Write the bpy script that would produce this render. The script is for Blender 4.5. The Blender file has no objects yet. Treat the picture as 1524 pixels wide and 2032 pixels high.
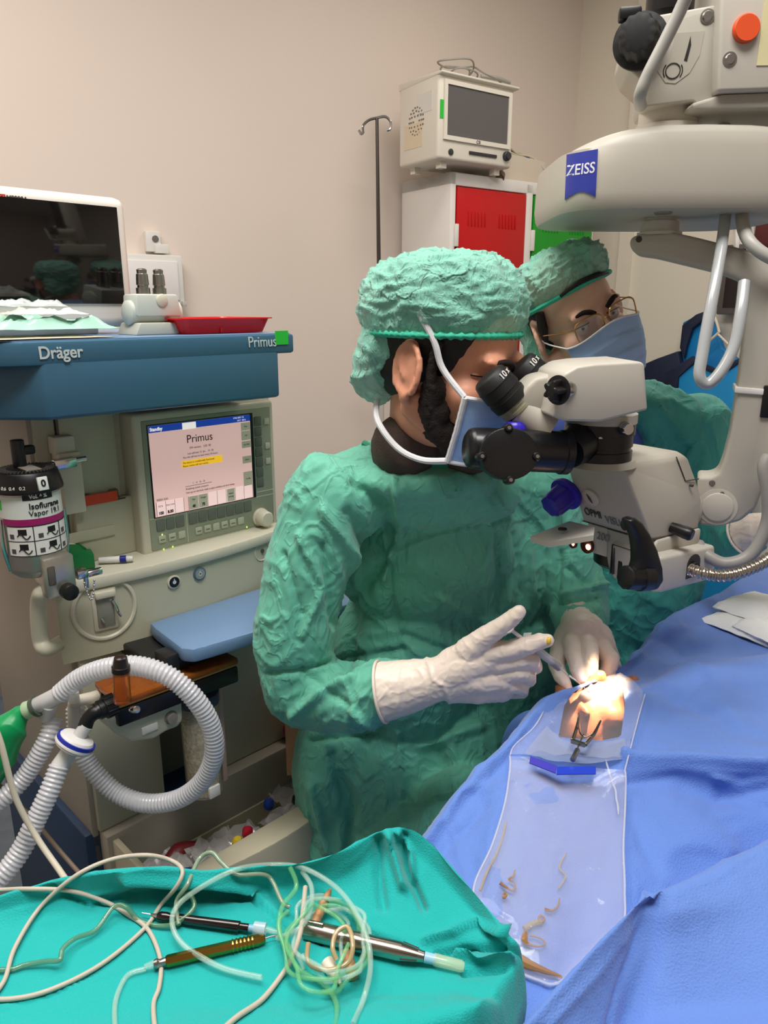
import bpy, bmesh, math, random
from mathutils import Vector, Matrix, noise, Euler
V = Vector
R = math.radians
scene = bpy.context.scene
COL = scene.collection
random.seed(7)
# ---------------------------------------------------------------- camera
PITCH = math.atan(406/1467)
CAMZ = 1.42
FPX = 1467.0
cam_data = bpy.data.cameras.new('camera')
cam_data.sensor_fit = 'VERTICAL'; cam_data.sensor_height = 36.0
cam_data.lens = 36.0*FPX/2032; cam_data.clip_start = 0.02
cam = bpy.data.objects.new('camera', cam_data); COL.objects.link(cam)
cam.location = (0, 0, CAMZ); cam.rotation_euler = (math.pi/2-PITCH, 0, 0)
scene.camera = cam
vs = scene.view_settings
vs.view_transform = 'Standard'; vs.look = 'None'; vs.gamma = 1.0; vs.use_curve_mapping = False
vs.exposure = 0.52
# ---------------------------------------------------------------- light
world = bpy.data.worlds.new('world'); scene.world = world; world.use_nodes = True
world.node_tree.nodes['Background'].inputs[0].default_value = (0.9, 0.95, 1, 1)
world.node_tree.nodes['Background'].inputs[1].default_value = 0.15
def area(name, loc, target, sx, sy, power, color):
    l = bpy.data.lights.new(name, 'AREA'); l.shape = 'RECTANGLE'; l.size = sx; l.size_y = sy
    l.energy = power; l.color = color
    o = bpy.data.objects.new(name, l); COL.objects.link(o); o.location = loc
    o.rotation_euler = (V(target)-V(loc)).to_track_quat('-Z', 'Y').to_euler()
    return o
area('ceiling_panel_light', (-1.0, 1.1, 3.1), (-1.0, 1.1, 0), 1.2, 1.2, 30, (1, .93, .87))
area('ceiling_panel_light', (0.9, 2.4, 3.1), (0.9, 2.4, 0), 1.2, 0.6, 14, (1, .95, .88))
area('ceiling_panel_light', (0.1, 0.25, 3.1), (0.1, 0.35, 0), 1.2, 0.6, 34, (1, .97, .95))
# ---------------------------------------------------------------- helpers
def ray(px, py):
    a = (px-762)/FPX; b = (py-1016)/FPX
    c, s = math.cos(PITCH), math.sin(PITCH)
    return V((a, c-b*s, -s-b*c))
CAM = V((0, 0, CAMZ))
def P(px, py, Y):
    r = ray(px, py); return CAM+r*(Y/r.y)
def PZ(px, py, z):
    r = ray(px, py); return CAM+r*((z-CAMZ)/r.z)
def project(p):
    d = p-CAM; c, s = math.cos(PITCH), math.sin(PITCH)
    zc = d.y*c-d.z*s; yc = -d.y*s-d.z*c
    return (762+FPX*d.x/zc, 1016+FPX*yc/zc, zc)
def frame(loc, deg): return Matrix.Translation(V(loc)) @ Matrix.Rotation(R(deg), 4, 'Z')
def LP(M, px, py, axis, val):
    """ray of the photograph met with the plane axis=val of frame M, in frame coordinates"""
    Mi = M.inverted(); o = Mi @ CAM; d = Mi.to_3x3() @ ray(px, py)
    return o+d*((val-o[axis])/d[axis])
FR = {}
def col(c):
    out = []
    for k in c:
        k /= 255; out.append(k/12.92 if k <= .04045 else ((k+.055)/1.055)**2.4)
    return tuple(out)+(1,)
MATS = {}
def mat(name, c, rough=.5, metal=0, bump=0, bscale=80, var=0, vscale=6, trans=0, alpha=1, emit=0, emitc=None, sheen=0, coat=0, sss=0, c2=None, spec=.5, ior=1.45, bdetail=3, weave=0, crinkle=0, cscale=9):
    if name in MATS: return MATS[name]
    m = bpy.data.materials.new(name); m.use_nodes = True; nt = m.node_tree; n = nt.nodes; L = nt.links
    b = n['Principled BSDF']; I = b.inputs
    I['Base Color'].default_value = col(c); I['Roughness'].default_value = rough; I['Metallic'].default_value = metal
    I['Transmission Weight'].default_value = trans; I['Alpha'].default_value = alpha; I['IOR'].default_value = ior
    I['Specular IOR Level'].default_value = spec
    if sheen: I['Sheen Weight'].default_value = sheen
    if coat: I['Coat Weight'].default_value = coat; I['Coat Roughness'].default_value = .15
    if sss:
        I['Subsurface Weight'].default_value = sss; I['Subsurface Radius'].default_value = (.02, .008, .004); I['Subsurface Scale'].default_value = .5
    if emit:
        I['Emission Color'].default_value = col(emitc or c); I['Emission Strength'].default_value = emit
    tc = n.new('ShaderNodeTexCoord')
    if var or c2:
        t = n.new('ShaderNodeTexNoise'); t.inputs['Scale'].default_value = vscale; t.inputs['Detail'].default_value = 5
        L.new(tc.outputs['Object'], t.inputs['Vector'])
        r = n.new('ShaderNodeValToRGB'); r.color_ramp.elements[0].position = .35; r.color_ramp.elements[1].position = .65
        a = col(c); k = 1-var
        r.color_ramp.elements[0].color = col(c2) if c2 else (a[0]*k, a[1]*k, a[2]*k, 1)
        r.color_ramp.elements[1].color = a
        L.new(t.outputs['Fac'], r.inputs['Fac']); L.new(r.outputs['Color'], I['Base Color'])
    if bump:
        t = n.new('ShaderNodeTexNoise'); t.inputs['Scale'].default_value = bscale; t.inputs['Detail'].default_value = bdetail
        L.new(tc.outputs['Object'], t.inputs['Vector'])
        bp = n.new('ShaderNodeBump'); bp.inputs['Strength'].default_value = bump; bp.inputs['Distance'].default_value = .002
        L.new(t.outputs['Fac'], bp.inputs['Height'])
        src = bp
        if crinkle:
            for sc_, dm, st_ in ((cscale, 1.2, crinkle), (cscale*2.3, 1.8, crinkle*.6)):
                w = n.new('ShaderNodeTexNoise'); w.inputs['Scale'].default_value = sc_; w.inputs['Detail'].default_value = 1.5; w.inputs['Distortion'].default_value = dm
                mp = n.new('ShaderNodeMapping'); mp.inputs['Scale'].default_value = (1.2, 1.2, .65); mp.inputs['Rotation'].default_value = (.2, .5, .1)
                L.new(tc.outputs['Object'], mp.inputs['Vector']); L.new(mp.outputs['Vector'], w.inputs['Vector'])
                a1 = n.new('ShaderNodeMath'); a1.operation = 'SUBTRACT'; a1.inputs[1].default_value = .5; L.new(w.outputs['Fac'], a1.inputs[0])
                a2 = n.new('ShaderNodeMath'); a2.operation = 'ABSOLUTE'; L.new(a1.outputs[0], a2.inputs[0])
                a3 = n.new('ShaderNodeMapRange'); a3.interpolation_type = 'SMOOTHSTEP'; a3.inputs['From Min'].default_value = 0; a3.inputs['From Max'].default_value = .075; a3.inputs['To Min'].default_value = 1; a3.inputs['To Max'].default_value = 0
                L.new(a2.outputs[0], a3.inputs['Value'])
                b3 = n.new('ShaderNodeBump'); b3.inputs['Strength'].default_value = st_; b3.inputs['Distance'].default_value = .004
                L.new(a3.outputs['Result'], b3.inputs['Height']); L.new(src.outputs['Normal'], b3.inputs['Normal']); src = b3
        if weave:
            w = n.new('ShaderNodeTexVoronoi'); w.inputs['Scale'].default_value = weave
            L.new(tc.outputs['Object'], w.inputs['Vector'])
            b2 = n.new('ShaderNodeBump'); b2.inputs['Strength'].default_value = .35; b2.inputs['Distance'].default_value = .001
            L.new(w.outputs['Distance'], b2.inputs['Height']); L.new(bp.outputs['Normal'], b2.inputs['Normal']); src = b2
        L.new(src.outputs['Normal'], I['Normal'])
    MATS[name] = m
    return m
def tag(o, label=None, cat=None, group=None, kind=None):
    if label: o['label'] = label
    if cat: o['category'] = cat
    if group: o['group'] = group
    if kind: o['kind'] = kind
    return o
def thing(name, label, cat, loc, rz=0, group=None):
    o = bpy.data.objects.new(name, None); COL.objects.link(o); o.empty_display_size = .05
    o.location = loc; o.rotation_euler = (0, 0, R(rz))
    FR[o] = frame(loc, rz)
    return tag(o, label, cat, group)
class B:
    def __init__(s, M=None): s.v = []; s.f = []; s.M = M or Matrix()
    def add(s, vs_, fs, M=None):
        k = len(s.v); T = s.M @ M if M is not None else s.M
        s.v += [T @ V(p) for p in vs_]; s.f += [tuple(i+k for i in f) for f in fs]; return s
    def bm(s, bm_, M=None):
        bm_.verts.index_update(); s.add([v.co.copy() for v in bm_.verts], [[v.index for v in f.verts] for f in bm_.faces], M); bm_.free(); return s
    def box(s, lo, hi, bev=0, M=None, seg=2):
        b = bmesh.new(); bmesh.ops.create_cube(b, size=1)
        lo, hi = V(lo), V(hi)
        for v in b.verts: v.co = V(((lo[i]+hi[i])/2+v.co[i]*(hi[i]-lo[i]) for i in range(3)))
        if bev: bmesh.ops.bevel(b, geom=b.edges[:], offset=bev, segments=seg, affect='EDGES', profile=.5)
        return s.bm(b, M)
    def prism(s, pts, a, d0, d1, bev=0, M=None, seg=2):
        """polygon given in the two other axes, extruded along axis a from d0 to d1"""
        b = bmesh.new(); ax = [i for i in range(3) if i != a]
        vs_ = []
        for p in pts:
            c = [0, 0, 0]; c[ax[0]] = p[0]; c[ax[1]] = p[1]; c[a] = d0; vs_.append(b.verts.new(c))
        f = b.faces.new(vs_); r = bmesh.ops.extrude_face_region(b, geom=[f])
        for g in r['geom']:
            if isinstance(g, bmesh.types.BMVert): g.co[a] = d1
        bmesh.ops.recalc_face_normals(b, faces=b.faces[:])
        if bev: bmesh.ops.bevel(b, geom=b.edges[:], offset=bev, segments=seg, affect='EDGES', profile=.5, clamp_overlap=True)
        return s.bm(b, M)
    def lathe(s, p0, p1, prof, n=24, M=None):
        """prof: (t, r), t measured in metres from p0 towards p1"""
        p0, p1 = V(p0), V(p1); d = (p1-p0).normalized(); u = d.orthogonal().normalized(); w = d.cross(u)
        vs_ = []; fs = []
        for t, r in prof:
            for k in range(n):
                a = 2*math.pi*k/n; vs_.append(p0+d*t+(u*math.cos(a)+w*math.sin(a))*max(r, 1e-5))
        for i in range(len(prof)-1):
            for k in range(n):
                fs.append((i*n+k, i*n+(k+1) % n, (i+1)*n+(k+1) % n, (i+1)*n+k))
        fs.append(tuple(range(n))[::-1]); fs.append(tuple(range((len(prof)-1)*n, len(prof)*n)))
        return s.add(vs_, fs, M)
    def cyl(s, p0, p1, r, r2=None, n=20, bev=.0, M=None):
        L_ = (V(p1)-V(p0)).length; r2 = r if r2 is None else r2
        if bev: pr = [(0, r-bev), (bev*.3, r-bev*.3), (bev, r), (L_-bev, r2), (L_-bev*.3, r2-bev*.3), (L_, r2-bev)]
        else: pr = [(0, r), (L_, r2)]
        return s.lathe(p0, p1, pr, n, M)
    def tube(s, pts, r, n=10, res=8, spline=True, M=None, rib=None):
        pts = [V(p) for p in pts]
        rs = r if isinstance(r, (list, tuple)) else [r]*len(pts)
        path = []
        if spline and len(pts) > 2:
            for i in range(len(pts)-1):
                a, b_, c, d = pts[max(i-1, 0)], pts[i], pts[i+1], pts[min(i+2, len(pts)-1)]
                for k in range(res):
                    t = k/res
                    q = .5*((2*b_)+(c-a)*t+(2*a-5*b_+4*c-d)*t*t+(3*b_-a-3*c+d)*t**3)
                    path.append((q, rs[i]*(1-t)+rs[i+1]*t))
            path.append((pts[-1], rs[-1]))
        else: path = list(zip(pts, rs))
        if rib:   # corrugation: resample by length
            pitch, amp = rib; out = []; acc = 0; step = pitch/4
            last = path[0]; out.append((last[0], last[1])); k = 0
            for q, rr in path[1:]:
                seg = (q-last[0]).length; pos = step-acc
                while pos <= seg:
                    t = pos/seg; k += 1
                    out.append((last[0].lerp(q, t), (last[1]*(1-t)+rr*t)+(amp if k % 4 in (1, 2) else 0))); pos += step
                acc = seg-(pos-step); last = (q, rr)
            path = out
        if len(path) < 2: return s
        tn = (path[1][0]-path[0][0]).normalized(); u = tn.orthogonal().normalized(); vs_ = []; fs = []
        m = len(path)
        for i, (q, rr) in enumerate(path):
            t2 = path[min(i+1, m-1)][0]-path[max(i-1, 0)][0]
            if t2.length > 1e-9: t2.normalize()
            else: t2 = tn
            u = (u-t2*u.dot(t2)); u = u.normalized() if u.length > 1e-6 else t2.orthogonal().normalized()
            w = t2.cross(u); tn = t2
            for k in range(n):
                a = 2*math.pi*k/n; vs_.append(q+(u*math.cos(a)+w*math.sin(a))*rr)
        for i in range(m-1):
            for k in range(n):
                fs.append((i*n+k, i*n+(k+1) % n, (i+1)*n+(k+1) % n, (i+1)*n+k))
        fs.append(tuple(range(n))[::-1]); fs.append(tuple(range((m-1)*n, m*n)))
        return s.add(vs_, fs, M)
    def ell(s, c, r, M=None, u=24, v=16):
        b = bmesh.new(); bmesh.ops.create_uvsphere(b, u_segments=u, v_segments=v, radius=1)
        r = (r, r, r) if isinstance(r, (int, float)) else r
        c = V(c)
        for x in b.verts: x.co = V((x.co.x*r[0]+c.x, x.co.y*r[1]+c.y, x.co.z*r[2]+c.z))
        return s.bm(b, M)
    def rc(s, p, q, r1, r2, M=None):
        s.ell(p, r1, M, 16, 10); s.ell(q, r2, M, 16, 10); return s.cyl(p, q, r1, r2, 16, 0, M)
    def grid(s, g, thick=0, M=None):
        nr, nc = len(g), len(g[0]); vs_ = [p for row in g for p in row]
        fs = [(i*nc+j, i*nc+j+1, (i+1)*nc+j+1, (i+1)*nc+j) for i in range(nr-1) for j in range(nc-1)]
        if thick:
            b = bmesh.new(); bv = [b.verts.new(p) for p in vs_]
            for f in fs: b.faces.new([bv[i] for i in f])
            bmesh.ops.recalc_face_normals(b, faces=b.faces[:]); b.normal_update()
            nrm = [v.normal.copy() for v in bv]; b.free()
            k = len(vs_); vs_ = vs_+[V(p)-nn*thick for p, nn in zip(vs_, nrm)]
            fs2 = [tuple(i+k for i in f[::-1]) for f in fs]
            edge = [(i, 0) for i in range(nr)]+[(nr-1, j) for j in range(1, nc)]+[(i, nc-1) for i in range(nr-2, -1, -1)]+[(0, j) for j in range(nc-2, 0, -1)]
            ring = [i*nc+j for i, j in edge]
            fs = fs+fs2+[(ring[i], ring[(i+1) % len(ring)], ring[(i+1) % len(ring)]+k, ring[i]+k) for i in range(len(ring))]
        return s.add(vs_, fs, M)
    def mesh(s, name):
        me = bpy.data.meshes.new(name); me.from_pydata([tuple(p) for p in s.v], [], s.f); me.validate(); return me
    def build(s, name, m, parent=None, smooth=40, label=None, origin=None, fix=True):
        me = s.mesh(name)
        if fix:
            b = bmesh.new(); b.from_mesh(me); bmesh.ops.recalc_face_normals(b, faces=b.faces[:]); b.to_mesh(me); b.free()
        return put(me, name, m, parent, smooth, label, origin)
    def bake(s, voxel, it=6, decimate=None):
        """voxel-fuse the shapes into one smooth skin; returns a mesh in world coordinates"""
        me = s.mesh('tmp'); o = bpy.data.objects.new('tmp', me); COL.objects.link(o)
        md = o.modifiers.new('r', 'REMESH'); md.mode = 'VOXEL'; md.voxel_size = voxel; md.use_smooth_shade = True
        if it: sm = o.modifiers.new('s', 'SMOOTH'); sm.factor = .5; sm.iterations = it
        dg = bpy.context.evaluated_depsgraph_get(); dg.update()
        out = bpy.data.meshes.new_from_object(o.evaluated_get(dg)); bpy.data.objects.remove(o); bpy.data.meshes.remove(me)
        return out
def root_frame(o):
    while o is not None:
        if o in FR: return FR[o]
        o = o.parent
    return Matrix()
def put(me, name, m, parent=None, smooth=40, label=None, origin=None):
    me.name = name
    me.materials.clear(); me.materials.append(m)
    if smooth:
        me.polygons.foreach_set('use_smooth', [True]*len(me.polygons))
        if smooth < 180: me.set_sharp_from_angle(angle=R(smooth))
    o = bpy.data.objects.new(name, me); COL.objects.link(o)
    if parent is not None:
        o.parent = parent; F = root_frame(parent)
        me.transform(F.inverted())
    elif origin is not None:
        me.transform(Matrix.Translation(-V(origin))); o.location = origin; FR[o] = Matrix.Translation(V(origin))
    else:
        n = max(1, len(me.vertices)); lo = [min(v.co[i] for v in me.vertices) for i in range(3)]; hi = [max(v.co[i] for v in me.vertices) for i in range(3)]
        c = V(((lo[0]+hi[0])/2, (lo[1]+hi[1])/2, lo[2])); me.transform(Matrix.Translation(-c)); o.location = c; FR[o] = Matrix.Translation(c)
    if label: o['label'] = label
    return o
def struct(o): o['kind'] = 'structure'; return o
def text(s, size, M, name, m, parent, depth=.0004, shear=0, align='CENTER', xs=1.0, bold=0):
    c = bpy.data.curves.new('t', 'FONT'); c.body = s; c.size = size; c.extrude = depth; c.shear = shear; c.align_x = align; c.align_y = 'CENTER'; c.offset = bold
    o = bpy.data.objects.new('t', c); COL.objects.link(o)
    dg = bpy.context.evaluated_depsgraph_get(); dg.update()
    me = bpy.data.meshes.new_from_object(o.evaluated_get(dg)); bpy.data.objects.remove(o); bpy.data.curves.remove(c)
    me.transform(Matrix.Scale(xs, 4, (1, 0, 0))); me.transform(M)
    return put(me, name, m, parent, 0)
def face_frame(origin, xdir, updir):
    x = V(xdir).normalized(); u = V(updir); z = x.cross(u).normalized(); y = z.cross(x)
    M = Matrix((x, y, z)).transposed().to_4x4(); M.translation = V(origin); return M
def ridged(p, f, w=.6, seed=0, pw=3):
    q = V((p.x*f, p.y*f, p.z*f))+V((seed, seed*1.7, seed*.3))
    q += V((noise.noise(q*.7+V((5, 0, 0))), noise.noise(q*.7+V((0, 9, 0))), noise.noise(q*.7+V((0, 0, 3)))))*w
    return (1-abs(noise.noise(q))*1.6)**pw if abs(noise.noise(q))*1.6 < 1 else 0
def displace(me, fn):
    """fn(co, normal) -> offset along the normal"""
    me.update(); ns = [v.normal.copy() for v in me.vertices]
    for v, n_ in zip(me.vertices, ns):
        d = fn(v.co, n_)
        if isinstance(d, Vector): v.co += d
        else: v.co += n_*d
    me.update(); return me
def crease(co, n_, lines):
    """folds drawn as polylines: sum of ridges (px polyline, width px, height m)"""
    if n_.dot(CAM-co) < 0: return 0
    x, y, _ = project(co); t = 0
    for pts, w, h in lines:
        best = 1e9
        for i in range(len(pts)-1):
            ax, ay = pts[i]; bx, by = pts[i+1]; dx, dy = bx-ax, by-ay; L2 = dx*dx+dy*dy
            k = max(0, min(1, ((x-ax)*dx+(y-ay)*dy)/L2)); d = (x-ax-k*dx)**2+(y-ay-k*dy)**2
            if d < best: best = d
        if best < 9*w*w: t += h*math.exp(-best/(w*w))
    return t
def catmull(ps, res):
    out = []
    for i in range(len(ps)-1):
        a, b, c, d = ps[max(i-1, 0)], ps[i], ps[i+1], ps[min(i+2, len(ps)-1)]
        for k in range(res):
            t = k/res; out.append(.5*((2*b)+(c-a)*t+(2*a-5*b+4*c-d)*t*t+(3*b-a-3*c+d)*t**3))
    out.append(ps[-1]); return out
def patch(rows, ru, rv):
    rows = [catmull(r, ru) for r in rows]
    cols = [catmull([r[j] for r in rows], rv) for j in range(len(rows[0]))]
    return [[cols[j][i] for j in range(len(cols))] for i in range(len(cols[0]))]
# ---------------------------------------------------------------- materials
chrome = mat('chrome', (200, 200, 200), .18, 1)
steel = mat('brushed_steel', (160, 158, 152), .3, 1, bump=.1, bscale=200)
blackp = mat('black_plastic', (18, 18, 19), .38)
blackm = mat('black_satin', (22, 22, 23), .3, bump=.05, bscale=400)
cream = mat('cream_enamel', (186, 184, 160), .42, var=.05, vscale=5)
cream2 = mat('pale_cream_enamel', (202, 198, 178), .4)
whitep = mat('white_plastic', (222, 220, 214), .4)
rubber = mat('grey_rubber', (150, 148, 140), .5)
# ================================================================ ROOM
WA = 55.0
uw = V((math.sin(R(WA)), math.cos(R(WA)), 0)); nw = V((math.cos(R(WA)), -math.sin(R(WA)), 0))
def RW(s, t, z): return uw*s+nw*t+V((0, 0, z))     # room coordinates to world
RM = Matrix((uw, nw, V((0, 0, 1)))).transposed().to_4x4()
S1, T0, S0, T1, H = 3.25, -2.9, -2.6, 2.4, 3.2
wallm = mat('painted_wall', (226, 212, 200), .75, bump=.08, bscale=60, var=.02, vscale=1.5)
wallm2 = mat('painted_wall_cream', (224, 216, 200), .75, bump=.08, bscale=60)
def slab(name, lo, hi, m): return struct(B(RM).box(lo, hi).build(name, m))
slab('wall_back', (S0-.1, T0-.1, 0), (S1+.1, T0, H), wallm)
slab('wall_right', (S1, T0, 0), (S1+.1, T1, H), wallm2)
slab('wall_left', (S0-.1, T0, 0), (S0, T1, H), wallm)
slab('wall_front', (S0-.1, T1, 0), (S1+.1, T1+.1, H), wallm)
slab('floor', (S0-.1, T0-.1, -.1), (S1+.1, T1+.1, 0), mat('vinyl_floor', (88, 98, 108), .4, var=.2, vscale=20))
slab('ceiling', (S0-.1, T0-.1, H), (S1+.1, T1+.1, H+.1), mat('ceiling_paint', (230, 228, 222), .8))
slab('trim_1', (S1-.035, T0+.36, 0), (S1, T0+.42, H), wallm2)
slab('baseboard_back', (S0, T0, 0), (S1, T0+.015, .1), mat('baseboard_vinyl', (120, 120, 118), .5))
def WP(px, py, t):       # point of the back-wall direction: room coordinates on the plane at distance t in front of it
    return LP(RM, px, py, 1, T0+t)

# ---- lockers
def lockers():
    a = WP(895, 340, .36); zt = a.z; s0 = a.x; t1 = T0+.36
    M = RM; org = RW(s0+.5, T0+.2, 0)
    t = thing('locker_cabinet', 'white steel locker cabinet with a red and a green door against the wall', 'cabinet', org, 90-WA)
    wm = mat('white_steel', (232, 228, 222), .35, var=.02)
    W = .90
    b = B(RM); b.box((s0, T0+.02, .06), (s0+.03, t1, zt), .004); b.box((s0+W-.03, T0+.02, .06), (s0+W, t1, zt), .004)
    b.box((s0, T0+.02, zt-.05), (s0+W, t1, zt), .004); b.box((s0, T0+.02, .02), (s0+W, t1, .1), .004)
    b.box((s0+.02, T0+.02, .06), (s0+W-.02, T0+.04, zt-.02)); b.box((s0+.44, T0+.03, .06), (s0+.48, t1, zt-.01), .003)
    b.box((s0, T0+.02, .98), (s0+W, t1, 1.04), .004)
    b.build('carcass', wm, t)
    red = mat('red_door_enamel', (196, 8, 14), .4, var=.04); grn = mat('green_door_enamel', (24, 150, 36), .4, var=.04)
    for dx0, m, nm in ((.035, red, 'red'), (.488, grn, 'green')):
        for z0, z1 in ((1.05, zt-.055), (.11, .97)):
            d = B(RM); d.box((s0+dx0, t1-.012, z0), (s0+dx0+.40, t1+.004, z1), .002)
            o = d.build('door', m, t, label=nm+' enamelled locker door')
            for gx in (.11, .29):
                lv = B(RM)
                for k in range(6):
                    x = s0+dx0+gx-.05+k*.019
                    lv.box((x, t1+.002, z1-.15), (x+.006, t1+.0075, z1-.09), .002)
                lv.build('vent_louvre', m, o)
            if nm == 'green':
                B(RM).lathe((s0+dx0+.04, t1+.003, z1-.28), (s0+dx0+.04, t1+.02, z1-.28), [(0, .012), (.008, .012), (.01, .008), (.016, .007)], 16).build('door_lock', chrome, o)
                if z0 > 1: B(RM).box((s0+dx0+.11, t1+.003, z1-.29), (s0+dx0+.155, t1+.006, z1-.265), .001).build('sticker', red, o, label='small red sticker')
        B(RM).box((s0+dx0-.012, t1, zt-.29), (s0+dx0+.006, t1+.012, zt-.2), .003).build('hinge', wm, t)
    return zt, s0, t1
zt, ls0, lt1 = lockers()
# ---- monitor on the lockers
def locker_monitor():
    t0, t1 = T0+.17, T0+.43
    bl = LP(RM, 868, 338, 1, t1); tl = LP(RM, 858, 137, 1, t1); br = LP(RM, 1028, 348, 1, t1)
    x0, x1 = bl.x, bl.x+.40; z0 = zt+.025; z1 = tl.z
    t = thing('vital_signs_monitor', 'bulky cream monitor with a grey screen standing on the white lockers', 'monitor', RW((x0+x1)/2, T0+.25, zt), 90-WA)
    pm = mat('monitor_cream', (226, 220, 206), .45)
    b = B(RM)
    b.box((x0, t0, z0), (x1, t1, z1), .014, seg=3)
    b.prism([(t0, z1-.02), (t1-.02, z1-.012), (t1+.018, z1-.01), (t1+.02, z1-.0), (t0, z1+.008)], 0, x0-.002, x1+.01, .004)
    for x in (x0+.04, x1-.07):
        for y in (t0+.03, t1-.06): b.box((x, y, zt), (x+.03, y+.03, z0+.01))
    b.build('housing', pm, t)
    H_ = z1-z0
    fx0, fx1, fz0, fz1 = x0+.04, x1-.035, z0+.088, z1-.04
    b = B(RM); w = .016
    b.box((fx0-w, t1-.002, fz0-w), (fx1+w, t1+.008, fz0)); b.box((fx0-w, t1-.002, fz1), (fx1+w, t1+.008, fz1+w))
    b.box((fx0-w, t1-.002, fz0), (fx0, t1+.008, fz1)); b.box((fx1, t1-.002, fz0), (fx1+w, t1+.008, fz1))
    b.build('bezel', pm, t)
    B(RM).box((fx0, t1-.002, fz0), (fx1, t1+.003, fz1)).build('screen', mat('grey_lcd', (96, 92, 92), .35), t)
    B(RM).box((x0+.16, t1, z0+.032), (x0+.31, t1+.006, z0+.044), .002).build('button_strip', mat('dark_strip', (52, 50, 56), .4), t)
    B(RM).lathe((x0+.365, t1, z0+.045), (x0+.365, t1+.03, z0+.045), [(0, .019), (.012, .018), (.014, .014), (.02, .013), (.021, .005)]).build('dial_knob', mat('dark_knob', (52, 54, 56), .4), t)
    B(RM).lathe((x0+.065, t1, z0+.03), (x0+.065, t1+.006, z0+.03), [(0, .012), (.004, .012), (.005, .009)]).build('power_button', mat('dark_knob', (52, 54, 56), .4), t)
    B(RM).box((x0+.008, t1, z0+.145), (x0+.038, t1+.002, z0+.21)).build('sticker', mat('green_sticker', (40, 190, 60), .6), t, label='bright green paper sticker')
    text('CSI', .016, face_frame(RW((fx0+fx1)/2, t1+.009, fz0-.009), uw, (0, 0, 1)), 'lettering', blackp, t)
    b = B(RM)
    for rr, n in ((.02, 6), (.034, 12), (.046, 18)):
        for k in range(n):
            a = 2*math.pi*k/n; y = t0+.12+rr*math.cos(a); z = z1-.15+rr*1.1*math.sin(a)
            b.box((x0-.0015, y-.004, z-.003), (x0+.001, y+.004, z+.003))
    b.build('speaker_grille', mat('grille_dark', (120, 112, 104), .6), t)
    b = B(RM); b.box((x0-.0015, t0+.13, z0+.18), (x0, t0+.22, z0+.25)); b.build('paper_label', whitep, t, label='white paper label on the side')
    b = B(RM); b.box((x0-.0015, t0+.04, z0+.06), (x0, t0+.16, z0+.15)); b.build('paper_label', mat('tan_label', (222, 206, 178), .6), t, label='tan paper label on the side')
    b = B()
    cx, cz = (x0+x1)/2-.02, z1+.006
    pts = []
    for k in range(46):
        a = k*.42; r_ = .075+.02*math.sin(k*.7)
        pts.append(RW(cx+r_*math.cos(a)+.01*math.sin(k), t1-.11+.055*math.sin(a), cz+.02+.0012*k+.025*max(0, math.cos(a*.5))*math.sin(a)))
    pts += [RW(cx+.06, t1-.02, cz+.03), RW(cx+.1, t1+.005, cz+.012), RW(cx+.16, t1-.02, cz+.008)]
    c = B().tube(pts, .0035, 8, 4).build('cable_coil', rubber)
    tag(c, 'loose coil of thin grey cable lying on top of the cream monitor', 'cable')
    c2 = B().tube([RW(cx+.05, t1-.02, cz+.015), RW(cx+.11, t1-.0, cz+.013), RW(cx+.2, t1-.01, cz+.012)], [.006, .009, .006], 10).build('probe_plug', rubber, c)
    return x1, t1
mx1, mt1 = locker_monitor()
def locker_box():
    s = mx1+.03
    b = B(RM); b.prism([(s, zt), (s+.3, zt), (s+.31, zt+.105), (s-.0, zt+.12)], 1, T0+.06, T0+.3, .002)
    tag(b.build('cardboard_box', mat('box_card', (214, 202, 184), .8)), 'pale open cardboard box beside the monitor on the lockers', 'box')
    for k in range(9):
        cc = [(214, 206, 180), (96, 110, 120), (200, 190, 160), (60, 90, 120)][k % 4]
        y0 = T0+.1+.02*k
        pts = [RW(s-.035+.003*k, y0+.1, zt+.16-.01*k), RW(s+.05, y0+.05, zt+.135+.004*(k % 3)), RW(s+.15, y0+.02, zt+.125+.003*(k % 4)), RW(s+.24, y0+.03, zt+.115), RW(s+.33, y0+.05, zt+.08-.004*k)]
        o = B().tube(pts, .0035, 8, 6).build('patient_lead', mat('lead_%d' % (k % 4), cc, .5))
        tag(o, 'thin monitor lead in the bundle lying over the cardboard box on the lockers', 'cable', 'leads bundled over the cardboard box')
    o = B().cyl(RW(s-.02, T0+.35, zt), RW(s-.02, T0+.35, zt+.09), .012, .014, bev=.002).cyl(RW(s-.02, T0+.35, zt+.0), RW(s+.0, T0+.34, zt+.02), .02, .016).build('sensor_clip', mat('brown_clip', (110, 92, 76), .5))
    tag(o, 'small brown probe clip standing between monitor and cardboard box', 'clip')
locker_box()
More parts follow.
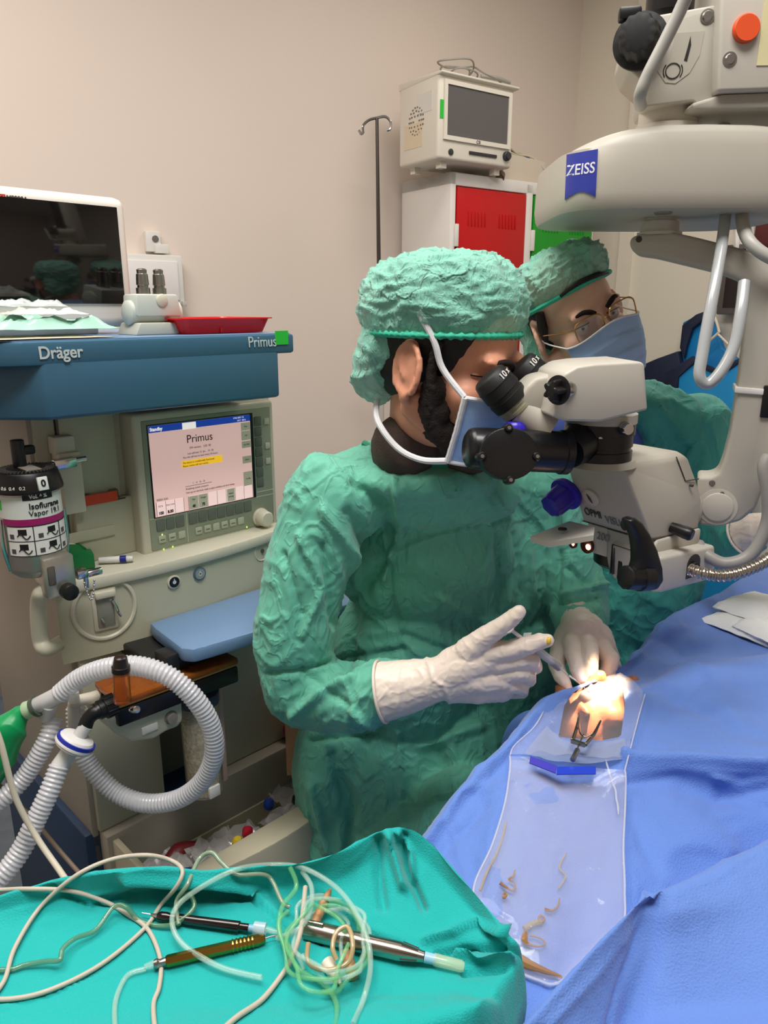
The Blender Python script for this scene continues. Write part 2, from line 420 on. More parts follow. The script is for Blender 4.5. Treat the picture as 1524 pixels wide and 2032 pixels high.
# ---- wall box and sensor
def wallbits():
    a = WP(262, 604, .06); b_ = WP(361, 507, .06); s0, s1, z0, z1 = a.x-.1, b_.x, a.z, b_.z
    t = thing('wall_cabinet', 'white wall mounted box behind the patient monitor', 'box', RW((s0+s1)/2, T0, z0), 90-WA)
    B(RM).box((s0, T0, z0), (s1, T0+.06, z1), .006).build('housing', whitep, t)
    B(RM).box((s0+.02, T0+.055, z0+.015), (s1-.022, T0+.068, z1-.022), .003).build('cover', mat('white_cover', (230, 226, 224), .3), t)
    B(RM).box((s1-.015, T0+.06, z0-.006), (s1+.002, T0+.075, z0+.012), .002).build('latch', mat('greyclear', (190, 185, 180), .2), t)
    a = WP(292, 499, .03); b_ = WP(318, 459, .03)
    t = thing('wall_sensor', 'small white wall bracket with a round sensor eye above the white box', 'sensor', RW((a.x+b_.x)/2, T0, a.z), 90-WA)
    B(RM).box((a.x, T0, a.z), (b_.x, T0+.03, b_.z), .004).box((a.x+.03, T0, a.z-.005), (b_.x+.025, T0+.04, a.z+.028), .003).build('housing', whitep, t)
    c = WP(308, 474, .03)
    B(RM).lathe((c.x, c.y, c.z), (c.x, c.y+.006, c.z), [(0, .012), (.004, .012), (.005, .004)]).build('sensor_eye', mat('sensor_grey', (110, 104, 100), .3), t)
wallbits()
# ---- drip stand
def drip():
    Y = 3.0
    top = P(748, 234, Y); t = thing('drip_stand', 'slim dark metal drip stand with two hooks in front of the wall', 'drip stand', (top.x+.02, Y, 0))
    dark = mat('dark_steel', (92, 86, 84), .3, .9)
    x, y = top.x, Y
    lo = P(754, 690, Y)
    x2 = lo.x
    B().cyl((x2+.004, y, .9), (x, y, top.z), .011, .006, n=16).build('upper_pole', dark, t)
    B().cyl((x2+.004, y, .08), (x2, y, lo.z), .016, .016, n=16).build('lower_pole', mat('cream_pole', (214, 204, 192), .3, .3), t)
    B().tube([(x-.03-.02, y-.02, top.z-.055), (x-.05, y-.02, top.z-.03), (x-.03, y-.01, top.z-.01), (x, y, top.z), (x+.03, y+.0, top.z+.004), (x+.048, y, top.z-.01), (x+.05, y, top.z-.035), (x+.036, y, top.z-.042)], .005, 8).build('hook', chrome, t)
    B().tube([(x-.05, y-.02, top.z-.05), (x-.058, y-.02, top.z-.058), (x-.066, y-.02, top.z-.045)], .005, 8).build('hook', chrome, t)
    k = P(742, 690, Y)
    B().lathe((k.x-.03, y-.05, k.z), (k.x+.0, y-.0, k.z), [(0, .012), (.005, .026), (.02, .026), (.028, .012), (.05, .01)], 10).build('clamp_knob', blackp, t)
    b = B()
    for q in range(5):
        a = 2*math.pi*q/5; b.tube([(x2, y, .09), (x2+.28*math.cos(a), y+.28*math.sin(a), .05)], .014, 8); b.cyl((x2+.28*math.cos(a), y+.28*math.sin(a), .0), (x2+.28*math.cos(a), y+.28*math.sin(a), .05), .02)
    b.build('base', dark, t)
drip()
# ---- lead aprons hanging on the right wall and dark display
def aprons():
    def Q(px, py, d=.0): # point at the right wall distance d before it
        return LP(RM, px, py, 0, S1-d)
    blue = mat('apron_blue', (20, 136, 196), .6, bump=.3, bscale=15); navy = mat('apron_navy', (28, 36, 62), .6)
    cyanp = mat('apron_cyan', (0, 120, 185), .6)
    def sheet(poly, d, th, name, m, parent, bev=.006):
        pts = [Q(x, y, d) for x, y in poly]
        return B(RM).prism([(p.y, p.z) for p in pts], 0, S1-d-th, S1-d, bev).build(name, m, parent)
    a = RM @ Q(1410, 1190, .15)
    t = thing('lead_apron', 'bright blue protective apron with navy edging hanging on the right wall', 'apron', (a.x, a.y, .5))
    sheet([(1346, 742), (1372, 730), (1392, 718), (1420, 730), (1445, 722), (1474, 712), (1500, 735), (1490, 1200), (1360, 1200), (1342, 900)], .1, .035, 'apron_front', blue, t)
    sheet([(1325, 740), (1378, 706), (1386, 716), (1350, 748), (1348, 772), (1330, 768)], .128, .018, 'shoulder_strap', navy, t, .003)
    sheet([(1392, 718), (1420, 730), (1448, 722), (1474, 708), (1475, 716), (1450, 734), (1420, 742), (1390, 728)], .13, .012, 'neck_edging', navy, t, .002)
    a = RM @ Q(1380, 700, .05)
    t = thing('lead_apron', 'darker navy and blue apron hanging behind the bright blue one', 'apron', (a.x, a.y, .6))
    sheet([(1362, 640), (1402, 618), (1425, 640), (1440, 690), (1480, 720), (1480, 1000), (1370, 1000), (1355, 730), (1358, 690)], .03, .03, 'apron_front', cyanp, t)
    sheet([(1353, 690), (1358, 645), (1385, 624), (1408, 616), (1404, 632), (1378, 652), (1366, 690), (1362, 712)], .065, .02, 'shoulder_strap', navy, t)
    sheet([(1283, 724), (1310, 712), (1355, 696), (1362, 735), (1330, 770), (1300, 790), (1283, 780)], .05, .04, 'folded_side', navy, t)
    a = Q(1424, 628, .14)
    hm = mat('hanger_cream', (226, 214, 190), .5)
    o = B().tube([RM @ Q(x, y, .125) for x, y in ((1412, 622), (1420, 634), (1426, 655), (1424, 662), (1392, 690))], .006, 8).tube([RM @ Q(x, y, .125) for x, y in ((1424, 662), (1462, 700))], .005, 8).build('coat_hanger', hm)
    tag(o, 'pale plastic coat hanger holding the bright blue apron', 'hanger')
    # dark display
    t = thing('wall_display', 'dark flat screen on the right wall above the blue aprons', 'screen', RM @ Q(1450, 624, .02))
    p0, p1 = Q(1420, 624, .08), Q(1530, 540, .08)
    y0, y1 = sorted((p0.y, p1.y))
    B(RM).box((S1-.08, y0, p0.z), (S1, y1, p1.z+.12), .006).build('housing', mat('display_grey', (92, 88, 86), .4), t)
    B(RM).box((S1-.083, y0+.03, p0.z+.03), (S1-.079, y1-.02, p1.z+.1)).build('screen', mat('display_black', (26, 24, 26), .15), t)
    # maroon bag and white towel
    p0, p1 = Q(1495, 500, .06), Q(1580, 405, .06); y0, y1 = sorted((p0.y, p1.y))
    o = B(RM).box((S1-.09, y0, p0.z), (S1-.003, y1, p1.z), .03, seg=3).build('cloth_bag', mat('maroon_cloth', (92, 40, 40), .8, bump=.4, bscale=30))
    tag(o, 'maroon cloth bag hanging high on the right wall beside a white towel', 'bag')
    g = []
    for i in range(12):
        row = []
        for j in range(10):
            q = Q(1456+j*4.6, 425+i*7.5+(8 if j > 6 else 0), .07+.012*math.sin(j*1.3)+.004*math.sin(i)); row.append(RM @ q)
        g.append(row)
    tag(B().grid(g, .004).build('towel', mat('white_towel', (228, 222, 216), .9, bump=.5, bscale=60)), 'small white towel hanging on the right wall next to the maroon bag', 'towel')
    p0, p1 = Q(1040+150, 474, .03), Q(1452, 450, .03)
aprons()
# ================================================================ ANAESTHESIA WORKSTATION
MO = V((-.342, 1.353, 0)); MM = frame(MO, 45)
def ML(px, py, y): return LP(MM, px, py, 1, y)         # machine frame, front plane y
def MZ(px, py, z): return LP(MM, px, py, 2, z)
def MX(px, py, x): return LP(MM, px, py, 0, x)
def xz(pts, y): return [(q.x, q.z) for q in (ML(a, b, y) for a, b in pts)]
MU = (MM.to_3x3() @ V((1, 0, 0))); MN = (MM.to_3x3() @ V((0, -1, 0)))
mach = thing('anesthesia_machine', 'large cream anaesthesia workstation with a blue hood and lit status screen', 'anesthesia machine', MO, 45)
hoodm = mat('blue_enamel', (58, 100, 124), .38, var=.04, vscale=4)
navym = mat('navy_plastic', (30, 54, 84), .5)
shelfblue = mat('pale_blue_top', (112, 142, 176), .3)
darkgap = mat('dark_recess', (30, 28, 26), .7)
def mtext(s, px, py, y, size, m, parent, name='lettering', tilt=None, xs=1, **k):
    q = ML(px, py, y)
    return text(s, size, face_frame(MM @ q, MU, tilt or (0, 0, 1)), name, m, parent, xs=xs, **k)
# hood
b = B(MM)
yf = -.104
plan = [(-.305, yf), (.112, yf), (.118, .34), (-.42, .34), (-.42, .02)]
b.prism(plan, 2, 1.262, 1.35, .006)
b.prism([(-.40, -.075), (-.33, -.105), (.147, -.105), (.147, .36), (-.44, .36), (-.44, -.03)], 2, 1.34, 1.374, .005)
hood = b.build('hood', hoodm, mach)
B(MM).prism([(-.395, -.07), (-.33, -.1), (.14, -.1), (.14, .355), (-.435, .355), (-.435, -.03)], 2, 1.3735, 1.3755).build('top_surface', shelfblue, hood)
lm = mat('silver_lettering', (196, 206, 204), .4)
mtext('Dräger', 121, 700, -.1065, .0245, lm, hood, bold=.0004, xs=.9)
mtext('Primus', 521, 679, -.1065, .026, lm, hood, xs=.85)
s_ = ML(559, 670, -.106); B(MM).box((s_.x-.014, -.107, s_.z-.012), (s_.x+.014, -.105, s_.z+.012)).build('sticker', mat('green_sticker', (40, 190, 60), .6), hood, label='bright green sticker')
# body: rear wall, side, lower cabinets
b = B(MM)
b.box((-.275, .05, .30), (.20, .40, 1.265), .004)                  # rear body with side face
b.build('body', cream, mach)
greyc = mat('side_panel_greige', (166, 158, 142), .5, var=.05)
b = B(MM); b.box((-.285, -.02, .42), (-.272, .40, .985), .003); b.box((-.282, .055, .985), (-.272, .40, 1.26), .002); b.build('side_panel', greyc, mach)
b = B(MM); q0 = ML(47, 1000, .05)
b.box((-.24, .046, .99), (-.238, .05, 1.26)); b.build('panel_seam', darkgap, mach)
# inner flush plates on the rear wall
b = B(MM)
b.box((-.235, .042, .99), (-.14, .052, 1.262), .002); b.build('rear_plate', cream, mach)
pl = [ML(a, c, .035) for a, c in ((120, 975), (262, 968), (275, 1105), (120, 1120))]
b = B(MM); b.box((-.23, .03, .99), (-.125, .05, 1.095), .003); b.build('flow_block', cream, mach)
pa, pb = ML(165, 1000, .029), ML(232, 975, .029)
B(MM).box((pa.x, .028, pb.z-.016), (pb.x, .0305, pb.z+.002)).build('warning_label', mat('orange_label', (206, 70, 34), .5), mach, label='orange-red label strip')
b = B(MM)
a0, a1 = ML(118, 1012, .029), ML(250, 998, .029); b.box((a0.x, .0285, a0.z-.001), (a1.x, .031, a0.z+.0005)); b.build('panel_seam', darkgap, mach)
a0 = ML(145, 995, .029); b = B(MM)
b.lathe((a0.x, .03, a0.z), (a0.x, .0285, a0.z), [(0, .0065), (.001, .0065), (.001, .005), (0, .005)], 20)
for k in range(3): b.box((a0.x-.024, .0285, a0.z+.004-k*.005), (a0.x-.010, .0295, a0.z+.0055-k*.005))
b.build('printed_symbol', mat('print_grey', (70, 72, 66), .6), mach)
for px, py in ((166, 967), (220, 962)):
    q = ML(px, py, .045)
    B(MM).lathe((q.x, .04, 1.094), (q.x, .04, 1.112), [(0, .012), (.002, .012), (.0021, .009), (.014, .009), (.017, .006)], 20).build('screw_knob', steel, mach)
pa, pb = ML(125, 1083, .03), ML(226, 1040, .03)
b = B(MM); b.box((pa.x, .026, pa.z), (pb.x, .031, pb.z), .002); b.build('label_frame', cream, mach)
# vaporiser bar with lock
q = ML(130, 900, .03)
b = B(MM); b.box((q.x-.018, .012, q.z-.1), (q.x+.018, .045, q.z+.004), .003).box((q.x-.02, .02, q.z-.0), (q.x+.014, .05, q.z+.03), .003); b.build('vaporizer_bracket', cream2, mach)
q = ML(127, 918, .005)
B(MM).cyl((q.x-.036, q.y, q.z), (q.x+.036, q.y, q.z+.002), .0045, n=12).box((q.x-.018, -.004, q.z-.009), (q.x+.018, .014, q.z+.007), .002).build('locking_bar', chrome, mach)
# shelf with bulged front
front = []
for k in range(13):
    t = k/12; front.append((-.30+t*.47, -.035-.028*math.sin(math.pi*t)**.8))
zt_ = .99
b = B(MM); b.prism([(-.30, .06)]+front+[(.175, .06)], 2, zt_-.022, zt_, .006); b.build('shelf', cream2, mach)
def bulge(x): t = min(1, max(0, (x+.30)/.47)); return -.035-.028*math.sin(math.pi*t)**.8+.008
# front panel below the shelf: grid following the bulge, cut on the right for the pull-out table
b = B(MM); g = []; N = 60
lowl = xz([(150, 1322), (215, 1300), (279, 1283)], -.1)
for i in range(17):
    row = []
    for j in range(N+1):
        x = -.30+.47*j/N
        xr = (x+.30)/.47
        zlow = .845 if xr < .30 else (.845+(.875-.845)*1 if xr > .36 else .845+.03*(xr-.30)/.06)
        z = zt_-.015-(zt_-.015-zlow)*i/16
        row.append(V((x, bulge(x), z)))
    g.append(row)
fp = b.grid(g, .02).build('front_panel', cream, mach)
# oval recess with auxiliary outlet on the front panel
def onp(px, py):
    y = -.09
    for _ in range(4):
        q = ML(px, py, y); y = bulge(q.x)
    q.y = y; return q
def pframe(px, py, lift=.0):
    q = onp(px, py); e = .005; tx = V((2*e, bulge(q.x+e)-bulge(q.x-e), 0))
    M = face_frame(MM @ V((q.x, q.y-lift, q.z)), MM.to_3x3() @ tx, (0, 0, 1)); return M
F = pframe(208, 1208)
def ring(r, w, h, M, n=40, x0=-9, sx=1, sz=1):
    pts_o = []; pts_i = []
    vs_, fs = [], []
    for k in range(n):
        a = 2*math.pi*k/n; c, s = math.cos(a), math.sin(a)
        for rr, z in ((r, 0), (r-w*.3, h), (r-w*.7, h), (r-w, 0)):
            vs_.append((max(x0, c*rr*sx), s*rr*sz, z))
    for k in range(n):
        for j in range(3): fs.append((k*4+j, ((k+1) % n)*4+j, ((k+1) % n)*4+j+1, k*4+j+1))
    return B(M).add(vs_, fs)
ring(.055, .008, .003, F, 48, -.055, 1, 1.05).build('recess_rim', cream2, fp)
b = B(F); b.box((-.021, -.038, -.004), (.021, .038, .004), .004); o = b.build('outlet_frame', cream2, fp)
B(F).box((-.014, -.032, .003), (.014, .022, .005), .002).build('outlet_window', mat('grey_window', (132, 134, 122), .3), o)
B(F).box((-.016, .022, .002), (.018, .034, .012), .003).build('outlet_lip', cream2, o)
B(F).tube([(.012, .015, .008), (.016, .004, .012), (.018, -.006, .014), (.022, -.014, .012)], .0025, 8).tube([(-.008, -.012, .008), (-.005, -.02, .01)], .0025, 8).build('outlet_clip', chrome, o)
for px, py, m1 in ((344, 1154, (20, 26, 34)), (395, 1138, (140, 146, 142))):
    F = pframe(px, py)
    o = B(F).lathe((0, 0, 0), (0, 0, .004), [(0, .0125), (.003, .0125), (.004, .011)], 28).build('push_button', cream2 if px < 380 else mat('blue_grey_ring', (70, 96, 116), .4), fp)
    B(F).lathe((0, 0, .003), (0, 0, .006), [(0, .0098), (.0015, .0098)], 28).build('button_cap', mat('cap_%d' % px, m1, .35), o)
    B(F).lathe((0, 0, .0045), (0, 0, .006), [(0, .0035), (.0004, .0035), (.0004, .0024), (0, .0024)], 16).box((-.0006, .003, .0045), (.0006, .0065, .005)).build('button_symbol', mat('symbol_pale', (210, 214, 210), .4), o)
F = pframe(520, 1093)
ring(.021, .003, .0015, F).build('socket_recess', cream2, fp)
B(F).lathe((0, 0, 0), (0, 0, .004), [(0, .004), (.003, .004), (.003, .002)], 16).build('headphone_socket', mat('socket_grey', (80, 80, 76), .4), fp)
# control panel
b = B(MM); x0, x1, z0, z1 = -.127, .172, .985, 1.243
b.box((x0, 0, z0), (x1, .055, z1), .007, seg=3)
cp = b.build('control_panel', cream2, mach)
gp = mat('grey_green_keypad', (146, 154, 134), .45)
b = B(MM)
def pp(px, py): return ML(px, py, -.0012)
b.box((-.112, -.0012, .993), (.162, .001, 1.23), .0015); b.build('keypad', gp, cp)
b = B(MM); b.box((-.103, -.0016, 1.053), (.120, -.001, 1.2225)); scf = b.build('screen_frame', mat('screen_black', (14, 14, 20), .3), cp)
def em(name, c, s=1): return mat(name, c, .3, emit=s)
scr = mat('screen_pink', (226, 186, 180), .35, emit=.38)
SX0, SX1, SZ0, SZ1 = -.100, .113, 1.055, 1.220
o = B(MM).box((SX0, -.0022, SZ0), (SX1, -.0014, SZ1)).build('screen', scr, cp)
b_ = mat('screen_blue', (22, 60, 160), .35, emit=.4)
B(MM).box((SX0, -.0027, SZ1-.012), (SX1, -.0021, SZ1)).build('title_bar', b_, o)
wt = mat('screen_white', (235, 230, 226), .35, emit=.5); bk = mat('screen_ink', (44, 34, 40), .5); yl = mat('screen_yellow', (240, 186, 40), .35, emit=.5); sg = mat('screen_grey', (160, 160, 140), .35, emit=.25)
def st(s, x, z, size, m=bk, al='LEFT', xs=.9, bold=0): return text(s, size, face_frame(MM @ V((x, -.0030, z)), MU, (0, 0, 1)), 'screen_text', m, o, depth=.0001, align=al, xs=xs, bold=bold)
st('Standby', SX0+.002, SZ1-.0065, .0085, wt, bold=.0003)
B(MM).box((SX0+.066, -.0029, SZ1-.013), (SX0+.094, -.0025, SZ1-.001)).build('message_box', wt, o)
st('6 Feb 2023  CS', SX1-.038, SZ1-.0035, .0042, wt); st('10:17  100 %', SX1-.03, SZ1-.009, .0042, wt)
st('Primus', .0, SZ1-.032, .021, al='CENTER', xs=.95)
st('SW version:   2.03  00', .0, SZ1-.048, .0055, al='CENTER')
st('Last self-test: 31. Jan.   19 : 28', .0, SZ1-.058, .005, al='CENTER'); st('Run the self test at least every 24 hours.', .0, SZ1-.0645, .005, al='CENTER')
B(MM).box((-.04, -.0027, SZ1-.083), (.046, -.0021, SZ1-.0705)).build('highlight', yl, o)
st('The device is conditionally functional.', -.039, SZ1-.0745, .005); st('Please review self test results.', -.039, SZ1-.0805, .005)
B(MM).box((-.036, -.0027, SZ0+.046), (.02, -.0022, SZ0+.0466)).build('rule_line', bk, o)
st('5    10    20    30', -.008, SZ0+.051, .0042, al='CENTER')
st('Breathing system pressure', -.036, SZ0+.0415, .005)
st('Enter age and ideal body weight to adjust ventilation and alarm settings', -.036, SZ0+.0345, .0046, xs=.8)
st('FRESH GAS', SX0+.004, SZ0+.031, .0052)
B(MM).box((SX0+.003, -.0027, SZ0+.001), (SX0+.058, -.0021, SZ0+.027)).box((SX0+.068, -.0027, SZ0+.001), (SX1-.002, -.0021, SZ0+.027)).build('value_row', mat('screen_pale', (236, 204, 200), .35, emit=.42), o)
b = B(MM)
for k in range(8):
    x = SX0+.003+.0183*k if k < 4 else SX0+.068+.0205*(k-4)
    b.box((x-.0003, -.0029, SZ0+.001), (x+.0003, -.0023, SZ0+.027))
for k in range(4): b.box((SX0+.15+.0205*k-.0003, -.0029, SZ0+.001), (SX0+.15+.0205*k+.0003, -.0023, SZ0+.027)) if SX0+.15+.0205*k < SX1 else None
b.build('cell_lines', bk, o)
st('100', SX0+.006, SZ0+.006, .0075, bold=.0004); st('8.00', SX0+.024, SZ0+.006, .0075, bold=.0004); st('O2 %', SX0+.006, SZ0+.019, .0045); st('Flow L/min', SX0+.022, SZ0+.019, .0042)
for k, (a_, c_) in enumerate((('Age', '40'), ('Weight', '75'))):
    B(MM).box((SX0+.069+.0205*k, -.0028, SZ0+.0015), (SX0+.0875+.0205*k, -.0022, SZ0+.0265)).build('soft_key', sg, o)
    st(a_, SX0+.0785+.0205*k, SZ0+.02, .0045, al='CENTER'); st(c_, SX0+.0785+.0205*k, SZ0+.007, .007, al='CENTER', bold=.0004)
B(MM).box((SX0+.152, -.0028, SZ0+.0015), (SX0+.169, -.0022, SZ0+.0265)).build('soft_key', sg, o); st('default', SX0+.1605, SZ0+.017, .0042, al='CENTER'); st('settings', SX0+.1605, SZ0+.011, .0042, al='CENTER')
for z, h, w in ((SZ1-.022, .015, 'Man'), (SZ1-.0395, .018, 'Vol'), (SZ1-.057, .013, 'List data'), (SZ1-.087, .014, 'Alarm'), (SZ1-.125, .028, 'Config')):
    B(MM).box((SX1-.0215, -.0028, z-h/2), (SX1-.001, -.0022, z+h/2)).build('soft_key', sg, o); st(w, SX1-.011, z, .0045, al='CENTER')
# hard keys
hk = mat('dark_key', (104, 110, 100), .4); lk = mat('pale_key', (176, 182, 160), .4)
for k in range(3): B(MM).box((-.1+.0195*k, -.003, 1.028), (-.083+.0195*k, -.001, 1.049), .0015).build('key', hk, cp)
for k in range(7): B(MM).box((-.034+.0205*k, -.003, 1.028), (-.016+.0205*k, -.001, 1.049), .0015).build('key', hk, cp)
for k in range(7): B(MM).box((.123, -.003, 1.073+.0205*k), (.139, -.001, 1.091+.0205*k), .0015).build('key', hk, cp)
for k, x in enumerate((-.098, -.078, -.058, -.022, -.003, .016, .035, .054, .073)):
    B(MM).box((x, -.0035, 1.005), (x+.0145, -.001, 1.0195), .0015).build('key', lk, cp)
    if k in (0, 1, 3, 4, 6, 7): B(MM).box((x+.003, -.004, 1.0105), (x+.0115, -.0034, 1.0125)).build('key_mark', hk, cp)
for z in (1.196, 1.147, 1.116): B(MM).box((.1465, -.0035, z), (.158, -.001, z+.013), .0015).build('key', cream2, cp)
B(MM).box((-.112, -.0016, 1.0525), (.162, -.0010, 1.0537)).box((-.0385, -.0016, .995), (-.0375, -.001, 1.0525)).box((.1215, -.0016, 1.062), (.162, -.0010, 1.0635)).build('panel_line', cream2, cp)
q = ML(523, 1028, -.012)
B(MM).lathe((q.x, 0, q.z), (q.x, -.03, q.z), [(0, .019), (.004, .019), (.006, .0165), (.024, .0155), (.027, .013), (.0275, .006)], 28).build('rotary_knob', cream2, cp)
led = mat('led_green', (190, 240, 90), .4, emit=1.2)
for px, py in ((325, 1090), (343, 1085), (490, 1046), (322, 1061)):
    q = ML(px, py, -.002); B(MM).ell((q.x, -.002, q.z), (.0012, .001, .0018), u=8, v=6).build('indicator_light', led, cp)
# side handle
hb = B(MM)
pts = [MX(a, c, x_) for a, c, x_ in ((118, 1168, -.29), (88, 1172, -.33), (77, 1195, -.335), (80, 1265, -.335), (92, 1288, -.33), (124, 1272, -.29))]
hb.tube(pts, [.012, .0125, .0125, .0125, .0125, .012], 14).build('side_handle', mat('handle_cream', (196, 194, 174), .35), mach)
# blue pull-out writing table
zt2 = .885
tl, tr, fr, fl = MZ(318, 1243, zt2), MZ(530, 1172, zt2), MZ(560, 1240, zt2), MZ(384, 1284, zt2)
b = B(MM); x0 = fl.x-.0
b.prism([(tl.x-.005, tl.y+.03), (tl.x-.01, tl.y), (fl.x-.016, fl.y+.012), (fl.x-.004, fl.y-.006), (fl.x+.016, fl.y-.01), (.20, fl.y-.05), (.20, tl.y+.03)], 2, zt2-.026, zt2, .006)
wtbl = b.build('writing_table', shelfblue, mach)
b = B(MM); b.box((fl.x-.05, fl.y+.03, zt2-.05), (fl.x+.06, .04, zt2-.028), .004).box((fl.x-.04, fl.y+.02, zt2-.055), (fl.x-.015, fl.y+.06, zt2-.012), .004).build('table_rail', mat('rail_black', (34, 33, 32), .3), wtbl)
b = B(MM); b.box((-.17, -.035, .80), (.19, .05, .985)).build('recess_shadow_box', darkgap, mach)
# breathing block: amber cover on black body
AY = -.16
za = .835
c0 = [MZ(x, y, za) for x, y in ((186, 1352), (232, 1392), (474, 1305), (400, 1268))]
amber = mat('amber_clear', (206, 120, 46), .10, trans=.7, ior=1.4)
b = B(MM); b.prism([(p.x, p.y) for p in c0], 2, za-.012, za, .004); blk = b.build('breathing_block_cover', amber, mach, label='translucent amber cover')
b = B(MM); b.prism([(p.x*.98-.001, p.y+.004) for p in c0], 2, za-.016, za-.0125, .001).build('cover_gasket', mat('amber_gasket', (190, 150, 90), .4), blk)
b = B(MM); b.prism([(p.x, p.y+.003) for p in c0], 2, za-.048, za-.017, .004).build('breathing_block', mat('block_black', (24, 22, 20), .25), mach)
for k in range(5):
    t = .15+.17*k; e0 = c0[0].lerp(c0[3], t); e1 = c0[1].lerp(c0[2], t)
    B(MM).tube([e0.lerp(e1, .15)+V((0, 0, -.007)), e0.lerp(e1, .85)+V((0, 0, -.007))], .004, 8).build('valve_channel', mat('amber_dark', (120, 60, 20), .3), blk)
e = c0[2].lerp(c0[1], .05); 
# cream lower housing with grey knob
zl = za-.05
pts = [ML(a, c, c0[1].y+.015) for a, c in ((205, 1425), (360, 1380), (362, 1428), (352, 1443), (330, 1450), (305, 1466), (262, 1472), (228, 1456))]
b = B(MM); b.prism([(p.x, p.z) for p in pts], 1, c0[1].y+.012, c0[1].y+.10, .006); lh = b.build('valve_housing', cream2, mach)
q = ML(340, 1424, c0[1].y+.01)
B(MM).lathe((q.x, q.y+.004, q.z), (q.x, q.y-.008, q.z), [(0, .0115), (.004, .0115), (.0042, .0095), (.010, .009), (.0105, .003)], 24).build('drain_knob', mat('knob_grey', (128, 124, 116), .5), lh)
q = ML(298, 1446, c0[1].y+.01); B(MM).box((q.x-.014, q.y-.0, q.z-.007), (q.x+.014, q.y+.004, q.z+.006), .001).build('paper_label', whitep, lh)
# canister
ct = ML(393, 1372, c0[1].y+.05); cb = ML(393, 1575, c0[1].y+.05)
wr = .033
b = B(MM).lathe((ct.x, ct.y, cb.z), (ct.x, ct.y, ct.z), [(0, wr*.9), (.006, wr), (ct.z-cb.z-.02, wr*1.05), (ct.z-cb.z, wr*1.05)], 32)
can = b.build('absorber_canister', mat('clear_canister', (205, 200, 180), .2, alpha=.35), mach, label='clear canister of white granules')
gm = mat('soda_lime', (214, 204, 172), .9, bump=1, bscale=260, c2=(150, 134, 104), vscale=140)
B(MM).lathe((ct.x, ct.y, cb.z+.004), (ct.x, ct.y, ct.z-.05), [(0, wr*.88), (.1, wr*.95), (ct.z-cb.z-.055, wr*.97)], 32).build('granules', gm, can)
B(MM).lathe((ct.x, ct.y, ct.z-.02), (ct.x, ct.y, ct.z+.004), [(0, wr*1.1), (.02, wr*1.1), (.024, wr*.9)], 32).build('canister_cap', mat('cap_blue_grey', (60, 66, 88), .4), can)
B(MM).box((ct.x+wr+.004, ct.y-.004, cb.z-.0), (ct.x+wr+.014, ct.y+.01, ct.z), .002).build('canister_rail', mat('pink_rail', (196, 168, 150), .5), mach)
B(MM).box((ct.x-.012, ct.y-wr-.003, cb.z+.004), (ct.x+.010, ct.y-wr+.003, cb.z+.026), .001).build('label', whitep, can)
# lower cabinet body
xa, xb = ML(176, 1500, -.03).x, ML(322, 1500, -.03).x
b = B(MM)
b.box((-.275, -.03, .50), (xb, .05, .845), .004)
lc = b.build('lower_column', cream, mach)
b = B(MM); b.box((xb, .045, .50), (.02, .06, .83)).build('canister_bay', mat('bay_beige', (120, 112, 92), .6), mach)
b = B(MM); b.box((.0, -.02, .50), (.20, .05, .86), .004).build('right_column', cream, mach)
# base and drawer
b = B(MM); b.box((-.30, -.02, .10), (.22, .42, .50), .01).build('base_cabinet', navym, mach)
b = B(MM); b.box((-.272, -.05, .10), (.2, -.015, .50), .004).build('drawer_bay_frame', greyc, mach)
for x in (-.27, .17):
    for y in (.02, .36): B(MM).cyl((x-.02, y, .05), (x+.02, y, .05), .05, n=20, bev=.008).build('castor', blackp, mach)
# drawer
zd = .50
fl_, bl_, br_ = MZ(290, 1722, zd), MZ(200, 1645, zd), MZ(560, 1465, zd)
frr = MZ(606, 1568, zd)
def drawer():
    yb = -.05; x0, x1 = -.262, .185; yf_ = -.24; zb = .28
    d = B(MM)
    fr_pts = []
    for k in range(17):
        t = k/16; fr_pts.append((x0-.012+(x1-x0+.024)*t, yf_-.035*math.sin(math.pi*t)))
    d.prism(fr_pts+[(x1+.012, yf_+.018), (x0-.012, yf_+.018)], 2, zb-.03, zd, .004)
    d.box((x0, yf_, zb), (x0+.012, yb+.3, zd-.012), .002).box((x1-.012, yf_, zb), (x1, yb+.3, zd-.012), .002).box((x0, yf_, zb), (x1, yb+.3, zb+.008)).box((x0, yb-.004, zb), (x1, yb+.0, zd-.1))
    return d.build('drawer', mat('drawer_cream', (192, 184, 158), .45), mach), x0, x1, yf_, zb
drw, dx0, dx1, dyf, dzb = drawer()
# ---- things in the drawer
for k in range(12):
    random.seed(k+40)
    x = dx0+.04+(dx1-dx0-.09)*((k*.37) % 1); y = dyf+.05+.12*((k*.61) % 1); z = zd-.17+.045*((k*.43) % 1)
    g = []
    for i in range(9):
        g.append([V((x+(i-4)*.011, y+(j-4)*.009, z+.06+.02*noise.noise(V((i*.5+k*3, j*.5, k)))+.01*noise.noise(V((i*1.3, j*1.3, k))))) for j in range(9)])
    o = B(MM).grid(g, .0012).build('plastic_packet', mat('clear_packet', (205, 200, 196), .12, trans=.0, alpha=.42, spec=.9), None)
    tag(o, 'crinkled clear plastic packet in the heap filling the open drawer', 'packet', 'clear packets heaped in the open drawer')
def dthing(name, lab, cat, m, pts, r, px, py, yloc, **k):
    o = B(MM).tube(pts, r, 12, 8).build(name, m); tag(o, lab, cat); return o
def dcirc(cx, cy, cz, r, sq=1, n=13): return [V((cx+r*math.cos(2*math.pi*k/(n-1)), cy+r*sq*math.sin(2*math.pi*k/(n-1)), cz+.008*math.sin(k))) for k in range(n)]
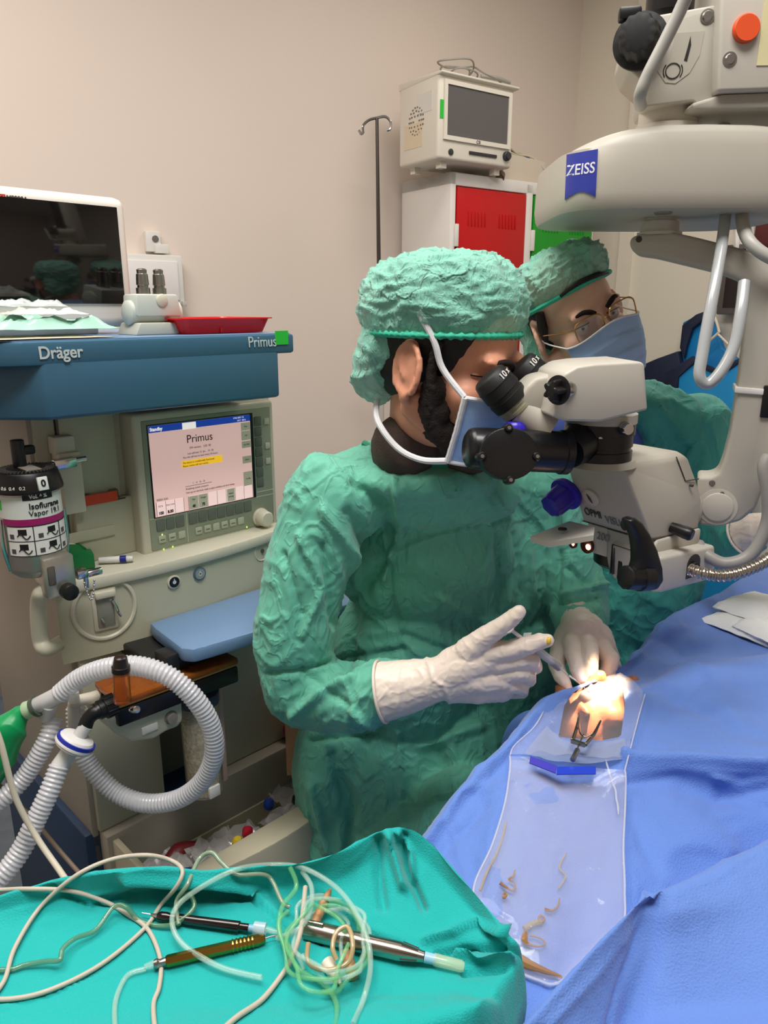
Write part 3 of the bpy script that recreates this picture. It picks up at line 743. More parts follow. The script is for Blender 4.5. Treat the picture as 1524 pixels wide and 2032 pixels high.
dthing('tubing_ring', 'blue coiled band lying in the left of the open drawer', 'tubing', mat('band_blue', (40, 60, 130), .4), dcirc(dx0+.07, dyf+.07, zd-.08, .03), .006, 0, 0, 0)
dthing('tubing_ring', 'yellow-orange rubber ring lying in the left of the open drawer', 'tubing', mat('band_orange', (170, 120, 40), .4), dcirc(dx0+.12, dyf+.11, zd-.095, .035), .005, 0, 0, 0)
dthing('rubber_bag', 'dark red rubber bag bunched at the back left of the open drawer', 'bag', mat('red_rubber', (110, 22, 26), .5), [V((dx0+.07, dyf+.15, zd-.10)), V((dx0+.11, dyf+.16, zd-.085)), V((dx0+.16, dyf+.15, zd-.095))], [.012, .018, .010], 0, 0, 0)
for k, (c, dx, dy, w) in enumerate((((190, 30, 50), .22, .09, 'red'), ((230, 200, 60), .19, .08, 'yellow'), ((30, 60, 150), .30, .13, 'blue'), ((30, 30, 34), .35, .10, 'black'))):
    o = B(MM).lathe((dx0+dx, dyf+dy, zd-.07), (dx0+dx, dyf+dy-.004, zd-.045), [(0, .009), (.004, .011), (.016, .010), (.02, .006)], 16).build('bottle_cap', mat('capc_%d' % k, c, .35))
    tag(o, 'small %s plastic cap among the clear packets in the drawer' % w, 'cap')
q = MM @ V((dx1+.03, -.06, .53))
o = B(MM).ell((dx1+.01, -.03, .52), (.05, .03, .03)).build('cloth_bundle', mat('magenta_cloth', (190, 30, 90), .8, bump=.5, bscale=40)); tag(o, 'magenta cloth bundle tucked behind the open drawer', 'cloth')

# ================================================================ THINGS ON THE HOOD
ZH = 1.3755
def hood_monitor():
    y = .06
    br = ML(268, 612, y); tr = ML(246, 392, y)
    x1 = br.x; x0 = x1-.36; z0, z1 = ZH+.012, tr.z
    t = thing('patient_monitor', 'wide white patient monitor with a dark glossy screen standing on the blue hood', 'monitor', MM @ V(((x0+x1)/2, .12, ZH)), 45)
    b = B(MM); b.box((x0, y, z0), (x1, y+.12, z1), .016, seg=3); b.box((x0+.05, y+.02, ZH), (x1-.06, y+.1, z0+.01), .003)
    b.build('housing', mat('monitor_white', (226, 220, 210), .35), t)
    a = ML(0, 405, y-.002); c = ML(250, 603, y-.002); q = ML(229, 415, y-.002)
    sx1 = ML(247,590,y-.002).x; sz1 = q.z+.003; sz0 = ML(247,603,y-.002).z
    B(MM).box((x0+.02, y-.004, sz0), (sx1, y+.002, sz1), .001).build('screen', mat('glossy_black_screen', (16, 14, 13), .06, spec=.8), t)
    q = ML(4, 393, y-.003); r_ = mat('logo_red', (206, 50, 30), .5)
    B(MM).box((q.x-.022, y-.0012, q.z-.005), (q.x+.006, y+.001, q.z+.006)).build('badge', r_, t, label='red brand badge')
    mtext('EDAN'[2:], 0, 393, y-.002, .009, whitep, t)
    mtext('M9000A', 34, 394, y-.001, .009, mat('print_dark', (80, 76, 70), .5), t, bold=.0003)
    for k, px in enumerate((105, 130, 150, 185)):
        q = ML(px, 609, y-.001); B(MM).box((q.x-.008, y-.002, z0+.006), (q.x+.008, y+.001, z0+.011), .001).build('soft_key', mat('key_blue', (130, 150, 180), .4), t)
    q = ML(8, 574, y-.002); B(MM).box((q.x-.02, y-.0015, q.z-.02), (q.x+.006, y+.001, q.z+.016)).build('sticker', MATS['green_sticker'], t, label='bright green sticker')
hood_monitor()
def sensor_dock():
    y = -.03
    l, r_ = ML(272, 655, y), ML(377, 655, y); cx = (l.x+r_.x)/2; w = (r_.x-l.x)/2
    t = thing('connector_block', 'pale grey connector block with two upright metal sockets on the blue hood', 'connector', MM @ V((cx, y+.03, ZH)), 45)
    gm_ = mat('dock_grey', (196, 200, 190), .35)
    b = B(MM); b.prism([(cx-w*1.05, ZH), (cx+w*1.1, ZH), (cx+w*.85, ZH+.02), (cx-w*.85, ZH+.02)], 1, y, y+.07, .003); b.build('foot', mat('dock_foot', (176, 178, 166), .35), t)
    o = B(MM).lathe((cx-w, y+.035, ZH+.036), (cx+w, y+.035, ZH+.036), [(0, .016), (.003, .02), (2*w-.003, .02), (2*w, .016)], 28).build('barrel', gm_, t)
    B(MM).prism([(cx-w*.85, ZH+.03), (cx+w*.85, ZH+.03), (cx+w*.75, ZH+.066), (cx-w*.8, ZH+.066)], 1, y+.01, y+.06, .004).build('socket_head', gm_, t)
    B(MM).lathe((cx+.005, y+.012, ZH+.056), (cx+.005, y+.004, ZH+.056), [(0, .0105), (.004, .0105), (.006, .008)], 24).build('lock_button', cream2, t)
    for dx in (-.014, .016):
        B(MM).lathe((cx+dx, y+.035, ZH+.064), (cx+dx, y+.035, ZH+.108), [(0, .0115), (.012, .0115), (.0125, .009), (.016, .009), (.017, .0105), (.034, .0095), (.035, .008), (.041, .0085), (.043, .006)], 20).build('metal_socket', steel, t)
sensor_dock()
def red_tray():
    t = thing('plastic_tray', 'shallow red plastic tray with divided compartments on the blue hood', 'tray', MM @ V((.05, .04, ZH)), 45)
    x0, x1, y0, y1 = -.052, .138, -.055, .10; h = .027
    rm = mat('red_plastic', (214, 20, 24), .28)
    b = B(MM)
    def rr(x0, x1, y0, y1, r, n=5):
        out = []
        for cx, cy, a0 in ((x1-r, y1-r, 0), (x0+r, y1-r, 90), (x0+r, y0+r, 180), (x1-r, y0+r, 270)):
            for k in range(n+1): a = R(a0+90*k/n); out.append((cx+r*math.cos(a), cy+r*math.sin(a)))
        return out
    outer = rr(x0, x1, y0, y1, .02); lo = rr(x0+.01, x1-.01, y0+.01, y1-.01, .015); li = rr(x0+.013, x1-.013, y0+.013, y1-.013, .014); rim = rr(x0-.006, x1+.006, y0-.006, y1+.006, .024); ui = rr(x0+.003, x1-.003, y0+.003, y1-.003, .018)
    n = len(outer); vs_ = [(p[0], p[1], ZH+.001) for p in lo]+[(p[0], p[1], ZH+h-.002) for p in outer]+[(p[0], p[1], ZH+h-.002) for p in rim]+[(p[0], p[1], ZH+h) for p in rim]+[(p[0], p[1], ZH+h) for p in ui]+[(p[0], p[1], ZH+.003) for p in li]
    fs = [(r_*n+k, r_*n+(k+1) % n, (r_+1)*n+(k+1) % n, (r_+1)*n+k) for r_ in range(5) for k in range(n)]+[tuple(range(n))[::-1], tuple(range(5*n, 6*n))]
    b.add(vs_, fs).build('shell', rm, t)
    B(MM).box((x0+.08, y0+.005, ZH+.002), (x0+.083, y1-.005, ZH+h-.001), .001).build('divider', rm, t)
    B(MM).box((x0+.082, y0+.08, ZH+.002), (x1-.004, y0+.083, ZH+h-.001), .001).build('divider', rm, t)
red_tray()
def packets():
    def sheet(name, corners, z, amp, m, lab, cat, seed, th=.0006):
        g = []; a, b_, c, d = [V((p.x, p.y, 0)) for p in corners]; n = 26
        for i in range(n+1):
            row = []
            for j in range(n+1):
                u, v = i/n, j/n; p = a.lerp(b_, v).lerp(d.lerp(c, v), u)
                e = min(u, v, 1-u, 1-v)
                zz = z+amp*(.5+.5*noise.noise(V((u*4+seed, v*6, 0))))*(.2+min(1, e*8))+amp*.35*noise.noise(V((u*15+seed, v*19, 0)))*min(1, e*6)
                row.append(V((p.x, p.y, max(zz, ZH+.0015))))
            g.append(row)
        o = B(MM).grid(g, th).build(name, m); tag(o, lab, cat); return o
    ps = [V((-.40, -.085, 0)), V((-.175, -.085, 0)), V((-.185, .015, 0)), V((-.40, .02, 0))]
    sheet('paper_sheet', [V((-.40, -.098, 0)), V((-.19, -.096, 0)), V((-.20, .0, 0)), V((-.40, .03, 0))], ZH+.002, .002, mat('tan_paper', (214, 196, 168), .7), 'creased tan paper sheet lying under the green packaging on the hood', 'paper', 3)
    mint = mat('mint_film', (176, 226, 204), .22, alpha=.82, spec=.8)
    o = sheet('packaging_film', ps, ZH+.012, .022, mint, 'crumpled mint green sterile packaging film on the blue hood', 'packaging', 9)
    for px, s in ((225, 'steril'), (130, 'open here')):
        pass
    sheet('paper_pouch', [V((-.32, -.07, 0)), V((-.215, -.075, 0)), V((-.215, -.03, 0)), V((-.33, -.02, 0))], ZH+.034, .01, mat('white_paper', (226, 222, 212), .5), 'white paper strip lying on the crumpled green packaging', 'packaging', 21)
    sheet('clear_wrapper', [V((-.34, -.05, 0)), V((-.24, -.06, 0)), V((-.235, -.02, 0)), V((-.35, .0, 0))], ZH+.045, .012, mat('clear_film', (225, 232, 230), .08, alpha=.3, spec=1), 'clear plastic wrapper crumpled on top of the white paper strip', 'packaging', 33)
packets()
# ---- tape dispenser and marker on the shelf
def tape():
    z = .991
    p = MZ(153, 1135, z); q = MZ(190, 1135, z)
    T = thing('tape_dispenser', 'green tape dispenser with a white roll on the machine shelf', 'tape', MM @ V((p.x+.012, p.y+.02, z)), 30)
    F_ = FR[T]; g = mat('green_plastic', (10, 110, 52), .35)
    for dy in (-.017, .015):
        B(F_).prism([(-.012+.022*math.cos(R(a)), .026+.022*math.sin(R(a))) for a in range(30, 271, 20)]+[(-.012, .001), (.022, .001), (.022, .022)], 1, dy, dy+.002, .0006).build('side_wall', g, T)
    B(F_).box((.0, -.016, .0), (.024, .016, .026), .002).build('front_block', g, T)
    B(F_).box((-.02, -.016, .0), (.004, .016, .003), .001).build('base', g, T)
    B(F_).lathe((-.012, -.0145, .026), (-.012, .0145, .026), [(0, .017), (.029, .017), (.029, .008), (0, .008)], 32).build('tape_roll', mat('tape_white', (222, 212, 200), .7), T)
tape()
def marker():
    z = .998
    a = MZ(196, 1112, z); b_ = MZ(264, 1108, z)
    T = thing('marker_pen', 'white marker pen with a blue band lying on the machine shelf', 'pen', MM @ a.lerp(b_, .5), 45)
    d = (b_-a)
    B(MM).cyl(a, a+d*.62, .0052, .006, 16, .001).build('barrel', whitep, T)
    B(MM).cyl(a+d*.62, a+d*.8, .0063, n=16).build('band', mat('pen_blue', (20, 36, 130), .4), T)
    B(MM).cyl(a+d*.8, b_, .0055, .0045, 16, .001).build('cap', whitep, T)
marker()
# ================================================================ VAPORIZER
def vaporizer():
    ctr = ML(58, 980, -.045); cx, cy = ctr.x, -.045
    dome = ML(55, 945, cy).z; z_lab_t = ML(58, 968, cy).z; z_bot = ML(70, 1135, cy).z
    r = .044
    T = thing('vaporizer', 'silver cylindrical anaesthetic vaporizer with a black dial and purple band', 'vaporizer', MM @ V((cx, cy, z_bot)), 45)
    al = mat('vapor_metal', (176, 172, 162), .3, .75, bump=.05)
    B(MM).lathe((cx, cy, z_bot), (cx, cy, z_lab_t), [(0, r*.75), (.008, r*.95), (.016, r), (z_lab_t-z_bot-.001, r)], 40).build('body', al, T)
    b = B(MM).lathe((cx, cy, z_lab_t), (cx, cy, z_lab_t+.06), [(0, r*1.12), (.001, r*1.13), (.004, r*1.13), (.028, r*1.0), (.030, r*.95), (.032, r*.55)], 48)
    dial = b.build('dial', mat('dial_black', (14, 14, 15), .35), T)
    zt3 = z_lab_t+.031
    b = B(MM)
    for k in range(46):
        a = 2*math.pi*k/46
        b.box((r*.62, -.0009, zt3-.001), (r*.9, .0009, zt3+.001), M=Matrix.Translation((cx, cy, 0)) @ Matrix.Rotation(a, 4, 'Z'))
    b.build('dial_grip', mat('dial_rib', (70, 68, 64), .4), dial)
    B(MM).box((cx-.01, cy-.03, zt3), (cx+.012, cy+.01, zt3+.002)).build('dial_plate', mat('plate_grey', (140, 134, 124), .4), dial)
    B(MM).cyl((cx-.004, cy+.012, zt3), (cx-.004, cy+.012, zt3+.042), .010, n=20, bev=.002).box((cx, cy+.004, zt3+.018), (cx+.02, cy+.018, zt3+.032), .004).build('locking_stem', blackp, dial)
    # labels as curved shells
    def shell(a0, a1, z0, z1, rr, name, m, parent=T, th=.0006):
        g = []
        n = 24
        for i in range(2):
            g.append([V((cx+rr*math.sin(R(a0+(a1-a0)*j/n)), cy-rr*math.cos(R(a0+(a1-a0)*j/n)), (z0, z1)[i])) for j in range(n+1)])
        return B(MM).grid(g, th).build(name, m, parent)
    paper = mat('label_paper', (214, 220, 212), .45); H0 = z_lab_t
    lab = shell(-95, 72, H0-.038, H0-.004, r*1.01, 'label', paper)
    shell(-80, 72, H0-.048, H0-.038, r*1.013, 'colour_band', mat('purple_band', (150, 20, 96), .4), lab)
    shell(-72, 68, H0-.095, H0-.049, r*1.012, 'instruction_panel', mat('label_white', (226, 226, 220), .45), lab)
    shell(-94, -80, H0-.025, H0-.01, r*1.02, 'sticker', mat('green_sticker', (40, 190, 60), .6), lab)
    ink = mat('label_ink', (18, 18, 20), .5)
    shell(-32, 24, H0-.0095, H0-.0015, r*1.02, 'scale_plate', ink, lab)
    for z in (H0-.049, H0-.072, H0-.095): shell(-72, 68, z-.0006, z+.0006, r*1.018, 'panel_line', ink, lab)
    for a in (-20, 32): shell(a-.9, a+.9, H0-.095, H0-.049, r*1.018, 'panel_line', ink, lab)
    random.seed(3)
    for a0 in (-66, -12, 38):
        for z in (H0-.06, H0-.083):
            shell(a0, a0+9, z-.008, z-.001, r*1.02, 'pictogram', mat('picto_grey', (70, 70, 70), .5), lab)
            if a0 < 30: shell(a0+18, a0+34, z-.002, z+.007, r*1.02, 'pictogram', ink, lab)
            if a0 < 30:
                g = [V((cx+r*1.025*math.sin(R(a0+16+k*4)), cy-r*1.025*math.cos(R(a0+16+k*4)), z-.004+.004*math.sin(k*1.1))) for k in range(7)]
                B(MM).tube(g, .0008, 6, 3).build('pictogram', ink, lab)
    def curved(s, a, z, size, m, bold=0, al=-1, xs=1):
        c = bpy.data.curves.new('t', 'FONT'); c.body = s; c.size = size; c.extrude = .0003; c.align_x = 'CENTER'; c.align_y = 'CENTER'; c.offset = bold; c.resolution_u = 3
        o = bpy.data.objects.new('t', c); COL.objects.link(o); dg = bpy.context.evaluated_depsgraph_get(); dg.update()
        me = bpy.data.meshes.new_from_object(o.evaluated_get(dg)); bpy.data.objects.remove(o); bpy.data.curves.remove(c)
        for v in me.vertices:
            t = R(a)+v.co.x*xs/r; rr = r*1.026+v.co.z
            v.co = MM @ V((cx+rr*math.sin(t), cy-rr*math.cos(t), z+v.co.y))
        put(me, 'lettering', m, lab, 0)
    curved('Isoflurane', 8, H0-.019, .0125, ink, .0002, xs=.95); curved('Vapor 19.1', 8, H0-.030, .0115, ink, xs=.95)
    curved('Vol. ▲ %'.replace('▲', '^'), -4, H0-.0045, .0075, whitep, .0003)
    M0 = Matrix.Translation((cx, cy, 0))
    # zero plate on the dial
    zc = z_lab_t+.014
    for s, a, m, sz in (('0', 5, ink, .014),):
        b = B(MM); rr = r*1.075
        q = V((cx+rr*math.sin(R(a)), cy-rr*math.cos(R(a)), zc)); Fq = face_frame(MM @ q, MM.to_3x3() @ V((math.cos(R(a)), math.sin(R(a)), 0)), (0, 0, 1)) @ Matrix.Rotation(R(-10), 4, 'X')
        B(Fq).box((-.0075, -.010, -.001), (.0075, .010, .0035), .001).build('zero_button', paper, dial); text('0', .014, Fq @ Matrix.Translation((0, 0, .004)), 'lettering', ink, dial, bold=.0004)
    for s, a in (('0.2', -28), ('0.4', -44), ('0.6', -58)):
        rr = r*1.1; q = V((cx+rr*math.sin(R(a)), cy-rr*math.cos(R(a)), zc-.004))
        Fq = face_frame(MM @ q, MM.to_3x3() @ V((math.cos(R(a)), math.sin(R(a)), 0)), (0, 0, 1)) @ Matrix.Rotation(R(-10), 4, 'X'); text(s, .007, Fq @ Matrix.Translation((0, 0, .003)), 'lettering', whitep, dial)
    # filler block, sight glass, knob
    fy = cy-r
    fx0, fx1 = cx-.012, cx+.034; fz1 = H0-.100; fz0 = z_bot-.03
    B(MM).box((fx0, fy-.012, fz0), (fx1, fy+.02, fz1), .004).build('filler_block', al, T)
    B(MM).box((fx0+.004, fy-.0135, fz1-.042), (fx0+.015, fy-.011, fz1-.012), .002).build('sight_glass', mat('sight_glass', (92, 84, 76), .15), T)
    B(MM).lathe((fx0+.03, fy-.008, fz0+.008), (fx0+.03, fy-.03, fz0+.008), [(0, .011), (.004, .0125), (.018, .0125), (.02, .01)], 24).build('drain_knob', blackp, T)
    B(MM).box((fx1+.004, fy-.008, fz0+.018), (fx1+.022, fy+.012, fz0+.032), .002).cyl((fx1+.02, fy, fz0+.022), (fx1+.045, fy, fz0+.022), .006, n=14, bev=.001).box((fx1+.016, fy-.004, fz0+.0), (fx1+.022, fy+.004, fz0+.03), .001).build('filler_lock', chrome, T)
    pts = [V((fx1+.012+.016*k/12, fy-.01, fz0+.012-.03*math.sin(math.pi*k/12))) for k in range(13)]
    b = B(MM)
    for p_ in pts: b.ell(p_, .0018, u=8, v=6)
    b.tube(pts, .0008, 6, 2); b.build('bead_chain', chrome, T)
    for dx in (-1, 1): B(MM).tube([V((cx+dx*(r+.003), cy-.004, H0-.04)), V((cx+dx*(r+.004), cy-.004, z_bot+.05)), V((cx+dx*(r-.002), cy-.004, z_bot+.012))], .003, 8).build('guard_rod', chrome, T)
vaporizer()
# ================================================================ OPERATING MICROSCOPE
SO = P(1260, 1000, .93); SM = frame((SO.x, SO.y, 0), 35)   # near vertical edge of the optics body
sm = mat('scope_enamel', (180, 175, 162), .42, var=.03, vscale=8)
sm2 = mat('scope_enamel_light', (190, 185, 173), .4)
seam = mat('seam_dark', (60, 58, 54), .6)
ink2 = mat('scope_ink', (60, 60, 58), .5)
def SL(px, py, ax, v): return LP(SM, px, py, ax, v)
scope = thing('operating_microscope', 'large pale grey surgical microscope on a curved arm over the patient', 'microscope', (SO.x+.04, SO.y+.1, SO.z), 35)
# --- optics body: hull of a slanted box
def hull(pts, bev=.004, seg=2):
    b = bmesh.new()
    for p in pts: b.verts.new(p)
    bmesh.ops.convex_hull(b, input=b.verts[:])
    bmesh.ops.dissolve_limit(b, angle_limit=R(2), verts=b.verts[:], edges=b.edges[:])
    if bev: bmesh.ops.bevel(b, geom=b.edges[:], offset=bev, segments=seg, affect='EDGES', profile=.5, clamp_overlap=True)
    return b
# right face on plane y=0 leaning back at the top
def rf(px, py, y): q = SL(px, py, 1, y); return (q.x, y, q.z)
b = B(SM)
TL, TR, MR, BR_, BL_ = rf(1236, 926, .018), rf(1366, 907, .018), rf(1394, 985, .004), rf(1386, 1056, .0), rf(1292, 1074, .0)
TLb, BLb = SL(1126, 944, 0, TL[0]), None
d = .118
pts = [TL, TR, MR, BR_, BL_]
pts += [(TL[0]-.0, d, TL[2]-.002), (TR[0], d, TR[2]), (MR[0], d+.0, MR[2]), (BR_[0], d, BR_[2]), (BL_[0], d, BL_[2])]
pts += [(TL[0]+.008, .03, TL[2]+.008), (TR[0]-.008, .03, TR[2]+.008), (TL[0]+.008, d-.015, TL[2]+.008), (TR[0]-.008, d-.015, TR[2]+.008)]
b.bm(hull(pts, .005, 3)); body = b.build('optics_body', sm, scope, label='pale grey slanted optics body')
zb = BL_[2]; xl = BL_[0]
# text face frame: plane through TL, BL_ and along +y
e1 = V((TL[0]-BL_[0], .018, TL[2]-BL_[2]))
def tface(px, py, lift=.0008):
    n_ = V((0, 1, 0)).cross(e1).normalized()
    if n_.x > 0: n_ = -n_
    Mi = SM.inverted(); o = Mi @ CAM; dr = Mi.to_3x3() @ ray(px, py); c0_ = V(BL_)+n_*lift
    return o+dr*((c0_-o).dot(n_)/dr.dot(n_)), n_
def tframe(px, py, lift=.0008):
    q, n_ = tface(px, py, lift)
    return face_frame(SM @ q, SM.to_3x3() @ V((0, -1, 0)), SM.to_3x3() @ e1)
text('OPMI', .0185, tframe(1176, 1019, .0014), 'lettering', ink2, body, xs=.70)
text('VISU', .0185, tframe(1216, 1035, .0014), 'lettering', mat('ink_grey', (128, 126, 120), .5), body, xs=.70)
F = tframe(1174, 986)
o = B(F).lathe((0, 0, 0), (0, 0, .005), [(0, .0135), (.003, .0135), (.004, .012)], 28).build('iris_dial', sm2, body)
B(F @ Matrix.Rotation(R(25), 4, 'Z')).add([(0, .008, .0045), (.0018, 0, .0045), (0, -.008, .0045), (-.0018, 0, .0045), (0, .008, .0055), (.0018, 0, .0055), (0, -.008, .0055), (-.0018, 0, .0055)], [(4, 5, 6, 7), (0, 3, 2, 1), (0, 1, 5, 4), (1, 2, 6, 5), (2, 3, 7, 6), (3, 0, 4, 7)]).build('dial_pointer', ink2, o)
bluek = mat('blue_knob', (50, 38, 176), .3)
F = tframe(1128, 976); 
def starknob(M, r, h, n=7, amp=.1):
    b = B(M); N = 56; vs_ = []; prof = [(0, .98, 0), (.12, 1.06, 0), (.2, 1.04, 0), (.24, .84, 1), (.8, .78, 1), (.96, .70, 1), (1, .5, .6)]
    for t, rr, k in prof:
        for i in range(N):
            a = 2*math.pi*i/N; q = r*rr*(1-amp*k*(.5-.5*math.cos(n*a))); vs_.append((q*math.cos(a), q*math.sin(a), t*h))
    fs = [(j*N+i, j*N+(i+1) % N, (j+1)*N+(i+1) % N, (j+1)*N+i) for j in range(len(prof)-1) for i in range(N)]+[tuple(range(N))[::-1], tuple(range((len(prof)-1)*N, len(prof)*N))]
    return b.add(vs_, fs)
starknob(F, .0245, .042).build('zoom_knob', bluek, body, label='violet-blue fluted knob')
# lower unit
zl = SL(1290, 1165, 1, 0).z; 
lb = B(SM)
lb.prism([(xl-.002, zb), (xl+.058, zb), (xl+.058, zl+.012), (xl+.004, zl+.008)], 1, .002, .072, .003)
low = lb.build('lower_unit', sm, scope)
b = B(SM); b.prism([(xl-.003, zb+.001), (xl+.05, zb+.001), (xl+.05, zb-.044), (xl+.0, zb-.044)], 1, .070, .108, .004); b.build('light_housing', sm2, low)
# seam between
b = B(SM); b.prism([(BR_[0]-.002, zb), (BL_[0]-.0005, zb), (BL_[0]-.0005, zb+.001), (BR_[0]-.002, zb+.001)], 1, -.0004, d+.0005); b.build('seam', seam, body)
def lface(px, py, lift=.001):
    q = SL(px, py, 0, xl-.0015-lift); return q
def lframe(px, py, lift=.001):
    return face_frame(SM @ lface(px, py, lift), SM.to_3x3() @ V((0, -1, 0)), (0, 0, 1))
text('200', .0165, lframe(1196, 1066, .002), 'lettering', MATS['ink_grey'], low, xs=.9)
q1, q2 = lface(1219, 1080, 0), lface(1250, 1150, 0)
b = B(SM); y0_, y1_ = .012, q1.y
z0_, z1_ = min(q2.z, q1.z)-.0, q1.z
w = .0008
for a_, c_ in (((y0_, z1_), (y1_, z1_+w)), ((y1_, z0_), (y1_+w, z1_+w)), ((y1_-.004, z0_), (y1_-.004+w, z1_-.004))): b.box((xl-.006, a_[0], a_[1]), (xl+.006, max(a_[0]+w, c_[0]), c_[1]))
b.build('filter_door_line', seam, low)
q = lface(1232, 1115, 0); B(SM).box((xl-.003, q.y-.004, q.z-.020), (xl+.006, q.y+.004, q.z+.016), .001).build('filter_slot', mat('slot_black', (26, 26, 26), .5), low)
# lamp openings on the light housing, with a warm glow
F = face_frame(SM @ SL(1165, 1083, 0, xl-.0035), SM.to_3x3() @ V((0, -1, 0)), (0, 0, 1))
o = B(F).lathe((0, 0, -.002), (0, 0, .0015), [(0, .0115), (.0035, .0115), (.0036, .009), (.001, .0088)], 28).build('light_port', mat('port_brown', (70, 34, 22), .3), low)
B(F).ell((.003, -.001, .0012), (.0048, .0045, .001), u=12, v=8).build('port_lamp', mat('lamp_warm', (255, 190, 150), .3, emit=4), o)
F = face_frame(SM @ SL(1137, 1079, 0, xl-.0035), SM.to_3x3() @ V((0, -1, 0)), (0, 0, 1))
o = B(F).lathe((0, 0, -.002), (0, 0, .0015), [(0, .007), (.0035, .007), (.0036, .0055), (.001, .0055)], 24).build('light_port', MATS['port_brown'], low)
B(F).ell((.001, 0, .001), (.0025, .003, .0008), u=10, v=6).build('port_lamp', MATS['lamp_warm'], o)
# shelf plate with hole
q = SL(1121, 1035, 0, xl-.01); 
pa, pb, pc = P(1053, 1066, .985), P(1090, 1078, .955), P(1178, 1064, .905)
pd = P(1130, 1036, 1.02); pe = P(1180, 1048, .96)
vs_ = [pa, pb, pc, pe, pd]; top = [p+V((0, 0, .0015)) for p in vs_]; bot = [p-V((0, 0, .006)) for p in vs_]
n_ = len(vs_)
B().add(top+bot, [tuple(range(n_)), tuple(range(n_, 2*n_))[::-1]]+[(i, i+n_, (i+1) % n_+n_, (i+1) % n_) for i in range(n_)]).build('shelf_plate', sm2, low)
c_ = P(1116, 1051, .975); B().lathe((c_.x, c_.y, c_.z-.0), (c_.x, c_.y, c_.z+.003), [(0, .006), (.002, .006), (.0022, .005)], 20).build('plate_screw', mat('screw_dark', (70, 66, 60), .4, .6), low)
# objective
ox, oy = xl+.03, .085
B(SM).lathe((xl+.038, .078, zb-.042), (xl+.038, .078, zb-.062), [(0, .034), (.006, .036), (.016, .036), (.02, .031)], 36).build('objective_lens_ring', blackm, low)
B(SM).lathe((xl+.038, .078, zb-.055), (xl+.038, .078, zb-.0635), [(0, .03), (.008, .03)], 32).build('objective_lens', mat('lens_dark', (40, 24, 20), .05, spec=1), low)
# right lower box with cable port
q0 = SL(1310, 1178, 1, -.022); q1 = SL(1420, 1148, 1, -.022); qt = SL(1420, 1082, 1, -.022); qtl = SL(1312, 1112, 1, -.022)
b = B(SM); b.prism([(q0.x, q0.z+.0), (q1.x, q1.z), (qt.x, qt.z), (qtl.x, qtl.z+.004)], 1, -.022, .06, .005, seg=3)
b.prism([(xl+.002, zl-.004), (q0.x+.02, q0.z), (q0.x+.02, qtl.z+.0), (xl+.004, qtl.z+.0)], 1, -.014, .06, .004)
b.prism([(qtl.x, qtl.z+.0), (BR_[0], qt.z), (BR_[0], zb), (xl+.01, zb)], 1, -.004, .06, .003)
box = b.build('lamp_box', sm2, scope)
q = SL(1376, 1124, 1, -.0225)
pts = [(q.x+.0155*math.cos(R(a)), q.z+.014*math.sin(R(a))+.004) for a in range(0, 181, 20)]+[(q.x-.0155, q.z-.016), (q.x+.0155, q.z-.016)]
B(SM).prism(pts, 1, -.0228, -.018).build('cable_port', mat('port_shadow', (60, 58, 54), .6), box)
B(SM).cyl((q.x-.004, -.03, q.z-.002), (q.x-.004, -.018, q.z-.002), .0105, n=20, bev=.002).build('port_bushing', blackp, box)
# round side knob and pegs
q = SL(1336, 1045, 1, -.001); 
B(SM).lathe((q.x-.004, 0, q.z), (q.x+.003, -.030, q.z-.006), [(0, .007), (.008, .008), (.02, .009), (.028, .009), (.031, .007)], 18).build('side_peg', blackp, scope)
q = SL(1370, 963, 1, .006); B(SM).cyl((q.x, .007, q.z), (q.x, .002, q.z), .002, n=10).build('small_screw', seam, body)
b = B(SM)
l1, l2, l3 = SL(1344, 907, 1, .016), SL(1362, 955, 1, .008), SL(1385, 950, 1, .0075)
b.tube([(l1.x, .0175, l1.z), (l2.x, .0095, l2.z), (l3.x, .0065, l3.z)], .0009, 6, spline=False); b.build('cover_seam', seam, body)
# black crank handle
h0, h1 = SL(1245, 1037, 1, -.045), SL(1277, 1148, 1, -.055)
def P_(x, y, yy): return P(x, y, yy)
yy = .885
A0, A1 = P(1262, 1040, yy), P(1284, 1146, yy-.004)
# lever outline extruded
FRM = Matrix.Translation(A1) @ Matrix.Rotation(R(28), 4, 'Z')
def lever(px, py): q = LP(FRM, px, py, 1, 0); return (q.x, q.z)
out = [lever(*p) for p in ((1243, 1032), (1256, 1026), (1270, 1036), (1286, 1060), (1300, 1090), (1310, 1125), (1312, 1150), (1300, 1168), (1280, 1172), (1262, 1164), (1254, 1140), (1262, 1116), (1262, 1090), (1258, 1065), (1250, 1048))]
crank = B(FRM).prism(out, 1, -.006, .012, .004, seg=3).build('crank_lever', blackp, scope)
a = P(1262, 1040, yy); b2 = P(1232, 1041, yy-.012)
B().lathe(a, b2, [(0, .006), (.004, .0085), (.016, .009), (.019, .0075)], 18).build('crank_grip', blackp, crank)
a = P(1285, 1146, yy); b2 = P(1240, 1146, yy-.018); dd = (b2-a)
bk_ = B(); N = 40; prof = [(0, .017), (.4, .0175), (.42, .0155), (.96, .0145), (1, .012)]
dn = dd.normalized(); u_ = dn.orthogonal().normalized(); w_ = dn.cross(u_); vs_ = []
for t, rr in prof:
    for i in range(N):
        an = 2*math.pi*i/N; q = rr*(1+(.05 if t > .41 and (i//2) % 2 else 0)); vs_.append(a+dd*t+(u_*math.cos(an)+w_*math.sin(an))*q)
bk_.add(vs_, [(j*N+i, j*N+(i+1) % N, (j+1)*N+(i+1) % N, (j+1)*N+i) for j in range(4) for i in range(N)]+[tuple(range(N))[::-1], tuple(range(4*N, 5*N))])
bk_.build('crank_knob', blackp, crank)
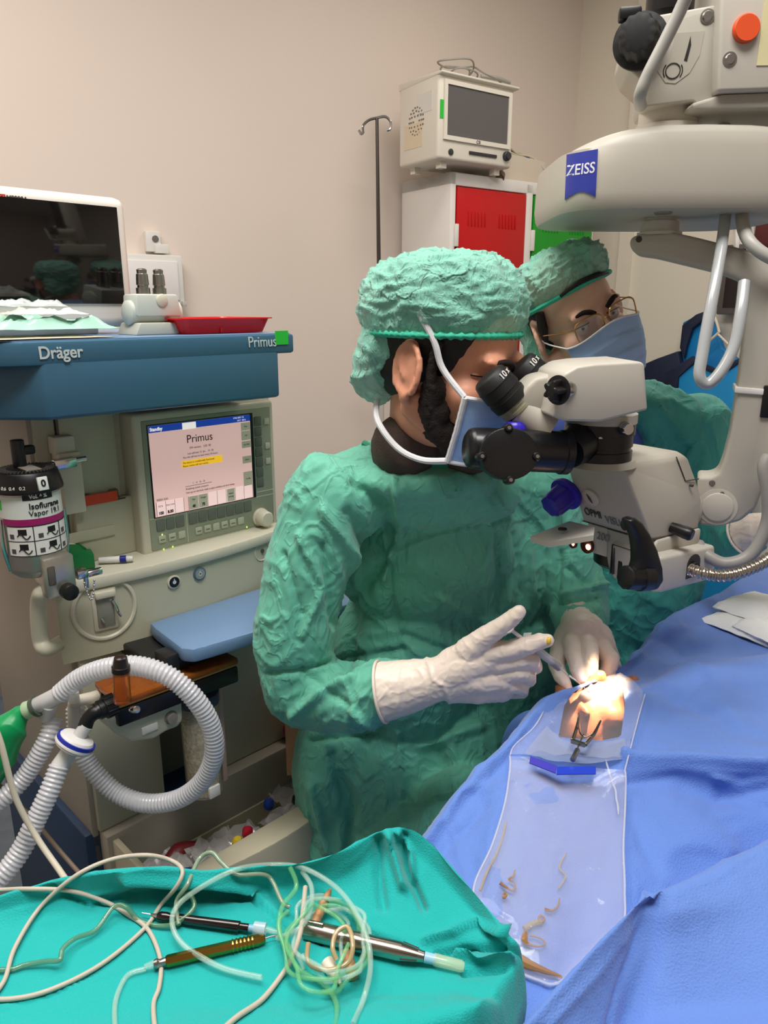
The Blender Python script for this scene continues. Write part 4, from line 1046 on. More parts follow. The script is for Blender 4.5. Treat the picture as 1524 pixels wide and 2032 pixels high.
# black ring and drum
rc_ = SM @ V(((TL[0]+TR[0])/2-.012, .062, TL[2]))
zr0 = TL[2]+.004; zr1 = P(1190, 836, rc_.y-.03).z
R0 = P(1188, 880, .98); RX, RY = R0.x, R0.y
B().lathe((RX, RY, zr0), (RX, RY, zr1+.004), [(0, .044), (.012, .044), (.0125, .042), (.018, .042), (.0185, .044), (.034, .044), (.0345, .046), (zr1-zr0, .046)], 48).build('coupling_ring', blackm, scope)
B().lathe((RX+.002, RY, zr0-.008), (RX+.002, RY, zr0), [(0, .05), (.008, .046)], 48).build('body_collar', sm, scope)
q = P(1246, 851, .93); B().lathe((q.x-.005, q.y+.012, q.z), (q.x+.0, q.y-.004, q.z), [(0, .005), (.006, .0085), (.014, .0085), (.017, .007)], 20).build('clamp_screw', chrome, scope)
q = P(1192, 869, .936); B().box((q.x-.0022, q.y-.0008, q.z-.0012), (q.x+.0022, q.y+.004, q.z+.0012)).build('index_mark', whitep, scope)
# assistant/camera tube: horizontal cylinder with oval cover
ta, tb = P(925, 889, .905), P(1128, 898, .93); tr_ = .0265
tube = B().lathe(ta, tb, [(0, tr_*.7), (.003, tr_*.88), (.008, tr_*.97), (.02, tr_), ((tb-ta).length-.012, tr_*1.0), ((tb-ta).length-.011, tr_*1.07), ((tb-ta).length-.002, tr_*1.07), ((tb-ta).length, tr_*.9)], 40).build('side_tube', blackm, scope, label='black side observation tube')
B().cyl(tb, V((RX-.02, RY-.01, tb.z+.012)), .021, .03, 28).build('side_arm', blackm, scope)
cx_ = P(1010, 901, .87)
Fc = face_frame(cx_, (1, .08, -.02), (0, .25, 1))
pts = []
for k in range(48):
    a = 2*math.pi*k/48; r1 = .031
    pts.append((r1*1.13*math.cos(a), r1*(1.02 if math.sin(a) > 0 else 1.0)*math.sin(a)))
cov = B(Fc).prism(pts, 2, -.022, .002, .0015).build('tube_cover', blackm, tube)
for a, k in ((92, 1.0), (185, 1.08), (-5, 1.08), (-88, 1.0)):
    x, y = .031*k*math.cos(R(a)), .031*k*math.sin(R(a))
    o = B(Fc).lathe((x, y, -.014), (x, y, .005), [(0, .0055), (.017, .0055), (.019, .004)], 18).build('screw_boss', blackm, cov)
    B(Fc).lathe((x, y, .0045), (x, y, .0062), [(0, .0026), (.0016, .0024)], 6).build('cover_screw', mat('screw_grey', (150, 146, 140), .3, .8), o)
# small blue knob above the tube
q = P(1020, 852, .93); B().lathe((q.x, q.y, q.z-.014), (q.x+.001, q.y, q.z+.010), [(0, .017), (.008, .0175), (.010, .015), (.02, .0135), (.024, .009)], 24).build('tube_knob', bluek, scope)
# head block
Hc = P(1190, 775, .90); HF = frame((Hc.x, .885, 0), 6)
def hl(px, py, y=0): q = LP(HF, px, py, 1, y); return (q.x, q.z)
out = [hl(*p) for p in ((1097, 828), (1113, 760), (1120, 742), (1146, 727), (1180, 722), (1270, 717), (1280, 722), (1286, 814), (1190, 838), (1120, 836))]
head = B(HF).prism(out, 1, 0, .10, .004, seg=3).build('binocular_head', sm2, scope, label='pale grey binocular head block')
B(HF).lathe(V((0, 0, 0)) if False else HF.inverted() @ V((RX, RY, zr1)), HF.inverted() @ V((RX, RY, zr1+.012)), [(0, .047), (.012, .047)], 40).build('head_collar', sm, head)
# inclined prism part with eyepiece tubes
out = [hl(x, y, .02) for x, y in ((1040, 800), (1062, 770), (1080, 753), (1118, 745), (1130, 760), (1120, 838), (1060, 838))]
hinge = B(HF).prism(out, 1, .05, .10, .008, seg=3).build('tilting_prism', sm, scope)
o = B(HF).lathe((hl(1104, 778)[0], .012, hl(1104, 778)[1]), (hl(1104, 778)[0], -.004, hl(1104, 778)[1]), [(0, .028), (.010, .028), (.012, .026)], 36)
# star screw in front
q = P(1110, 774, .873); q2 = P(1084, 780, .858)
B().lathe(P(1130, 771, .888), P(1110, 774, .873), [(0, .010), (.008, .0105), (.013, .008)], 20).build('clamp_bolt', chrome, head)
dn = (q2-q).normalized(); Mst = face_frame(q, dn.cross(V((0, 0, 1))).normalized(), V((0, 0, 1)))
zz = Mst.to_3x3() @ V((0, 0, 1))
if zz.dot(dn) < 0: Mst = Mst @ Matrix.Rotation(math.pi, 4, 'Y')
starknob(Mst, .0165, .017, 5, .42).build('star_knob', blackp, head)
def eyepiece(cup0, cup1, tub, lbl_a, n):
    dirv = (cup1-cup0).normalized()
    cup = B().lathe(cup0, cup1, [(0, .014), (.0015, .020), (.004, .0225), (.016, .0255), (.0165, .0245), (.03, .0255), (.0305, .0245), (.036, .0245), (.0365, .0255), ((cup1-cup0).length, .0245)], 40).build('eyepiece_cup', mat('eyepiece_rubber', (22, 22, 22), .55), scope)
    L_ = (tub-cup1).length
    B().lathe(cup1-dirv*.001, cup1+dirv*.012, [(0, .0225), (.005, .0225), (.0052, .0215), (.0085, .0215), (.009, .0225), (.013, .0225)], 40).build('eyepiece_ring', mat('ring_greige', (150, 150, 126), .35, .3), cup)
    B().lathe(cup1+dirv*.011, tub, [(0, .021), (L_*.5, .024), (L_-.011, .028)], 36).build('eyepiece_tube', sm, scope)
    # engraved label along the cup surface
    side = (CAM-cup0).normalized(); side = (side-dirv*side.dot(dirv)).normalized()
    up = (dirv.cross(side)); up = up if up.z > 0 else -up
    nrm = (side*.7+up*.72).normalized(); tg = nrm.cross(dirv)
    c_ = bpy.data.curves.new('t', 'FONT'); c_.body = '10 x'; c_.size = .0115; c_.extrude = .0002; c_.align_x = 'CENTER'; c_.align_y = 'CENTER'; c_.offset = .0003
    o = bpy.data.objects.new('t', c_); COL.objects.link(o); dg = bpy.context.evaluated_depsgraph_get(); dg.update()
    me = bpy.data.meshes.new_from_object(o.evaluated_get(dg)); bpy.data.objects.remove(o); bpy.data.curves.remove(c_)
    # text runs around the barrel
    x_ = -tg if (-tg).x > tg.x else tg
    for v in me.vertices:
        an = v.co.x/.0255; p_ = cup0+dirv*(.011-v.co.y)+(nrm*math.cos(an)+x_*math.sin(an))*(.0252+v.co.z); v.co = p_
    put(me, 'lettering', whitep, cup, 0)
eyepiece(P(966, 744, .945), P(1016, 799, .945), P(1085, 850, .945), 0, 1)
eyepiece(P(1028, 722, 1.0), P(1076, 766, .998), P(1122, 812, .99), 0, 2)
# cradle joint and arm
AF = frame(P(1430, 1000, 1.03).xy.to_3d(), -22)
def al_(px, py, y=0): q = LP(AF, px, py, 1, y); return (q.x, q.z)
js = SL(1396, 985, 0, MR[0]-.002)
jq = SM @ V((MR[0]-.004, .05, (MR[2]+BR_[2])/2))
dj = SM.to_3x3() @ V((1, 0, 0))
B().lathe(jq, jq+dj*.03, [(0, .045), (.010, .044), (.026, .038), (.03, .03)], 36).build('joint_disc', sm2, scope)
out = [al_(*p) for p in ((1384, 946), (1410, 947), (1426, 940), (1436, 915), (1450, 860), (1462, 780), (1474, 690), (1482, 600), (1478, 562), (1458, 552), (1424, 540), (1300, 510), (1262, 505), (1249, 490), (1250, 472), (1272, 463), (1330, 459), (1380, 470), (1440, 485), (1500, 500), (1560, 530), (1580, 600), (1560, 760), (1530, 930), (1500, 1010), (1470, 1035), (1430, 1046), (1386, 1044))]
b_ = B(AF).prism(out, 1, 0, .055, .006, seg=3); arm = b_.build('curved_arm', sm, scope, label='curved pale grey suspension arm')
pc_ = al_(1424, 1006); B(AF).lathe((pc_[0], .002, pc_[1]), (pc_[0], -.008, pc_[1]), [(0, .0265), (.003, .0265), (.0035, .021), (.0055, .0205), (.006, .0195)], 40).build('pivot_cap', sm2, arm)
for px, py in ((1413, 959), (1433, 979)):
    c_ = al_(px, py); B(AF).lathe((c_[0], .001, c_[1]), (c_[0], -.002, c_[1]), [(0, .0045), (.001, .0045), (.0011, .003), (.0025, .003)], 16).build('cap_screw', MATS['screw_grey'], arm)
c_ = al_(1268, 475); B(AF).lathe((c_[0], .001, c_[1]), (c_[0], -.001, c_[1]), [(0, .0045), (.0015, .004)], 16).build('set_screw', seam, arm)
c1_, c2_ = al_(1463, 772), al_(1560, 790)
B(AF).prism([(c1_[0]-.003, c1_[1]+.003), (c2_[0], c1_[1]+.0), (c2_[0], c1_[1]-.008), (c1_[0]-.003, c1_[1]-.005)], 1, -.003, .058, .001).build('cable_tie', whitep, arm)
c_ = al_(1524, 800); B(AF).box((c_[0]-.008, -.004, c_[1]-.02), (c_[0]+.02, .01, c_[1]+.024), .002).build('cable_grommet', blackp, arm)
# vertical spigot between arm and housing
sp0 = AF @ V((al_(1307, 458)[0], .027, al_(1307, 458)[1]-.004))
zh0 = P(1300, 415, 1.0).z
B().lathe(sp0, V((sp0.x, sp0.y, zh0+.005)), [(0, .03), (.004, .03), (.0045, .026), (.018, .025), (.0185, .021), (zh0+.005-sp0.z, .021)], 36).build('spigot', sm2, scope)
# ---- housing with emblem
HX = P(1300, 415, 1.0)
zb_h = HX.z; zt_h = P(1300, 240, 1.0).z
xl_ = P(1120, 350, 1.03).x; xr_ = P(1680, 350, 1.0).x
cxh = (xl_+xr_)/2; wh = (xr_-xl_)/2; dh = .15; cyh = 1.15
n_ = 80; rings = []
for t, k in ((0, .93), (.003, .965), (.012, .985), (.035, 1.0), (.08, .995), (.12, .98), (.145, .96), (.157, .93), (.162, .88)):
    rr = []
    for i in range(n_):
        a = 2*math.pi*i/n_; c, s = math.cos(a), math.sin(a); e = 2/4.6
        x = math.copysign(abs(c)**e, c); y = math.copysign(abs(s)**e, s)
        hh = zt_h-zb_h
        z = zb_h+hh*t/.162
        tap = (1-.0*(1-x))
        rr.append(V((cxh+x*(wh-.0+(k-1)*.14), cyh+y*(dh+(k-1)*.14), z-(.022*(abs(x)**3) if t > .14 else 0))))
    rings.append(rr)
vs_ = [p for r_ in rings for p in r_]; m_ = len(rings)
fs = [(j*n_+i, j*n_+(i+1) % n_, (j+1)*n_+(i+1) % n_, (j+1)*n_+i) for j in range(m_-1) for i in range(n_)]+[tuple(range(n_))[::-1], tuple(range((m_-1)*n_, m_*n_))]
hous = B().add(vs_, fs).build('control_housing', sm, scope, label='rounded pale grey housing with the blue emblem')
bpy.context.view_layer.update()
from mathutils.bvhtree import BVHTree
def bvh(b): return BVHTree.FromPolygons([tuple(v) for v in b.v], b.f)
hb_ = B().add(vs_, fs); HB = bvh(hb_)
def cast(px, py, tree):
    h = tree.ray_cast(CAM, ray(px, py).normalized()); return h[0], h[1]
def decal(tree, poly_fn, nu, nv, name, m, parent, lift=.0008):
    g = []
    for i in range(nu+1):
        row = []
        for j in range(nv+1):
            px, py = poly_fn(j/nv, i/nu); p, n_ = cast(px, py, tree)
            if p is None: return None
            if n_.dot(CAM-p) < 0: n_ = -n_
            row.append(p+n_*lift)
        g.append(row)
    return B().grid(g, .0004).build(name, m, parent)
def emb(u, v):
    top = (1126+(1187-1126)*u, 307+(296-307)*u); bot = (1122+(1182-1122)*u, 397+(391-397)*u-14*math.sin(math.pi*u)*.9)
    return top[0]+(bot[0]-top[0])*v, top[1]+(bot[1]-top[1])*v
emblem = decal(HB, emb, 14, 14, 'emblem', mat('zeiss_blue', (44, 56, 146), .4), hous)
def wrap_text(s, tree, origin, ux, uy, size, m, parent, name='lettering', bold=0, shear=0, lift=.0016, xs=1):
    c_ = bpy.data.curves.new('t', 'FONT'); c_.body = s; c_.size = 1; c_.extrude = 0; c_.align_x = 'CENTER'; c_.align_y = 'CENTER'; c_.offset = bold; c_.shear = shear; c_.resolution_u = 4
    o = bpy.data.objects.new('t', c_); COL.objects.link(o); dg = bpy.context.evaluated_depsgraph_get(); dg.update()
    me = bpy.data.meshes.new_from_object(o.evaluated_get(dg)); bpy.data.objects.remove(o); bpy.data.curves.remove(c_)
    for v in me.vertices:
        x, y = v.co.x*size*xs, v.co.y*size
        px = origin[0]+ux[0]*x+uy[0]*y; py = origin[1]+ux[1]*x+uy[1]*y
        p, n_ = cast(px, py, tree)
        if p is None: continue
        if n_.dot(CAM-p) < 0: n_ = -n_
        v.co = p+n_*lift
    return put(me, name, m, parent, 0)
wrap_text('ZEISS', HB, (1153, 337), (1, -.13), (0, -1), 30, mat('emblem_white', (214, 214, 222), .4), emblem, bold=.012, shear=.12, xs=.80)
q, n_ = cast(1316, 421, HB)
if q: B().lathe(q+V((0, 0, .002)), q-V((0, 0, .003)), [(0, .011), (.004, .011), (.005, .009)], 24).build('under_screw', MATS['screw_grey'], hous)
# underside dark cover band
# collar on top
ct0 = P(1325, 250, 1.08)
B().lathe((ct0.x, ct0.y, ct0.z-.03), (ct0.x, ct0.y, ct0.z+.05), [(0, .045), (.028, .042), (.029, .038), (.06, .038), (.0601, .036), (.08, .036)], 40).build('neck_collar', sm2, scope)
# upper bracket
BF = frame(P(1330, 100, 1.03).xy.to_3d(), -10)
def bl(px, py, y=0): q = LP(BF, px, py, 1, y); return (q.x, q.z)
out = [bl(*p) for p in ((1300, 30), (1425, 8), (1433, 12), (1424, 200), (1388, 210), (1375, 200), (1282, 212), (1278, 195), (1284, 170), (1250, 140), (1238, 105), (1245, 70))]
brk = B(BF).prism(out, 1, 0, .10, .004, seg=3).build('upper_bracket', sm, scope)
dk = [bl(*p) for p in ((1340, 66), (1398, 62), (1388, 110), (1368, 145), (1340, 166), (1320, 164), (1304, 140), (1330, 110))]
plate = B(BF).prism(dk, 1, -.0008, .001).build('brake_label', mat('label_greige', (172, 166, 152), .5), brk)
sw = [bl(*p) for p in ((1370, 72), (1371, 90), (1363, 122), (1357, 120), (1364, 95))]
B(BF).prism(sw, 1, -.0014, 0).build('swoosh_mark', mat('mark_black', (30, 28, 26), .5), plate)
c_ = bl(1335, 141); Fb = BF @ Matrix.Translation((c_[0], -.001, c_[1])) @ Matrix.Rotation(R(90), 4, 'X')
b = B(Fb).tube([(.0085*math.cos(R(a)), .0085*math.sin(R(a)), .0004) for a in range(0, 361, 15)], .0006, 6, 2)
b.build('brake_symbol', MATS['mark_black'], plate)
b = B(Fb)
for sg_ in (0, 180): b.tube([(.0112*math.cos(R(a+sg_)), .0112*math.sin(R(a+sg_)), .0004) for a in range(-38, 39, 12)], .0006, 6, 2)
b.build('brake_arcs', MATS['mark_black'], plate)
for px, py in ((1404, 33),):
    c_ = bl(px, py); B(BF).lathe((c_[0], 0, c_[1]), (c_[0], -.003, c_[1]), [(0, .0085), (.001, .0085), (.0012, .0065), (.003, .005)], 20).build('bracket_screw', MATS['screw_grey'], brk)
c_ = bl(1279, 68, -.03)
Fk = BF @ Matrix.Translation((c_[0], 0, c_[1])) @ Matrix.Rotation(R(90), 4, 'X') @ Matrix.Rotation(R(-14), 4, 'Y')
k_ = starknob(Fk, .031, .040, 12, .09).build('brake_knob', mat('knob_black_rubber', (20, 20, 19), .6), brk)
c_ = bl(1250, 22, -.03); B(BF).box((c_[0]-.012, -.03, c_[1]-.008), (c_[0]+.014, -.012, c_[1]+.006), .003, M=None).build('knob_clip', blackp, brk)
c_ = P(1330, 4, 1.06); B().lathe((c_.x, c_.y, P(1330, 24, 1.05).z), (c_.x, c_.y, c_.z+.25), [(0, .029), (.03, .029), (.032, .026), (.25, .026)], 32).build('black_column', blackm, scope)
# box with the orange button, right upper edge
XF = frame(P(1480, 100, 1.0).xy.to_3d(), -2)
def xl2(px, py, y=0): q = LP(XF, px, py, 1, y); return (q.x, q.z)
out = [xl2(*p) for p in ((1434, -80), (1750, -120), (1750, 170), (1424, 182))]
ob = B(XF).prism(out, 1, 0, .14, .004, seg=3).build('arm_box', sm2, scope)
c_ = xl2(1479, 58); o = B(XF).lathe((c_[0], 0, c_[1]), (c_[0], -.007, c_[1]), [(0, .0155), (.005, .0155), (.007, .014)], 32).build('stop_button', mat('orange_button', (226, 84, 40), .4), ob, label='orange round button')
c_ = xl2(1448, 118); B(XF).lathe((c_[0], 0, c_[1]), (c_[0], -.003, c_[1]), [(0, .0085), (.0008, .0085), (.001, .0062), (.003, .005)], 20).build('box_screw', MATS['screw_grey'], ob)
out = [xl2(*p, -.0) for p in ((1380, 200), (1440, 182), (1750, 170), (1750, 205), (1430, 212), (1380, 212))]
B(XF).prism(out, 1, .01, .14, .003).build('box_underside', sm, scope)
c_ = xl2(1530, 55); B(XF).box((c_[0]-.012, -.001, c_[1]-.04), (c_[0]+.03, .001, c_[1]+.03)).build('type_plate', mat('yellowish_plate', (214, 206, 160), .5), ob)
# support: ceiling column so that it all hangs from somewhere
B().cyl((c_[0]*0+XF.translation.x+.12, XF.translation.y+.1, 1.7), (XF.translation.x+.12, XF.translation.y+.1, H), .06, n=32).build('ceiling_column', sm, scope)
# cables belonging to the microscope
gc = mat('cable_grey', (176, 174, 166), .4); 
def cable(pts, r, m=gc, lab=None, name='cable', rib=None, n=12):
    return B().tube([P(*p) for p in pts], r, n, 8, rib=rib).build(name, m, scope, label=lab)
cable([(1372, -30, .96), (1350, 20, .97), (1318, 85, .98), (1285, 150, .99), (1270, 190, 1.0), (1272, 210, 1.03)], .0075)
cable([(1440, 425, 1.06), (1430, 500, 1.02), (1412, 600, .985), (1394, 700, .97), (1388, 745, .965), (1402, 762, .965), (1428, 740, .965), (1455, 690, .97), (1470, 620, .98), (1477, 560, 1.0)], .0075, mat('tube_clear_grey', (172, 176, 176), .18, spec=.9), 'glossy looped tube')
cable([(1472, 425, 1.05), (1476, 455, 1.03), (1492, 485, 1.01), (1530, 512, 1.0), (1580, 525, 1.0)], .0082)
cable([(1433, 205, 1.08), (1432, 230, 1.09), (1438, 250, 1.1)], .007, sm2, None, 'spiral_cable', rib=(.006, .0015))
cable([(1524, 905, .99), (1516, 930, .985), (1524, 980, .98), (1522, 1040, .98), (1490, 1100, .98), (1440, 1118, .985), (1400, 1100, 1.0), (1385, 1080, 1.02)], .009, mat('cable_dark_grey', (142, 140, 134), .45), 'thick grey cable')
cable([(1368, 1130, .90), (1400, 1139, .885), (1440, 1142, .88), (1480, 1132, .88), (1524, 1110, .885), (1570, 1070, .89)], .0068, mat('metal_hose', (170, 162, 150), .25, .9), 'ribbed metal light-guide hose', 'light_guide', rib=(.0058, .0016))
# lamp of the microscope: shines down onto the eye
L0 = SM @ V((xl+.038, .078, zb-.066))
EYE = PZ(1192, 1392, .852)
sl = bpy.data.lights.new('microscope_lamp', 'SPOT'); sl.energy = 22; sl.color = (1, .72, .42); sl.spot_size = R(26); sl.spot_blend = .7; sl.shadow_soft_size = .008
so = bpy.data.objects.new('microscope_lamp', sl); COL.objects.link(so); so.location = L0; so.rotation_euler = (EYE-L0).to_track_quat('-Z', 'Y').to_euler()
# ================================================================ PEOPLE
skin = mat('skin_tan', (216, 152, 122), .5, bump=.12, bscale=300, sss=.15, var=.05, vscale=30)
skin2 = mat('skin_light', (236, 190, 164), .48, bump=.1, bscale=300, sss=.15, var=.04, vscale=30)
skin3 = mat('skin_patient', (168, 104, 74), .5, bump=.15, bscale=250, sss=.1)
lipm = mat('lip', (160, 84, 78), .45)
hairm = mat('dark_hair', (24, 18, 16), .55, bump=.6, bscale=400)
beardm = mat('beard', (34, 24, 20), .8, bump=1, bscale=500)
capm = mat('mint_cap', (140, 212, 190), .7, alpha=.74, bump=.5, bscale=260, sheen=.3, crinkle=.6, cscale=18)
capm2 = mat('mint_cap_band', (60, 190, 156), .7, bump=.4, bscale=260)
maskm = mat('mask_blue', (166, 200, 246), .75, bump=.3, bscale=500)
maskw = mat('mask_white', (224, 224, 226), .7, bump=.2, bscale=400)
gownm = mat('gown_green', (98, 182, 156), .62, bump=.35, bscale=900, var=.06, vscale=7, sheen=.2, crinkle=.55, cscale=7)
gownm2 = mat('gown_teal', (70, 172, 158), .65, bump=.35, bscale=900, var=.1, vscale=8, sheen=.2, crinkle=.45, cscale=7)
glovem = mat('latex_glove', (228, 214, 200), .42, bump=.15, bscale=90, sss=.1)
darkk = mat('brown_knit', (78, 64, 56), .9, bump=.8, bscale=500)
eyew = mat('eye_white', (226, 218, 212), .2); iris = mat('iris_dark', (54, 36, 24), .15); browm = mat('eyebrow', (28, 18, 15), .9)

def head_shape(b, M, neck_to=None, nr=.058):
    S = b
    e = lambda c, r, rot=None: S.ell((0, 0, 0), r, M @ Matrix.Translation(c) @ (rot or Matrix()), 24, 16)
    e((0, .018, .035), (.074, .096, .088)); e((0, -.025, .03), (.062, .062, .072))       # cranium, forehead
    e((0, -.032, -.035), (.058, .056, .075)); e((0, -.045, -.088), (.040, .038, .030))    # face, jaw
    e((0, .0, -.075), (.055, .06, .045))
    for s in (-1, 1):
        e((s*.040, -.055, -.030), (.024, .024, .024))                                      # cheekbone
        e((s*.030, -.080, .022), (.024, .012, .009))                                       # brow ridge
        S.rc((s*.054, .005, -.06), (s*.026, -.06, -.098), .02, .018, M)                    # jaw line
    S.rc((0, -.086, .008), (0, -.112, -.032), .008, .0125, M)                              # nose
    for s in (-1, 1): e((s*.011, -.098, -.036), (.008, .011, .008))
    e((0, -.088, -.062), (.022, .012, .006)); e((0, -.085, -.073), (.02, .012, .006)); e((0, -.082, -.1), (.016, .014, .012))
    if neck_to is not None:
        p0 = M @ V((0, .022, -.05)); S.rc(p0, neck_to, nr, nr*1.08)
def ear(b, M, s):
    X = M @ Matrix.Translation((s*.077, .012, -.012)) @ Matrix.Rotation(R(s*24), 4, 'Z') @ Matrix.Rotation(R(-8), 4, 'X')
    rim = [(0, .026*math.cos(R(a)), .034*math.sin(R(a))) for a in range(-60, 230, 20)]
    b.tube([(s*.003, -p[1], p[2]+.0) for p in rim]+[(s*.002, -.006, -.034)], .0048, 10, 4, M=X)
    b.ell((-s*.002, .002, .0), (.006, .022, .030), X); b.ell((-s*.000, .002, -.034), (.006, .010, .011), X)
    b.tube([(s*.003, .010, .020), (s*.004, .012, .004), (s*.004, .003, -.012)], .004, 8, 4, M=X)
def eyes(M, parent, gaze=(0, 0), open_=1, who='s', sk=None, rec=-.0735):
    for s in (-1, 1):
        c = V((s*.032, rec, .0)); b = B(M).ell(c, .0125, None, 20, 14); e = b.build('eyeball', eyew, parent)
        g = (V((gaze[0], -1, gaze[1]))).normalized()
        B(M).ell(c+g*.0062, (.0066, .0066, .0066), None, 18, 12).build('iris', iris, e)
        B(M).ell(c+g*.0095, (.0034,)*3, None, 12, 8).build('pupil', mat('pupil', (6, 5, 5), .1), e)
        # lids
        for sg_, nm in ((1, 'eyelid'), (-1, 'eyelid')):
            g_ = []
            for i in range(7):
                lat = (R(24)*open_ if sg_ > 0 else -R(22)*open_)+sg_*R(60)*i/6
                g_.append([c+V((math.sin(R(a))*math.cos(lat*abs(math.cos(R(a))) if i == 0 else lat)*.0138, -math.cos(R(a))*math.cos(lat)*.0138, math.sin(lat*(math.cos(R(a))**.5 if i == 0 else 1))*.0138)) for a in range(-80, 81, 16)])
            B(M).grid(g_, .0012).build('eyelid', sk, parent)
            if sg_ > 0:
                B(M).tube([p+V((0, -.001, 0)) for p in g_[0]], .0009, 6, 2).build('eyelashes', browm, parent)
def brow(M, parent, s, up=0, inner=0):
    pts = [V((s*.012, -.0965, .018+inner)), V((s*.022, -.0975, .0235+up*.6)), V((s*.034, -.093, .026+up)), V((s*.048, -.080, .020+up*.5))]
    b = B(M); b.tube(pts, [.0036, .0048, .0042, .0018], 10, 6); return b.build('eyebrow', browm, parent)
def bouffant(M, parent, base_z, rx, ry, rz, cy, tilt, m, seed, amp=.006, name='scrub_cap', flare=None):
    """loose gathered cap: a puffed dome closed by an elastic band"""
    X = M @ Matrix.Translation((0, cy, base_z)) @ Matrix.Rotation(R(tilt), 4, 'X')
    g = []; nu, nv = 120, 60
    for j in range(nv+1):
        t = j/nv; row = []
        for i in range(nu+1):
            a = 2*math.pi*i/nu
            # profile: tight at the band, puffs out, closes on top
            ph = t*math.pi/2
            k = math.cos(max(0, (t-.22)/.78)*math.pi/2)**.62 if t > .22 else .90+.10*math.sin(t/.22*math.pi/2)
            z = rz*math.sin(ph)**1.0 if t > 0 else 0
            x, y = rx*k*math.cos(a), ry*k*math.sin(a)
            if flare: q = flare(a, t); x *= q; y *= q
            p = V((x, y, z*1.0))
            nn = V((x/rx, y/ry, z/rz+.001)).normalized()
            d = amp*(ridged(p, 16, 1.0, seed, 2)-.45)*min(1, t*4+.3)+amp*.75*(ridged(V((p.x*1.0, p.y, p.z*2.2)), 38, .8, seed+9, 2)-.3)*min(1, t*5)
            if t < .22: d += .0022*math.sin(a*46+2*math.sin(a*5))*(1-t/.22)**.5
            row.append(p+nn*d)
        g.append(row)
    o = B(X).grid(g).build(name, m, parent, smooth=180, fix=True)
    return o, X
